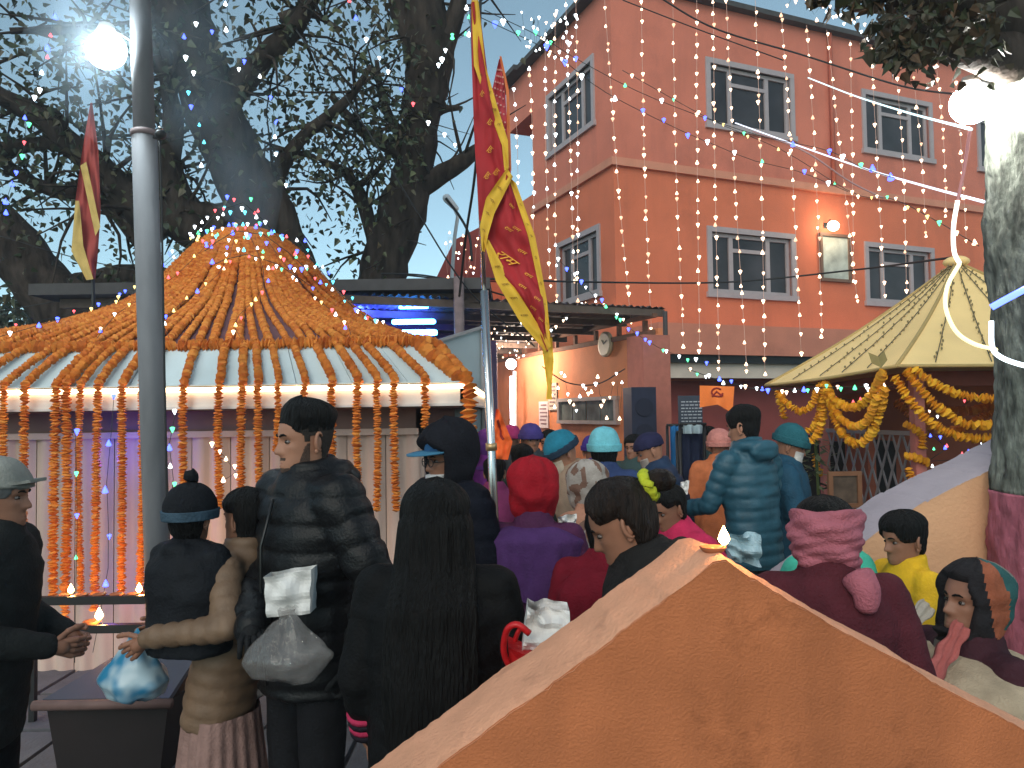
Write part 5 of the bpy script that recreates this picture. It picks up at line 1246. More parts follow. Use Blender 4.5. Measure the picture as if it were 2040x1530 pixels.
def shellmesh(T, off, z0, z1=1.0, na=96, nz=40, seed=0.0, nz_amp=0.0, nfreq=(14, 3), strand=0.0):
    b = MB(); O = {}
    for j in range(nz + 1):
        zn = z0 + (z1 - z0) * j / nz
        for i in range(na):
            a = 2 * math.pi * i / na - math.pi; o = off(a, zn); O[(i, j)] = o
            if o > 0:
                o2 = o
                if nz_amp and False: pass
                if nz_amp: o2 += nz_amp * mnoise.noise((math.cos(a) * nfreq[0] * .16 + seed, math.sin(a) * nfreq[0] * .16, zn * nfreq[1]))
                if strand: o2 += strand * mnoise.noise((a * 9 + seed, zn * 1.3, 2.2)) + strand * .8 * mnoise.noise((a * 23 + seed, zn * 2.3, 5.1)) + strand * .5 * mnoise.noise((a * 55 + seed, zn * 2.0, 1.1))
                p = headp(a, zn, max(.003, o2), False)
            else: p = headp(a, zn, -.006, False)
            b.v.append(tuple(T(p)))
    for j in range(nz):
        for i in range(na):
            ii = (i + 1) % na
            if max(O[(i, j)], O[(ii, j)], O[(i, j + 1)], O[(ii, j + 1)]) > 0:
                b.f.append((j * na + i, j * na + ii, (j + 1) * na + ii, (j + 1) * na + i))
    b.mi = [0] * len(b.f); return b
def sst(x, a, c):
    t = min(1, max(0, (x - a) / (c - a))); return t * t * (3 - 2 * t)
def remesh(b, vox, it=4, disp=None, name='cloth'):
    me = b.mesh(name, [], True); o = bpy.data.objects.new('tmp', me); COL.objects.link(o)
    m = o.modifiers.new('r', 'REMESH'); m.mode = 'VOXEL'; m.voxel_size = vox; m.use_smooth_shade = True
    s = o.modifiers.new('s', 'SMOOTH'); s.iterations = it; s.factor = .5
    dg = bpy.context.evaluated_depsgraph_get(); n = bpy.data.meshes.new_from_object(o.evaluated_get(dg))
    bpy.data.objects.remove(o); bpy.data.meshes.remove(me)
    if disp:
        k = len(n.vertices); co = np.empty(k * 3); n.vertices.foreach_get('co', co); co = co.reshape(-1, 3)
        nm = np.empty(k * 3); n.vertices.foreach_get('normal', nm); nm = nm.reshape(-1, 3)
        co += nm * disp(co)[:, None]; n.vertices.foreach_set('co', co.ravel())
    n.polygons.foreach_set('use_smooth', [True] * len(n.polygons)); n.update(); n.name = name
    return n
def npnoise(co, f, seed):
    r_ = np.random.RandomState(int(seed * 13) + 1); out = np.zeros(len(co))
    for k in range(9):
        d = r_.normal(size=3); d /= np.linalg.norm(d); ph = r_.uniform(0, 6.28); ff = f * r_.uniform(.6, 1.7)
        out += np.sin(co @ d * ff + ph + 1.4 * np.sin(co @ r_.normal(size=3) * f * .4 + ph))
    return out / 9
def hand(b, w, d, n, side, curl=.5, s=1.0):
    # w wrist, d direction of the fingers, n palm normal
    d = Vector(d).normalized(); n = (Vector(n) - d * Vector(n).dot(d)).normalized(); x = d.cross(n) * side
    w = Vector(w)
    b.capsule(w - d * .01, w + d * .035, .026 * s, .030 * s, 10)
    for k in range(4): b.capsule(w + d * .025 * s + x * (-.014 + .010 * k) * s, w + d * .082 * s + x * (-.030 + .020 * k) * s, .0135 * s, .0115 * s, 8)
    for k, L in enumerate((.066, .076, .071, .055)):
        p = w + d * .084 * s + x * (-.030 + .020 * k) * s; a = curl * .6; r = .0092 * s
        for j, f in enumerate((.46, .31, .23)):
            dd = d * math.cos(a) + n * math.sin(a) + x * (-.06 + .04 * k); q = p + dd.normalized() * L * f * s
            b.capsule(p, q, r, r * .9, 8); p = q; r *= .9; a += curl * .9
    p = w + d * .022 * s - x * .026 * s
    for L, ang in ((.040, .75), (.030, .45), (.024, .25)):
        dd = (d * math.cos(ang) - x * math.sin(ang) + n * curl * .5).normalized(); q = p + dd * L * s; b.capsule(p, q, .0115 * s, .0095 * s, 8); p = q
SK = lambda t: M('skin_%d' % t, [(.36, .17, .105), (.27, .125, .078), (.34, .16, .10)][t], .5, .08, 30, spec=.35, bump=.05, bscale=220)
HAIR = M('black_hair', (.0055, .005, .005), .62, .3, 30, spec=.15, stretch=(1, 1, .12), bump=.9, bscale=150); HAIRB = M('dark_brown_hair', (.013, .007, .005), .55, .5, 40, spec=.22, stretch=(1, 1, .12), bump=.9, bscale=150)
EYEW = M('eye_white', (.17, .14, .13), .25, 0); IRIS = M('dark_iris', (.01, .007, .005), .15, 0)
def fab(name, c, rough=.85, bump=.3, bs=110, spec=.12, var=.16): return M(name, c, rough, var, 18, bump=bump, bscale=bs, spec=spec)
def person(label, px, py, d, rz, skin=1, lean=0, head=(0, 0), arms=None, jacket=None, legs=None, hat_h=.02, H=None, base=None, near=True, wide=1.0, sit=False, shoes=True, hands=(True, True), face=True, group=None, shift=(0, 0), hs=1.0, glove=None):
    top = P(px, py, d); b0 = base if base is not None else 0.0
    Hh = H or (top.z - hat_h - b0); s = Hh / (1.475 + .235 * hs - (.40 if sit else 0))
    root = thing('person', label, 'person', (top.x + shift[0], top.y + shift[1], b0), R(rz), group)
    hip = V(0, 0, .93); LR = Matrix.Rotation(R(lean), 3, 'X')
    if lean: # keep the head where the photo has it
        off = Matrix.Rotation(R(rz), 3, 'Z') @ (LR @ V(0, 0, .65 * s) - V(0, 0, .65 * s)); root.location.x -= off.x; root.location.y -= off.y
        Hl = off.z
        s = s * (Hh - Hl * .8) / Hh
    dz = V(0, 0, -.40) if sit else V(0, 0, 0)
    def up(p): return (LR @ (Vector(p) - hip) + hip + dz) * s
    def lo(p): return Vector(p) * s
    HR_ = LR @ Matrix.Rotation(R(head[0]), 3, 'Z') @ Matrix.Rotation(R(head[1]), 3, 'X')
    piv = LR @ (V(0, .015, 1.475) - hip) + hip + dz
    def T(p): return (HR_ @ (Vector((p[0], p[1] - .015, p[2])) * hs) + piv) * s
    arms = arms or {}
    A = {}
    for sd in (1, -1):
        e, w = arms.get(sd, ((.245, .02, 1.13), (.235, -.07, .90)))
        A[sd] = (up((sd * .178, 0, 1.40)), (Vector((sd * e[0], e[1], e[2])) + dz) * s, (Vector((sd * w[0], w[1], w[2])) + dz) * s)
    v = .011 if near else .018
    # -------- legs positions
    if sit: Lg = {sd: [V(sd * .09, 0, .52), V(sd * .11, -.42, .50), V(sd * .11, -.42, .09)] for sd in (1, -1)}
    else: Lg = {sd: [V(sd * .09, 0, .90), V(sd * .10, -.015, .49), V(sd * .105, .015, .085)] for sd in (1, -1)}
    # -------- body: one continuous figure
    b = MB()
    b.capsule(up((0, .01, 1.38)), up((0, .012, 1.50)), .056 * s, .052 * s, 14)
    for z0, z1, r0, r1 in ((.95, 1.15, .115, .11), (1.15, 1.34, .115, .10)): b.capsule(up((-.03, 0, z0)), up((-.03, 0, z1)), r0 * s, r1 * s); b.capsule(up((.03, 0, z0)), up((.03, 0, z1)), r0 * s, r1 * s)
    b.capsule(up((-.15, 0, 1.37)), up((.15, 0, 1.37)), .055 * s, .055 * s)
    for sd in (1, -1):
        S_, e_, w_ = A[sd]; b.capsule(S_, e_, .045 * s, .036 * s); b.capsule(e_, w_, .036 * s, .026 * s)
        k = Lg[sd]; b.capsule(up((sd * .09, 0, .95)) if not sit else lo(k[0]), lo(k[1]), .075 * s, .052 * s); b.capsule(lo(k[1]), lo(k[2]), .052 * s, .036 * s)
    if sit:
        b.capsule(up((0, 0, .95)), lo((0, .02, .55)), .12 * s, .12 * s)
    me = remesh(b, .02, 3, None, 'body')
    hb = MB(); gl = MB()
    na, nz = (56, 60) if near else (36, 36)
    headgrid(hb, T, na, nz)
    for sd in (1, -1):
        ear(hb, T, sd)
    for sd, ok in ((1, hands[0]), (-1, hands[1])):
        if not ok: continue
        S_, e_, w_ = A[sd]; dd = (w_ - e_).normalized(); hn = arms.get(('n', sd), V(-sd, 0, 0) if abs(dd.x) < .7 else V(0, 0, -1)); gl = MB()
        hand(gl if glove else hb, w_, arms.get(('d', sd), dd), hn, sd, arms.get(('c', sd), .5), s * 1.0)
        if glove: gl.build('glove', glove, root, True)
    o0 = len(me.vertices)
    vs = [tuple(x.co) for x in me.vertices] + hb.v; fs = [tuple(p.vertices) for p in me.polygons] + [tuple(i + o0 for i in f) for f in hb.f]
    m2 = bpy.data.meshes.new('body'); m2.from_pydata(vs, [], fs); m2.materials.append(SK(skin)); m2.polygons.foreach_set('use_smooth', [True] * len(fs)); m2.update(); bpy.data.meshes.remove(me)
    link('body', m2, root)
    
    if face:
        for sd in (1, -1):
            eb = MB(); c = V(sd * .031, -.0672, .498 * HH); eb.ell(T(c), tuple(x * s * hs for x in (.0105, .0110, .0066)), 12, 8); eo = eb.build('eye', EYEW, root, True)
            ib = MB(); ib.ell(T(c + V(0, -.0075, 0)), tuple(x * s * hs for x in (.0070, .0055, .0064)), 8, 6); ib.build('iris', IRIS, eo, True)
            bb = MB(); bb.tube([T(headp(sd * t, .588 + h, .0015)) for t, h in ((.16, -.012), (.30, .006), (.45, .012), (.60, -.004))], [.003 * s, .0045 * s, .004 * s, .002 * s], 6); bb.build('eyebrow', HAIR, root, True)
        lb = MB(); lb.tube([T(headp(t, .186, -.0012)) for t in (-.30, -.15, 0, .15, .30)], [.0012 * s, .004 * s, .0048 * s, .004 * s, .0012 * s], 6); lb.build('lips', M('lip_%d' % skin, (.25, .075, .06), .45, .05), root, True)
    # -------- jacket
    J = dict(mat=fab('black_cloth', (.010, .010, .012), spec=.1), hem=.78, puff=0, per=.075, fat=1.0, collar=True, hood=False, wr=.009, flare=1.0, sleeve=1.0)
    J.update(jacket or {}); f = J['fat'] * wide
    b = MB()
    secs = [(J['hem'], .185 * J['flare'], .15 * J['flare']), (max(.95, J['hem'] + .1), .19, .15), (1.08, .182, .145), (1.22, .20, .152), (1.34, .20, .14), (1.41, .165, .118), (1.465, .105, .095), (1.49, .085, .085)]
    ring = []
    n = 24; o = len(b.v)
    for z, rx, ry in secs:
        for j in range(n):
            a = 2 * math.pi * j / n; q = V(rx * f * math.cos(a), ry * f * math.sin(a) + .005, z)
            b.v.append(tuple(up(q) if z > .9 or not sit else up(q)))
    for i in range(len(secs) - 1):
        for j in range(n): b.f.append((o + i * n + j, o + i * n + (j + 1) % n, o + (i + 1) * n + (j + 1) % n, o + (i + 1) * n + j))
    b.f.append(tuple(o + j for j in range(n - 1, -1, -1))); b.f.append(tuple(o + (len(secs) - 1) * n + j for j in range(n))); b.mi = [0] * len(b.f)
    for sd in (1, -1):
        S_, e_, w_ = A[sd]; dd = (w_ - e_).normalized(); g = J['sleeve'] * (1 + (f - 1) * .8)
        b.capsule(S_, e_, .074 * s * g, .060 * s * g, 14); b.capsule(e_, w_ - dd * .01, .060 * s * g, .046 * s * g, 14)
        b.capsule(up((sd * .08, 0, 1.40)), S_, .07 * s * f, .072 * s * g, 12)
    if J['collar']: b.tube([up((0, .012, 1.43)), up((0, .010, 1.49)), up((0, .004, 1.525))], [.105 * s, .094 * s, .088 * s], 20)
    if J['hood']:
        b.ell(up((0, .125, 1.455)), (.115 * s, .05 * s, .065 * s), 16, 10); b.tube([up((.085 * math.cos(t) * 1.15, .03 + .10 * math.sin(t), 1.475 + .012 * math.sin(t * 2))) for t in [-.6 + .3 * q for q in range(15)]], .036 * s, 10)
    LRT = np.array(LR.inverted()); hipn = np.array(hip)
    def disp(co):
        p0 = co / s; pt = (p0 - np.array(dz) - hipn) @ LRT.T + hipn
        seg = np.full(len(co), 0); best = np.full(len(co), 1e9); t = pt[:, 2].copy()
        if J['puff']:
            # which limb does a vertex belong to
            dt = np.hypot(pt[:, 0] / (.2 * f), pt[:, 1] / (.15 * f)) - 1.0; best = np.where(dt < .15, 0.0, dt)
            base_t = 0
            for sd in (1, -1):
                acc = 0.0
                for u_, w2 in ((A[sd][0], A[sd][1]), (A[sd][1], A[sd][2])):
                    a_ = np.array(u_) / s; e_ = np.array(w2) / s; ab = e_ - a_; L = np.linalg.norm(ab); k = np.clip(((p0 - a_) @ ab) / (L * L), 0, 1)
                    dist = np.linalg.norm(p0 - (a_ + k[:, None] * ab), axis=1) / .062 - 1.0
                    use = dist < best; best = np.where(use, dist, best); t = np.where(use, acc + k * L, t); acc += L
            q = np.abs(np.sin(np.pi * (t + .01 * npnoise(p0, 9, 3)) / J['per'])); out = J['puff'] * (q ** .45 - .75)
        else: out = np.zeros(len(co))
        out = out + J['wr'] * npnoise(p0, 26, px * .01) + J['wr'] * .6 * npnoise(p0 * np.array((1, 1, 2.2)), 48, px * .02 + 1)
        return out * s
    mj = remesh(b, v, 3, disp, 'jacket'); mj.materials.append(J['mat'])
    if J.get('paint'): # several cloth colours on one garment: function of local coordinates -> slot
        for m_ in J['extra']: mj.materials.append(m_)
        idx = [J['paint'](p.center / s) for p in mj.polygons]; mj.polygons.foreach_set('material_index', idx)
    link(J.get('name', 'jacket'), mj, root)
    # -------- legs
    Lx = dict(mat=fab('black_trousers', (.010, .010, .012)), skirt=None); Lx.update(legs or {})
    b = MB()
    if Lx['skirt']:
        z0, z1, r0, r1, folds = Lx['skirt']; n = 96
        for j in range(15):
            t = j / 14; z = lerp(z1, z0, t); r = lerp(r1, r0, t)
            for i in range(n):
                a = 2 * math.pi * i / n; k = 1 + .10 * (.15 + t) * math.sin(a * folds + .6 * math.sin(a * 3)) + .03 * math.sin(a * 5 + 1); b.v.append(tuple(lo((r * k * math.cos(a), r * .82 * k * math.sin(a), z))))
        for j in range(14):
            for i in range(n): b.f.append((j * n + i, (j + 1) * n + i, (j + 1) * n + (i + 1) % n, j * n + (i + 1) % n))
        b.build('skirt', Lx['mat'], root, True)
        b = MB()
    for sd in (1, -1):
        k = Lg[sd]; b.capsule(lo(k[0]) if sit else (lo((sd * .08, 0, .70)) if Lx['skirt'] else up((sd * .09, 0, .93))), lo(k[1]), .098 * s, .072 * s, 14); b.capsule(lo(k[1]), lo(k[2]) + V(0, 0, .01), .072 * s, .056 * s, 14)
    if not Lx['skirt']: b.capsule(lo((-.05, .01, .56)) if sit else up((-.05, 0, .95)), lo((.05, .01, .56)) if sit else up((.05, 0, .95)), .125 * s, .125 * s, 16)
    mt = remesh(b, .016 if near else .024, 3, lambda co: .005 * npnoise(co * np.array((1, 1, 2)), 30, 5) * s, 'trousers'); mt.materials.append(Lx.get('under', Lx['mat']) if not Lx['skirt'] else Lx.get('under', fab('black_trousers', (.010, .010, .012)))); link('trousers', mt, root)
    if shoes:
        for sd in (1, -1):
            k = Lg[sd][2]; b = MB(); b.loft([(k.x * s, (k.y - .06) * s, .0, .045 * s, .125 * s), (k.x * s, (k.y - .06) * s, .03 * s, .048 * s, .13 * s), (k.x * s, (k.y - .045) * s, .06 * s, .043 * s, .105 * s), (k.x * s, k.y * s, .10 * s, .04 * s, .05 * s)], 16, 2.4); b.build('shoe', Lx.get('shoe', fab('dark_shoe', (.02, .018, .018))), root, True)
    root['_'] = 0; del root['_']
    return root, T, s, up, A
# ---- headwear and hair
def short_hair(root, T, mat_=HAIR, top=.028, side=.004, seed=1.0, line=.74):
    def off(a, zn):
        af = abs(a)          # 0 front .. pi back
        hl = line if af < .55 else lerp(line, .50, sst(af, .55, 1.0)) if af < 1.15 else (.50 if af < 1.7 else lerp(.40, .10, sst(af, 1.7, 2.4)))
        if zn < hl: return 0
        return lerp(side, top, sst(zn, .60, .86)) * (.35 + .65 * sst(zn, hl, hl + .08))
    b = shellmesh(T, off, 0.05, 1.0, 72, 44, seed, .004, (22, 9), .004); return b.build('hair', mat_, root, True)
def full_hair(root, T, mat_=HAIR, thick=.022, line=.80, low=.0, seed=2.0):
    def off(a, zn):
        af = abs(a); hl = line if af < .5 else lerp(line, .62, sst(af, .5, 1.1)) if af < 1.62 else lerp(.60, low, sst(af, 1.62, 2.0))
        if zn < hl: return 0
        return thick * (.3 + .7 * sst(zn, hl, hl + .14))
    b = shellmesh(T, off, -.25, 1.0, 80, 46, seed, .004, (14, 4), .006); return b.build('hair', mat_, root, True)
def beanie(root, T, m1, m2=None, low=.60, thick=.020, tilt=0.0, peak=.012):
    cuff = .15
    def off(a, zn):
        z = zn - tilt * math.cos(a)
        if z < low: return 0
        return thick * (.7 + .3 * sst(z, low, low + .05)) + peak * sst(zn, .8, 1.0)
    b = shellmesh(T, off, .30, 1.0, 64, 30, 4.0, .003, (10, 6)); h = b.build('hat', m1, root, True)
    def off2(a, zn):
        z = zn - tilt * math.cos(a); return (thick + .010) * (1 if low - .02 < z < low + cuff else 0) if low - .02 < z < low + cuff else 0
    b = shellmesh(T, off2, .25, .98, 64, 40, 4.0, .002, (10, 6)); b.build('hat_band', m2 or m1, h, True)
def hood(root, T, m1, thick=.045, face_w=.75, low=-.45, name='hood', seed=6.0, peak=.02, amp=.010):
    def off(a, zn):
        af = abs(a); open_ = face_w * (1.0 if zn < .62 else 1 - sst(zn, .62, .86))
        if af < open_: return 0
        return thick * (.8 + .2 * sst(af, open_, open_ + .25)) + peak * sst(zn, .7, 1) * (1 if af > 1.5 else .4) + (.05 * sst(-zn, -.05, .45) if zn < .05 else 0)
    b = shellmesh(T, off, low, 1.0, 80, 44, seed, amp, (12, 3.2)); return b.build(name, m1, root, True)
def headscarf(root, T, mats, thick=.03, face_w=.85, low=-.6, line=.84, seed=7.0, paint=None):
    def off(a, zn):
        af = abs(a)
        if zn > .12 and zn < line and af < face_w * (1 - .35 * sst(zn, .5, line)): return 0
        return thick * (1 + .6 * sst(-zn, -.1, .4)) * (1.0 if zn > .12 or af > .5 else 1.15)
    b = shellmesh(T, off, low, 1.0, 90, 60, seed, .012, (13, 5), .003)
    if paint:
        na = 90; b.mi = [paint((f[0] % na) / na * 2 * math.pi - math.pi, low + (1 - low) * (f[0] // na) / 60) for f in b.f]
    return b.build('headscarf', mats, root, True)
def cape(root, up, s, mat_, rx=.27, ry=.22, z0=.85, z1=1.46, seed=1.0, name='shawl', paint=None, extra=()):
    b = MB(); n = 84; m = 26
    for j in range(m + 1):
        t = j / m; z = lerp(z1, z0, t); k = math.sin(min(1, t * 4.2) * math.pi / 2) ** .7
        for i in range(n):
            a = 2 * math.pi * i / n; r = 1 + .07 * t * math.sin(a * 11 + seed * 5 + 2 * math.sin(a * 3)) + .04 * t * math.sin(a * 23 + seed) + .06 * mnoise.noise((math.cos(a) * 2.5 + seed, math.sin(a) * 2.5, t * 2))
            b.v.append(tuple(up((lerp(.075, rx, k) * r * math.cos(a), lerp(.075, ry, k) * r * math.sin(a), z))))
    for j in range(m):
        for i in range(n): b.f.append((j * n + i, (j + 1) * n + i, (j + 1) * n + (i + 1) % n, j * n + (i + 1) % n))
    b.mi = [0] * len(b.f)
    if paint: b.mi = [paint((f[0] % n) / n, (f[0] // n) / m) for f in b.f]
    return b.build(name, [mat_, *extra], root, True)

def short_fade(root, T, top=.026, seed=3.0):
    def off(a, zn):
        af = abs(a); hl = .745 + .02 * math.cos(af * 3) if af < .6 else lerp(.735, .62, sst(af, .6, 1.1))
        if zn < hl: return 0
        return (top + .010 * max(0, math.cos(a)) * sst(zn, .8, .95)) * (.08 + .92 * sst(zn, hl, hl + .26))
    b = shellmesh(T, off, .55, 1.0, 90, 44, seed, .004, (26, 9), .005); h = b.build('hair', HAIR, root, True)
    def offs(a, zn):
        af = abs(a); lo_ = .48 if 1.28 < af < 1.5 else (lerp(.74, .58, sst(af, .9, 1.28)) if af <= 1.28 else (.56 if af < 1.75 else lerp(.45, .12, sst(af, 1.75, 2.3))))
        if af < .9 or zn < lo_ or zn > .80: return 0
        return .0028
    b = shellmesh(T, offs, .05, .85, 110, 60, seed); b.build('hair_sides', M('faded_hair', (.026, .018, .014), .8, .35, 120, bump=.5, bscale=350), h, True)
def strip(b, pts, w, nrm, th=.012, wave=.012, n=24):
    sp = smoothpath(pts, n); o = len(b.v); m = 8
    for i, p in enumerate(sp):
        t = (sp[min(i + 1, n - 1)] - sp[max(i - 1, 0)]).normalized(); x = t.cross(Vector(nrm)).normalized(); nn = x.cross(t)
        for k in range(m + 1):
            u = k / m - .5; b.v.append(tuple(p + x * u * w * (.85 + .15 * math.sin(i * .7)) + nn * (wave * math.sin(u * 14 + i * .25) + th)))
        for k in range(m, -1, -1):
            u = k / m - .5; b.v.append(tuple(p + x * u * w * (.85 + .15 * math.sin(i * .7)) + nn * (wave * math.sin(u * 14 + i * .25))))
    r = 2 * (m + 1)
    for i in range(n - 1):
        for k in range(r): b.f.append((o + i * r + k, o + i * r + (k + 1) % r, o + (i + 1) * r + (k + 1) % r, o + (i + 1) * r + k))
    b.f.append(tuple(o + k for k in range(r))[::-1]); b.f.append(tuple(o + (n - 1) * r + k for k in range(r))); b.mi = [0] * len(b.f)
PP = {}
blackp = fab('black_nylon', (.0055, .0055, .0065), .46, .2, 120, .24)
# --- man in the grey cap at the far left
r, T, s, up, A = person('person in grey flat cap and dark jacket seen in profile at the lamp rack', 6, 908, 2.45, 100, 1, lean=6, head=(0, -4), hat_h=.03,
    arms={1: ((.24, -.02, 1.13), (.13, -.245, 1.04)), -1: ((.24, -.05, 1.13), (.10, -.27, 1.06)), ('c', 1): .9, ('c', -1): .9}, jacket=dict(mat=fab('charcoal_jacket', (.018, .019, .019)), hem=.72, fat=1.06, wr=.010))
short_hair(r, T, M('grey_hair', (.10, .10, .10), .6, .3, 30), .014, .004)
capm = fab('grey_cap_felt', (.22, .22, .20))
b = shellmesh(T, lambda a, zn: .020 + .012 * sst(zn, .8, 1) if zn > .66 - .03 * math.cos(a) else 0, .5, 1.0, 64, 26, 3.0, .004, (9, 4)); hb_ = b.build('cap', capm, r, True)
b = MB(); b.prism([T(headp(t, .68, o_)) for t, o_ in ((-1.0, .02), (-.5, .055), (0, .07), (.5, .055), (1.0, .02), (.5, .01), (0, .008), (-.5, .01))], (0, 0, .01)); b.build('brim', capm, hb_)
# --- woman with the child
tan = fab('tan_puffer', (.16, .098, .060), .6, .12, 120, .35)
r, T, s, up, A = person('person in tan quilted jacket and pleated skirt carrying a child on her arm', 492, 968, 2.62, -88, 1, head=(-25, 8), lean=-9,
    arms={1: ((.33, .13, 1.22), (.27, -.20, 1.17)), -1: ((.22, -.08, 1.16), (.08, -.26, 1.12)), ('n', 1): V(-1, 0, .2), ('c', 1): .7, ('d', 1): V(-.1, -.8, -.6)}, jacket=dict(mat=tan, hem=.74, puff=.010, per=.062, fat=.92, flare=1.05), legs=dict(mat=fab('pleated_beige_skirt', (.27, .165, .145)), skirt=(.06, .80, .27, .18, 22), under=fab('red_trousers', (.36, .02, .045))))
full_hair(r, T, HAIR, .022, .78, -.2)
# --- child
r, T, s, up, A = person('child in dark hooded coat and black knitted hat carried by the person in tan', 380, 954, 2.50, 160, 1, H=.76, base=P(380, 954, 2.50).z - .80, sit=True, head=(10, 0), near=True, wide=1.25, hs=1.42,
    arms={1: ((.26, -.06, 1.16), (.2, -.2, 1.05)), -1: ((.26, -.06, 1.16), (.2, -.2, 1.05))}, jacket=dict(mat=fab('child_black_coat', (.010, .011, .014), .7), hem=.84, fat=1.18, wr=.012, hood=True), legs=dict(mat=fab('grey_child_trousers', (.05, .05, .055)), shoe=fab('white_baby_shoe', (.5, .46, .44))))
full_hair(r, T, HAIR, .015, .8, .1); beanie(r, T, fab('black_wool', (.012, .013, .016), .95, .4, 90), fab('blue_grey_wool', (.05, .085, .12), .95, .4, 90), .50, .028)
b = MB(); b.ell(T(V(0, 0, HH + .06)), (.045 * s, .045 * s, .04 * s), 14, 10)
for i, v_ in enumerate(b.v): b.v[i] = tuple(Vector(v_) * (1 + .03 * mnoise.noise(Vector(v_) * 60)))
b.build('pompom', MATS['black_wool'], r, True)
# --- man in the black puffer
r, T, s, up, A = person('person with short fade haircut and beard in a black hooded puffer jacket', 612, 792, 2.55, -42, 2, head=(-14, 3), hat_h=.026, wide=1.0, glove=fab('black_glove', (.012, .012, .013), .7),
    arms={1: ((.31, .05, 1.14), (.285, .0, .90)), -1: ((.25, -.06, 1.14), (-.06, -.24, 1.02)), ('c', 1): .8, ('c', -1): 1.0}, jacket=dict(mat=blackp, hem=.76, puff=.013, per=.088, fat=1.05, hood=True, sleeve=1.16))
short_fade(r, T)
b = shellmesh(T, lambda a, zn: (.0022 if (zn < .15 or (abs(a) > .75 and zn < .42) or (.215 < zn < .27 and abs(a) < .42)) and abs(a) < 1.5 and zn > -.02 else 0), -.08, .5, 90, 46, 1.0)
# keep the beard on the modelled face
b2 = MB()
for i in range(len(b.v)): pass
bm_ = MB(); na, nz = 90, 46; ok = {}
for j in range(nz + 1):
    zn = -.05 + .52 * j / nz
    for i in range(na):
        a = -1.6 + 3.2 * i / (na - 1); th = mnoise.noise((a * 9, zn * 30, 1)) * .0008
        ok[(i, j)] = -.02 < zn < .125 + .34 * sst(abs(a), .92, 1.45) + .012 * mnoise.noise((a * 14, zn * 9, 2)) and abs(a) < 1.5 or (.222 < zn < .268 and abs(a) < .40)
        bm_.v.append(tuple(T(headp(a, zn, .0016 + th if ok[(i, j)] else -.004))))
for j in range(nz):
    for i in range(na - 1):
        if ok[(i, j)] or ok[(i + 1, j)] or ok[(i, j + 1)] or ok[(i + 1, j + 1)]: bm_.f.append((j * na + i, j * na + i + 1, (j + 1) * na + i + 1, (j + 1) * na + i))
bm_.build('beard', M('stubble', (.075, .042, .030), .8, .35, 160, bump=.5, bscale=400), r, True)
z1 = [up((0, -.155, .80)), up((0, -.175, 1.05)), up((0, -.175, 1.25)), up((0, -.13, 1.40))]
b = MB(); b.tube(z1, .005, 6); b.build('zip', M('dark_zip', (.03, .03, .03), .3, .1, metal=.6), r, True)
# --- hooded man with blue visor cap and glasses
r, T, s, up, A = person('person in dark hood over a blue peaked cap wearing glasses and a pale mask', 893, 838, 3.1, -52, 1, head=(-6, 4), hat_h=.05, wide=1.15,
    jacket=dict(mat=fab('navy_padded_coat', (.007, .008, .014), .7, spec=.08), hem=.70, puff=.010, per=.09, fat=1.15, sleeve=1.1))
bluecap = fab('blue_cap_cloth', (.02, .075, .17)); visor = fab('light_blue_visor', (.05, .17, .28))
b = shellmesh(T, lambda a, zn: .014 if zn > .62 else 0, .5, 1.0, 64, 26, 3.0, .002); cp_ = b.build('cap', bluecap, r, True)
b = MB(); nn = 14
for j in range(2):
    for i in range(nn + 1):
        a = -1.15 + 2.3 * i / nn; o_ = .012 + (.085 * math.cos(a * 1.05) if j else 0); p = headp(a, .66 - (.07 * math.cos(a) if j else 0), o_, False); b.v.append(tuple(T(p))); b.v.append(tuple(T(p + V(0, 0, .006))))
W2 = (nn + 1) * 2
for i in range(nn):
    b.f += [(i * 2, i * 2 + 2, W2 + i * 2 + 2, W2 + i * 2), (i * 2 + 1, W2 + i * 2 + 1, W2 + i * 2 + 3, i * 2 + 3), (W2 + i * 2, W2 + i * 2 + 2, W2 + i * 2 + 3, W2 + i * 2 + 1)]
b.build('visor', visor, cp_, True)
hood(r, T, fab('dark_hood_cloth', (.012, .012, .016), spec=.06), .055, 1.05, -.45)
b = MB()
for sd in (1, -1):
    c = V(sd * .032, -.100, .485 * HH); b.tube([T(c + V(.024 * math.cos(a), .004 * abs(math.cos(a)), .018 * math.sin(a))) for a in [k * math.pi / 8 for k in range(17)]], .0022 * s, 6)
    b.tube([T(V(sd * .056, -.095, .49 * HH)), T(V(sd * .078, .0, .50 * HH))], .002 * s, 5)
b.tube([T(V(-.008, -.104, .49 * HH)), T(V(.008, -.104, .49 * HH))], .002 * s, 5); b.build('glasses', iron_black, r, True)
maskm = fab('pale_face_mask', (.55, .55, .56)); b = MB(); nn = 16
b = shellmesh(T, lambda a, zn: .010 + .014 * math.exp(-(a / .5) ** 2) if abs(a) < 1.0 and -.02 < zn < .26 else 0, -.12, .4, 64, 30, 2.0, .002); b.build('face_mask', maskm, r, True)
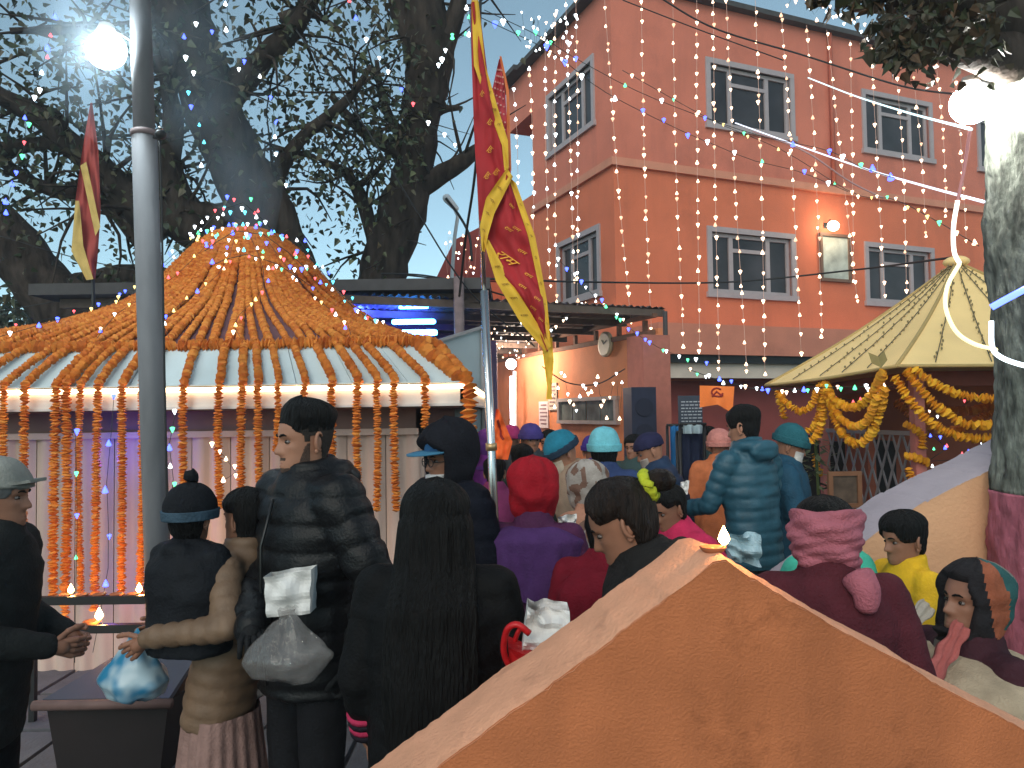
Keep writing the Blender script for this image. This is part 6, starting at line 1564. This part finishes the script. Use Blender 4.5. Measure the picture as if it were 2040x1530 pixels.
# --- woman with long black hair
longc = fab('black_long_coat', (.0055, .0055, .006), .7, .25, 120, .10)
pinkstripe = [fab('pink_stripe_knit', (.42, .03, .085)), fab('black_stripe_knit', (.015, .012, .018))]
r, T, s, up, A = person('person with long straight black hair in a black padded coat seen from behind', 868, 953, 1.95, 172, 1, head=(6, 4), wide=1.04, hat_h=.024,
    arms={1: ((.235, .03, 1.14), (.225, -.03, .965)), -1: ((.24, .0, 1.14), (.2, -.18, .98)), ('c', 1): .8}, jacket=dict(mat=longc, hem=.52, puff=.006, per=.10, fat=1.06, flare=1.15))
full_hair(r, T, HAIR, .030, .80, -.25, 2.0)
b = MB(); n = 96; m = 40
for j in range(m + 1):
    t = j / m; z = lerp(.19, -.54, t); w = interp([(0, .085), (.08, .110), (.2, .116), (.45, .135), (.7, .135), (.9, .12), (1, .08)], t)[0]; yc = interp([(0, .02), (.25, .055), (.4, .12), (.7, .145), (1, .15)], t)[0]; th = interp([(0, .10), (.08, .118), (.3, .085), (.5, .055), (1, .03)], t)[0]
    for i in range(n):
        a = 2 * math.pi * i / n; k = 1 + .07 * mnoise.noise((a * 8, t * 1.6, 1)) + .06 * mnoise.noise((a * 19, t * 2.5, 4)); zz = z - (.05 * mnoise.noise((a * 9, 3, 1)) * (t > .95))
        w2 = w * (1 - .25 * max(0, mnoise.noise((a * 4, 9, 9))) * sst(t, .7, 1)); b.v.append(tuple(T(V(w2 * k * math.cos(a), yc + .0 + th * k * math.sin(a), zz))))
for j in range(m):
    for i in range(n): b.f.append((j * n + i, (j + 1) * n + i, (j + 1) * n + (i + 1) % n, j * n + (i + 1) % n))
b.f.append(tuple(m * n + i for i in range(n))); b.build('long_hair', HAIR, r, True)
for sd, nm in ((1, 0),):
    S_, e_, w_ = A[sd]
    for k in range(4):
        b = MB(); u0 = .60 + .105 * k; b.tube([e_.lerp(w_, u0), e_.lerp(w_, u0 + .05), e_.lerp(w_, u0 + .104)], [.058 * s, .060 * s, .057 * s], 16); b.build('cuff', pinkstripe[k % 2], r, True)
# --- red hooded person
r, T, s, up, A = person('person in bright red hood and purple jacket with a lilac shawl seen from behind', 1062, 914, 3.0, 168, 1, hat_h=.05, lean=4, jacket=dict(mat=fab('purple_jacket', (.075, .020, .062), .8), hem=.7, fat=.98, wr=.008), legs=dict(mat=fab('dark_plum_trousers', (.03, .012, .025))))
hood(r, T, fab('red_hood_cloth', (.30, .008, .016), .8), .045, .6, -.28, 'hood', 3.0, .03, .024)
cape(r, up, s, fab('lilac_shawl', (.07, .028, .115), .85), .25, .19, 1.12, 1.46, 2.0)
# --- teal knitted hat, masked
r, T, s, up, A = person('person in a teal and navy knitted hat with pale mask looking down', 1127, 850, 4.3, -75, 2, lean=12, head=(0, 12), hat_h=.035, near=False, jacket=dict(mat=fab('beige_jacket', (.30, .21, .15)), hem=.75), legs=dict(mat=fab('navy_trousers', (.02, .03, .06))))
beanie(r, T, fab('teal_wool', (.02, .16, .24), .95, .4, 90), fab('navy_wool', (.02, .035, .06), .95, .4, 90), .56, .024, -.05)
b = shellmesh(T, lambda a, zn: .012 if abs(a) < 1.1 and -.02 < zn < .40 else 0, -.12, .5, 64, 30, 2.0, .002); b.build('face_mask', fab('cream_face_mask', (.52, .42, .33)), r, True)
# --- pale blue knitted hat
r, T, s, up, A = person('person in a pale turquoise knitted hat with dark hair seen from behind', 1203, 851, 4.5, 165, 1, hat_h=.04, near=False, jacket=dict(mat=fab('navy_wrap', (.03, .05, .13)), hem=.75, wr=.010))
full_hair(r, T, HAIR, .022, .8, -.15); beanie(r, T, fab('turquoise_wool', (.16, .48, .56), .95, .4, 90), None, .52, .032, 0, .02)
# --- pale patterned shawl over head
sh_m = [fab('pale_grey_shawl', (.33, .29, .26)), fab('brown_shawl_stripe', (.17, .095, .07)), fab('salmon_shawl_patch', (.42, .20, .13))]
r, T, s, up, A = person('person under a pale grey and brown patterned shawl bending towards the wall', 1170, 910, 3.5, -140, 1, lean=10, hat_h=.04, near=False, jacket=dict(mat=sh_m[2], hem=.75, wr=.01), legs=dict(mat=fab('navy_trousers', (.02, .03, .06))))
headscarf(r, T, sh_m, .035, .5, -.6, .9, 5.0, lambda a, z: (0 if mnoise.noise((a * 2.2, z * 3.5, 3)) > -.12 else 1)); cape(r, up, s, sh_m[0], .24, .20, 1.02, 1.44, 4.0, 'shawl', lambda u, t: 0 if mnoise.noise((u * 14, t * 4, 8)) > .0 else (1 if mnoise.noise((u * 9, t * 3, 2)) > 0 else 2), sh_m[1:])
# --- woman with hair bun
r, T, s, up, A = person('person with brown hair tied in a bun by a lime green band looking down', 1258, 938, 1.95, -100, 1, lean=10, head=(0, 16), hat_h=.024, wide=1.0, jacket=dict(mat=fab('black_soft_jacket', (.014, .013, .013), .8), hem=.74, wr=.010, fat=1.05, hood=True))
full_hair(r, T, HAIRB, .026, .80, .12, 5.0)
bc = V(.0, .115, .80 * HH)
b = MB(); nseg = 40
for i in range(nseg):
    a = 2 * math.pi * i / nseg
b.tube([T(bc + V(.036 * math.cos(a), .010 + .004 * math.sin(a * 9), .036 * math.sin(a))) for a in [2 * math.pi * k / 40 for k in range(41)]], [.015 * s * (1 + .18 * math.sin(k * 2.1)) for k in range(41)], 10, False); b.build('hair_band', fab('lime_band', (.42, .46, .03), .7), r, True)
b = MB(); b.ell(T(bc + V(0, .045, 0)), (.036 * s, .050 * s, .034 * s), 18, 12)
for i, v_ in enumerate(b.v): b.v[i] = tuple(Vector(v_) + (Vector(v_) - T(bc + V(0, .045, 0))) * .18 * mnoise.noise(Vector(v_) * 70))
b.build('bun', HAIRB, r, True)
b = MB(); b.ell(T(headp(1.6, .33, .006, False) + V(.004, .006, 0)), (.004 * s, .004 * s, .005 * s), 8, 6); b.build('earring', M('gold', (.6, .4, .12), .3, 0, metal=1), r, True)
# --- maroon shawl person beyond
r, T, s, up, A = person('person in a deep maroon shawl half hidden behind the person with the bun', 1205, 1000, 2.75, 175, 1, near=False, jacket=dict(mat=fab('maroon_shawl', (.16, .008, .018), .85), hem=.72, wr=.010, fat=1.1))
full_hair(r, T, HAIR, .022, .8, -.1); cape(r, up, s, MATS['maroon_shawl'], .26, .2, .80, 1.46, 6.0)
# --- pink jacket person
r, T, s, up, A = person('person in a hot pink jacket bending forward beyond the hair bun', 1332, 958, 3.3, -60, 1, lean=22, near=False, jacket=dict(mat=fab('hot_pink_jacket', (.48, .025, .085)), hem=.8, wr=.009, fat=1.1))
full_hair(r, T, HAIR, .022, .8, -.1)
# --- navy puffer man
r, T, s, up, A = person('person in navy puffer jacket and navy cap looking down beside the blue cloth', 1300, 853, 4.7, -95, 2, lean=12, head=(0, 10), near=False, hat_h=.03, jacket=dict(mat=fab('navy_puffer', (.018, .035, .075), .55, .1), hem=.76, puff=.012, per=.07, fat=1.15), arms={1: ((.25, -.12, 1.16), (.16, -.38, 1.12)), -1: ((.25, -.12, 1.16), (.12, -.38, 1.12))})
b = shellmesh(T, lambda a, zn: .018 if zn > .60 + .05 * math.cos(a) else 0, .4, 1.0, 64, 26, 3.0, .003); b.build('cap', fab('navy_cap', (.02, .02, .055)), r, True)
b = shellmesh(T, lambda a, zn: .012 if abs(a) < 1.1 and -.02 < zn < .36 else 0, -.12, .5, 64, 30, 2.0, .002); b.build('face_mask', fab('grey_face_mask', (.35, .30, .27)), r, True)
# --- teal puffer man, back view
tealp = fab('teal_puffer', (.015, .070, .105), .5, .12, 120, .4)
r, T, s, up, A = person('person in a teal quilted jacket with short dark hair seen from behind', 1484, 803, 4.3, -148, 2, near=True, hat_h=.025, wide=.98, lean=3, head=(14, 5), jacket=dict(mat=tealp, hem=.78, puff=.009, per=.066, fat=.98, hood=True, sleeve=1.0), arms={1: ((.24, -.10, 1.15), (.20, -.34, 1.10)), -1: ((.27, .0, 1.14), (.24, -.12, .95))}, legs=dict(mat=fab('faded_jeans', (.16, .19, .23))))
short_hair(r, T, HAIR, .022, .006)
# --- blue jacket with teal hat and mask
r, T, s, up, A = person('person in a dark teal beanie and pale mask turned towards the tent pavilion', 1566, 838, 4.55, 72, 2, near=False, hat_h=.04, lean=5, head=(0, 12), wide=1.1, jacket=dict(mat=fab('deep_blue_jacket', (.014, .06, .105), .6), hem=.72, puff=.006, per=.09, fat=1.12), arms={1: ((.25, -.10, 1.15), (.18, -.32, 1.08)), -1: ((.25, -.10, 1.15), (.18, -.32, 1.08))})
beanie(r, T, fab('dark_teal_wool', (.02, .10, .125), .95, .4, 90), None, .55, .026)
b = shellmesh(T, lambda a, zn: .013 if abs(a) < 1.1 and -.02 < zn < .40 else 0, -.12, .5, 64, 30, 2.0, .002); b.build('face_mask', fab('white_face_mask', (.6, .58, .56)), r, True)
# --- orange jacket, pink hat
r, T, s, up, A = person('person in a pink knitted hat and orange jacket far behind the teal jacket', 1432, 852, 5.6, 175, 1, near=False, hat_h=.035, jacket=dict(mat=fab('orange_jacket', (.50, .15, .06)), hem=.72, wr=.008), legs=dict(mat=fab('salmon_trousers', (.40, .13, .09))))
beanie(r, T, fab('pink_wool', (.55, .22, .19), .95, .4, 90), None, .5, .026)
# --- maroon sweater with pink scarf
r, T, s, up, A = person('person in a maroon sweater with a dusty pink scarf wrapped round the head', 1642, 985, 2.08, 172, 1, hat_h=.018, lean=6, wide=1.02, jacket=dict(mat=fab('maroon_sweater', (.085, .018, .026), .9, .5, 140, .15), hem=.75, wr=.007, fat=1.08), legs=dict(mat=fab('dark_maroon_skirt', (.05, .012, .02))))
full_hair(r, T, HAIR, .02, .82, .2, 3.0)
def offq(a, zn):
    lo_, hi = -.30, .80 - .24 * sst(math.cos(a), -.2, .9)
    if zn > hi or zn < lo_: return 0
    if zn > .15 and abs(a) < .9: return 0
    return .030 + .012 * abs(math.sin(zn * 11 + a * 1.5)) + .008 * abs(math.sin(zn * 23 - a * 2.1)) + .02 * sst(-zn, -.2, .4)
b = shellmesh(T, offq, -.62, .95, 90, 60, 9.0, .012, (10, 5)); b.build('scarf', fab('dusty_pink_scarf', (.40, .125, .16), .9, .5, 130, .15), r, True)
b = MB(); b.tube(smoothpath([T(V(-.06, .12, .0)), T(V(-.075, .15, -.05)), T(V(-.07, .15, -.11))], 10), [.05 * s, .052 * s, .05 * s, .048 * s, .046 * s, .042 * s, .04 * s, .036 * s, .032 * s, .02 * s], 14); b.build('scarf_end', MATS['dusty_pink_scarf'], r, True)
# --- mint green person hidden behind
r, T, s, up, A = person('person in mint green jacket mostly hidden behind the maroon sweater', 1648, 1010, 2.9, 20, 1, near=False, wide=1.25, jacket=dict(mat=fab('mint_jacket', (.06, .42, .30)), hem=.72, wr=.008, fat=1.15, sleeve=1.1))
full_hair(r, T, HAIR, .02, .82, .0)
# --- boy in yellow
r, T, s, up, A = person('boy with short black hair in a bright yellow top raising a phone', 1803, 1014, 2.9, -80, 1, hat_h=.02, head=(0, 6), wide=.98, hs=1.14, arms={1: ((.22, -.13, 1.12), (.13, -.33, 1.25)), -1: ((.2, -.18, 1.14), (.06, -.34, 1.27)), ('c', 1): .7, ('c', -1): .7}, jacket=dict(mat=fab('yellow_knit', (.72, .42, .02), .85, .3, 140, .2), hem=.80, wr=.007, fat=1.02))
short_hair(r, T, HAIR, .026, .016, 5.0, .70)
w_ = r.matrix_basis @ ((A[1][2] + A[-1][2]) / 2 + V(0, -.10, .07) * s)
phn = thing('phone', 'small dark phone held up by the boy in yellow', 'phone', w_, R(-80))
b = MB(); b.box((0, 0, 0), (.07, .009, .13), Matrix.Rotation(R(-20), 3, 'X')); b.build('case', iron_black, phn); b = MB(); b.box((0, .0062, 0), (.062, .002, .118), Matrix.Rotation(R(-20), 3, 'X')); b.build('screen', M('phone_glass', (.02, .02, .025), .1, 0), phn)
# --- woman with patterned headscarf
sc_m = [fab('dark_scarf', (.018, .016, .018)), fab('rust_scarf_band', (.28, .085, .045)), fab('teal_scarf_band', (.03, .095, .095)), fab('grey_scarf_band', (.20, .18, .16))]
r, T, s, up, A = person('person in a dark headscarf banded rust and teal with a cream shawl', 1925, 1112, 2.25, -80, 1, hat_h=.030, head=(0, -9), sit=True, arms={1: ((.22, -.10, 1.16), (.10, -.30, 1.06)), -1: ((.22, -.10, 1.16), (.10, -.30, 1.06))}, jacket=dict(mat=fab('plum_dress', (.05, .018, .025), .9), hem=.86, wr=.01))
headscarf(r, T, sc_m, .032, .98, -.6, .80, 8.0, lambda a, z: (lambda u: 1 if 1.35 < u < 1.95 else (2 if 1.95 <= u < 2.6 else (3 if 2.6 <= u < 2.8 else 0)))(abs(a) + (z - .5) * .8 + .06 * mnoise.noise((a * 3, z * 5, 1))) if z > -.1 else (0 if mnoise.noise((a * 3, z * 4, 1)) < .1 else 3))
cape(r, up, s, fab('cream_shawl', (.42, .33, .23), .9, .4, 140, .15), .34, .28, .90, 1.45, 3.0)
for k, (pts, mt, w) in enumerate((([(1848, 1206, 2.3), (1808, 1245, 2.28), (1768, 1288, 2.26)], fab('pastel_scarf', (.42, .38, .33)), .022), ([(1915, 1246, 2.18), (1885, 1295, 2.15), (1855, 1350, 2.1)], fab('rose_scarf_end', (.40, .11, .10)), .022))):
    inv = (Matrix.Translation(r.location) @ Matrix.Rotation(r.rotation_euler[2], 4, 'Z')).inverted()
    b = MB(); strip(b, [inv @ P(*q) for q in pts], w * 2.6, inv.to_3x3() @ V(0, -1, .3), .012, .006); b.build('scarf_end', mt, r, True)
bench = thing('stone_bench', 'low stone bench beneath the seated crowd beyond the front gable', 'bench', (P(1925, 1112, 2.25).x + .02, P(1925, 1112, 2.25).y, 0))
b = MB(); b.box((0, 0, .34), (.5, 1.0, .08)); b.build('seat', cement, bench)
for sx in (-.38, .38):
    b = MB(); b.box((0, sx, .149), (.4, .14, .298)); b.build('leg', cement, bench)
# --- far crowd
far = [(1057, 843, 6.0, 'purple_cap', (.06, .045, .20), (.05, .06, .07), 'person in a purple cap near the doorway of the shed', 20, 'cap'),
       (1093, 853, 6.6, None, None, (.04, .07, .07), 'person with dark hair and green grey jacket far behind near the shed wall', -30, 'hair'),
       (972, 858, 6.2, 'violet_wool', (.20, .06, .35), (.28, .05, .35), 'person in violet coat and hood just behind the flagpole', 150, 'hood'),
       (1018, 846, 6.8, 'magenta_wool', (.40, .04, .16), (.06, .05, .06), 'person in magenta knitted hat behind the orange pointed banner', 170, 'cap'),
       (1040, 880, 5.2, None, None, (.025, .04, .035), 'person in dark green jacket with bare head facing the shed', 160, 'hair'),
       (1410, 846, 6.3, None, None, (.30, .28, .28), 'person with dark hair and pale collar far behind the pink knitted hat', 10, 'hair'),
       (1262, 862, 6.2, None, None, (.05, .035, .05), 'person with dark hair between the turquoise hat and the navy cap', -40, 'hair'),
       (1180, 866, 5.8, 'indigo_cap', (.05, .03, .20), (.08, .05, .18), 'person in indigo hat peeping between the two blue knitted hats', 170, 'cap'),
       (985, 905, 4.9, None, None, (.18, .03, .10), 'person in dull crimson shawl low behind the flagpole', 175, 'hair')]
for px, py, d, hm, hc, jc, lab, rz, kind in far:
    r, T, s, up, A = person(lab, px, py, d, rz, 1, near=False, hat_h=.03, face=abs(rz) < 90, jacket=dict(mat=fab('cloth_%d_%d' % (px, py) if False else 'far_jacket_' + lab.split()[2] + lab.split()[3], jc), hem=.75, wr=.008))
    if kind == 'hair': short_hair(r, T, HAIR, .022, .012)
    elif kind == 'cap': beanie(r, T, fab(hm, hc, .95), None, .55, .024)
    else: full_hair(r, T, HAIR, .02); hood(r, T, fab(hm, hc), .035, .7, -.4)
# ================================================================== CARRIED THINGS
paper = fab('white_paper', (.66, .64, .62), .8, .2, 40, .2); 
def paperbag(label, quad, depth, crease=.012, seed=1.0, name='paper_bag', cat='bag', mt=paper):
    o = quad[0].copy(); root = thing(name, label, cat, o); b = MB(); n = 12
    def fp(u, v, back=0.0):
        p = quad[0].lerp(quad[1], u).lerp(quad[3].lerp(quad[2], u), v); p.y += back + crease * (mnoise.noise((u * 3 + seed, v * 3, seed)) * 2 + abs(u - v) * .8)
        return p - o
    k = (n + 1) * (n + 1)
    for bk in (0, depth):
        for j in range(n + 1):
            for i in range(n + 1): b.v.append(tuple(fp(i / n, j / n, bk)))
    for j in range(n):
        for i in range(n):
            q = (j * (n + 1) + i, j * (n + 1) + i + 1, (j + 1) * (n + 1) + i + 1, (j + 1) * (n + 1) + i); b.f.append(q); b.f.append(tuple(x + k for x in q[::-1]))
    for i in range(n):
        b.f.append((n * (n + 1) + i + 1, n * (n + 1) + i, n * (n + 1) + i + k, n * (n + 1) + i + 1 + k)); b.f.append((i * (n + 1), (i + 1) * (n + 1), (i + 1) * (n + 1) + k, i * (n + 1) + k)); b.f.append(((i + 1) * (n + 1) + n, i * (n + 1) + n, i * (n + 1) + n + k, (i + 1) * (n + 1) + n + k))
    b.build('wrapper', mt, root); return root
paperbag('white folded paper box held at the chest of the person in black puffer', [P(524, 1150, 2.22), P(618, 1136, 2.22), P(618, 1222, 2.22), P(530, 1232, 2.22)], .07, .012, 2.0)
paperbag('open white paper bag standing in the red carrier bag', [P(1052, 1208, 1.75), P(1136, 1222, 1.72), P(1138, 1290, 1.70), P(1040, 1308, 1.74)], .08, .025, 5.0)
paperbag('crumpled white paper packet held beyond the red hood', [P(1112, 1030, 2.95), P(1150, 1026, 2.95), P(1146, 1062, 2.95), P(1116, 1066, 2.95)], .02, .03, 8.0)
paperbag('small white paper cup packet beside the navy puffer sleeve', [P(1358, 962, 4.2), P(1374, 958, 4.2), P(1370, 985, 4.2), P(1358, 988, 4.2)], .03, .01, 3.0)
paperbag('pale blue plastic packet below the teal quilted jacket', [P(1448, 1072, 2.6), P(1520, 1068, 2.6), P(1518, 1130, 2.6), P(1462, 1120, 2.6)], .06, .03, 6.0, 'plastic_packet', 'packet', M('pale_cyan_plastic', (.36, .50, .55), .35, .2, 20, bump=.4, bscale=50))
def softbag(label, c, rx, ry, rz_, neck, mt, name='plastic_bag', seed=1.0):
    root = thing(name, label, 'bag', c); b = MB(); n = 40; m = 22
    for j in range(m + 1):
        t = j / m; z = lerp(-rz_, neck, t); w = interp([(0, .30), (.08, .78), (.3, 1.0), (.5, .80), (.75, .38), (.9, .16), (1, .2)], t)[0]
        for i in range(n):
            a = 2 * math.pi * i / n; k = w * (1 + .16 * mnoise.noise((math.cos(a) * 1.6 + seed, math.sin(a) * 1.6, t * 3)) + .10 * t * math.sin(a * 7 + 3 * t)); b.v.append((rx * k * math.cos(a), ry * k * math.sin(a), z + .02 * mnoise.noise((a, t * 4, seed))))
    for j in range(m):
        for i in range(n): b.f.append((j * n + i, j * n + (i + 1) % n, (j + 1) * n + (i + 1) % n, (j + 1) * n + i))
    b.f.append(tuple(range(n))[::-1]); b.build('sack', mt, root, True); return root
blue_pl = bpy.data.materials.new('blue_white_plastic'); blue_pl.use_nodes = True
nt = blue_pl.node_tree; bs = nt.nodes['Principled BSDF']; bs.inputs['Roughness'].default_value = .3
tc = nt.nodes.new('ShaderNodeTexCoord'); nz_ = nt.nodes.new('ShaderNodeTexNoise'); nz_.inputs['Scale'].default_value = 9; nz_.inputs['Detail'].default_value = 2; rp = nt.nodes.new('ShaderNodeValToRGB')
rp.color_ramp.elements[0].position = .42; rp.color_ramp.elements[0].color = (.03, .20, .36, 1); rp.color_ramp.elements[1].position = .58; rp.color_ramp.elements[1].color = (.40, .52, .58, 1)
nt.links.new(tc.outputs['Object'], nz_.inputs[0]); nt.links.new(nz_.outputs['Fac'], rp.inputs[0]); nt.links.new(rp.outputs[0], bs.inputs['Base Color'])
c = P(268, 1345, 2.5); softbag('blue and white plastic bag hanging from the hand of the person in tan', c, .115, .09, P(268, 1345, 2.5).z - P(268, 1395, 2.5).z, P(288, 1262, 2.5).z - c.z, blue_pl)
clearm = M('clear_plastic', (.30, .28, .27), .10, .1, bump=.5, bscale=30, spec=.9); clearm.node_tree.nodes['Principled BSDF'].inputs['Alpha'].default_value = .38
c = P(572, 1300, 2.2); softbag('crinkled clear plastic bag hanging below the white paper box', c, .125, .10, .075, .13, clearm, seed=4.0)
redpl = M('red_plastic', (.50, .012, .015), .35, .12, 20, bump=.3, bscale=40)
rb = thing('carrier_bag', 'glossy red carrier bag with loop handle beside the long haired person', 'bag', P(1060, 1320, 1.76)); o = Vector(rb.location)
b = MB(); q = [P(1012, 1290, 1.76), P(1060, 1310, 1.72), P(1150, 1300, 1.70), P(1150, 1450, 1.74), P(1030, 1450, 1.78)]; b.prism([p - o for p in q], (0, .09, 0)); b.build('sack', redpl, rb)
b = MB(); b.tube(smoothpath([p - o for p in (P(1055, 1262, 1.72), P(1030, 1244, 1.72), P(1010, 1256, 1.73), P(1004, 1300, 1.75), P(1022, 1340, 1.76))], 24), .008, 8); b.tube(smoothpath([p - o for p in (P(1062, 1258, 1.80), P(1040, 1250, 1.81), P(1026, 1280, 1.82), P(1034, 1330, 1.82))], 20), .006, 8); b.build('handle', redpl, rb, True)
# notice board with cloths behind the crowd
q = P(1375, 820, 6.0)
nb_ = thing('notice_board', 'dark chalkboard with rows of pale writing standing behind the crowd', 'board', (q.x, q.y, 0)); zt = P(1375, 788, 6.0).z
b = MB(); b.box((0, 0, zt - .3), (.19, .03, .6)); b.build('board', M('slate_board', (.035, .045, .065), .8, .1), nb_)
b = MB()
for k in range(9):
    x = -.075
    while x < .07:
        w_ = rnd.uniform(.012, .035); b.box((x + w_ / 2, -.0165, zt - .05 - .026 * k), (w_, .002, .009)); x += w_ + .008
b.build('writing', M('chalk', (.35, .38, .42), .9, 0), nb_, kind='stuff')
for sx in (-.08, .08):
    b = MB(); b.box((sx, .02, (zt - .6) / 2), (.03, .03, zt - .6)); b.build('leg', redwood, nb_)
def hangcloth(label, x0, x1, y0, y1, d, mt, mt2=None):
    a = P(x0, y0, d); c_ = P(x1, y0, d); z1 = P(x0, y1, d).z; root = thing('hanging_cloth', label, 'cloth', a); b = MB(); n = 24
    for back in (0, .025):
        for j in range(13):
            for i in range(n + 1):
                u = i / n; p = a.lerp(c_, u); p.z = lerp(p.z, z1, j / 12); p.y += back + .025 * math.sin(u * 14) * (.3 + .7 * j / 12); b.v.append(tuple(p - a))
    k = (n + 1) * 13
    for j in range(12):
        for i in range(n):
            q_ = (j * (n + 1) + i, j * (n + 1) + i + 1, (j + 1) * (n + 1) + i + 1, (j + 1) * (n + 1) + i); b.f.append(q_[::-1]); b.f.append(tuple(x + k for x in q_))
    for i in range(n): b.f.append((i, i + 1, i + 1 + k, i + k))
    for j in range(12): b.f.append((j * (n + 1), (j + 1) * (n + 1), (j + 1) * (n + 1) + k, j * (n + 1) + k)); b.f.append((j * (n + 1) + n, j * (n + 1) + n + k, (j + 1) * (n + 1) + n + k, (j + 1) * (n + 1) + n))
    b.build('drape', mt, root, True)
    b = MB(); b.tube([V(-.03, .012, .004), c_ - a + V(.03, .012, .004)], .012, 8); b.build('rod', iron_black, root, True)
    for x in (V(-.02, .04, 0), c_ - a + V(.02, .04, 0)):
        b = MB(); b.tube([x, V(x.x, x.y, -a.z)], .012, 6); b.build('stand', iron_black, root, True)
    return root
hangcloth('dark navy cloth hanging on a rail below the chalkboard', 1356, 1400, 862, 1010, 5.8, fab('navy_drape', (.016, .022, .05)))
hangcloth('bright blue cloth hanging on a rail beside the navy one', 1336, 1358, 848, 960, 5.95, fab('blue_drape', (.02, .13, .32)))
hangcloth('pale grey towel folded over the rail above the navy cloth', 1362, 1400, 846, 864, 5.7, fab('pale_towel', (.30, .38, .42)))
# ================================================================== DUSK HAZE (smoke from the lamps hanging in the air)
hb_ = MB(); hb_.box2((-24, -1.5, -1.0), (34, 30, 16.0))
hz = hb_.build('haze', None, None, kind='stuff')
hz.data.materials.clear()
hm = bpy.data.materials.new('evening_haze'); hm.use_nodes = True; n_ = hm.node_tree.nodes; n_.clear()
ho = n_.new('ShaderNodeOutputMaterial'); hv = n_.new('ShaderNodeVolumePrincipled')
hv.inputs['Color'].default_value = (.80, .88, .95, 1); hv.inputs['Density'].default_value = 0.0035; hv.inputs['Anisotropy'].default_value = 0.35
hm.node_tree.links.new(hv.outputs[0], ho.inputs['Volume']); hz.data.materials.append(hm)

# incense smoke drifting up from the bell roof, plus an added lamp halo volume
def smoke_or_halo(pts, radii, dens, nm, seed):
    b = MB(); P3 = [P(*q) for q in pts]; path = smoothpath(P3, 24); L = [0]
    for a, c in zip(P3, P3[1:]): L.append(L[-1] + (c - a).length)
    b.tube(path, [interp([(l, r) for l, r in zip(L, radii)], L[-1] * i / 23)[0] for i in range(24)], 20)
    o = b.build('smoke_or_halo', None, None, True, kind='stuff'); o.data.materials.clear()
    m = bpy.data.materials.new(nm); m.use_nodes = True; N = m.node_tree.nodes; N.clear(); K = m.node_tree.links.new
    out = N.new('ShaderNodeOutputMaterial'); v = N.new('ShaderNodeVolumePrincipled'); tc = N.new('ShaderNodeTexCoord'); nz = N.new('ShaderNodeTexNoise'); mr = N.new('ShaderNodeMapRange')
    nz.inputs['Scale'].default_value = 1.6; nz.inputs['Detail'].default_value = 4; mr.inputs['From Min'].default_value = .40; mr.inputs['From Max'].default_value = .75; mr.inputs['To Max'].default_value = dens
    v.inputs['Color'].default_value = (.70, .84, .95, 1); v.inputs['Anisotropy'].default_value = .2
    K(tc.outputs['Object'], nz.inputs[0]); K(nz.outputs['Fac'], mr.inputs[0]); K(mr.outputs[0], v.inputs['Density']); K(v.outputs[0], out.inputs['Volume']); o.data.materials.append(m)
smoke_or_halo([(520, 500, 6.6), (490, 380, 6.3), (440, 250, 5.8), (390, 120, 5.2), (330, -20, 4.8)], [.10, .32, .42, .45, .35], .55, 'incense_smoke', 1)
smoke_or_halo([(290, 330, 4.4), (235, 200, 4.15), (205, 90, 4.0), (190, -30, 4.0)], [.08, .30, .38, .22], .55, 'lamp_halo', 2)  # volume added round the pole lamp to give it a glow halo
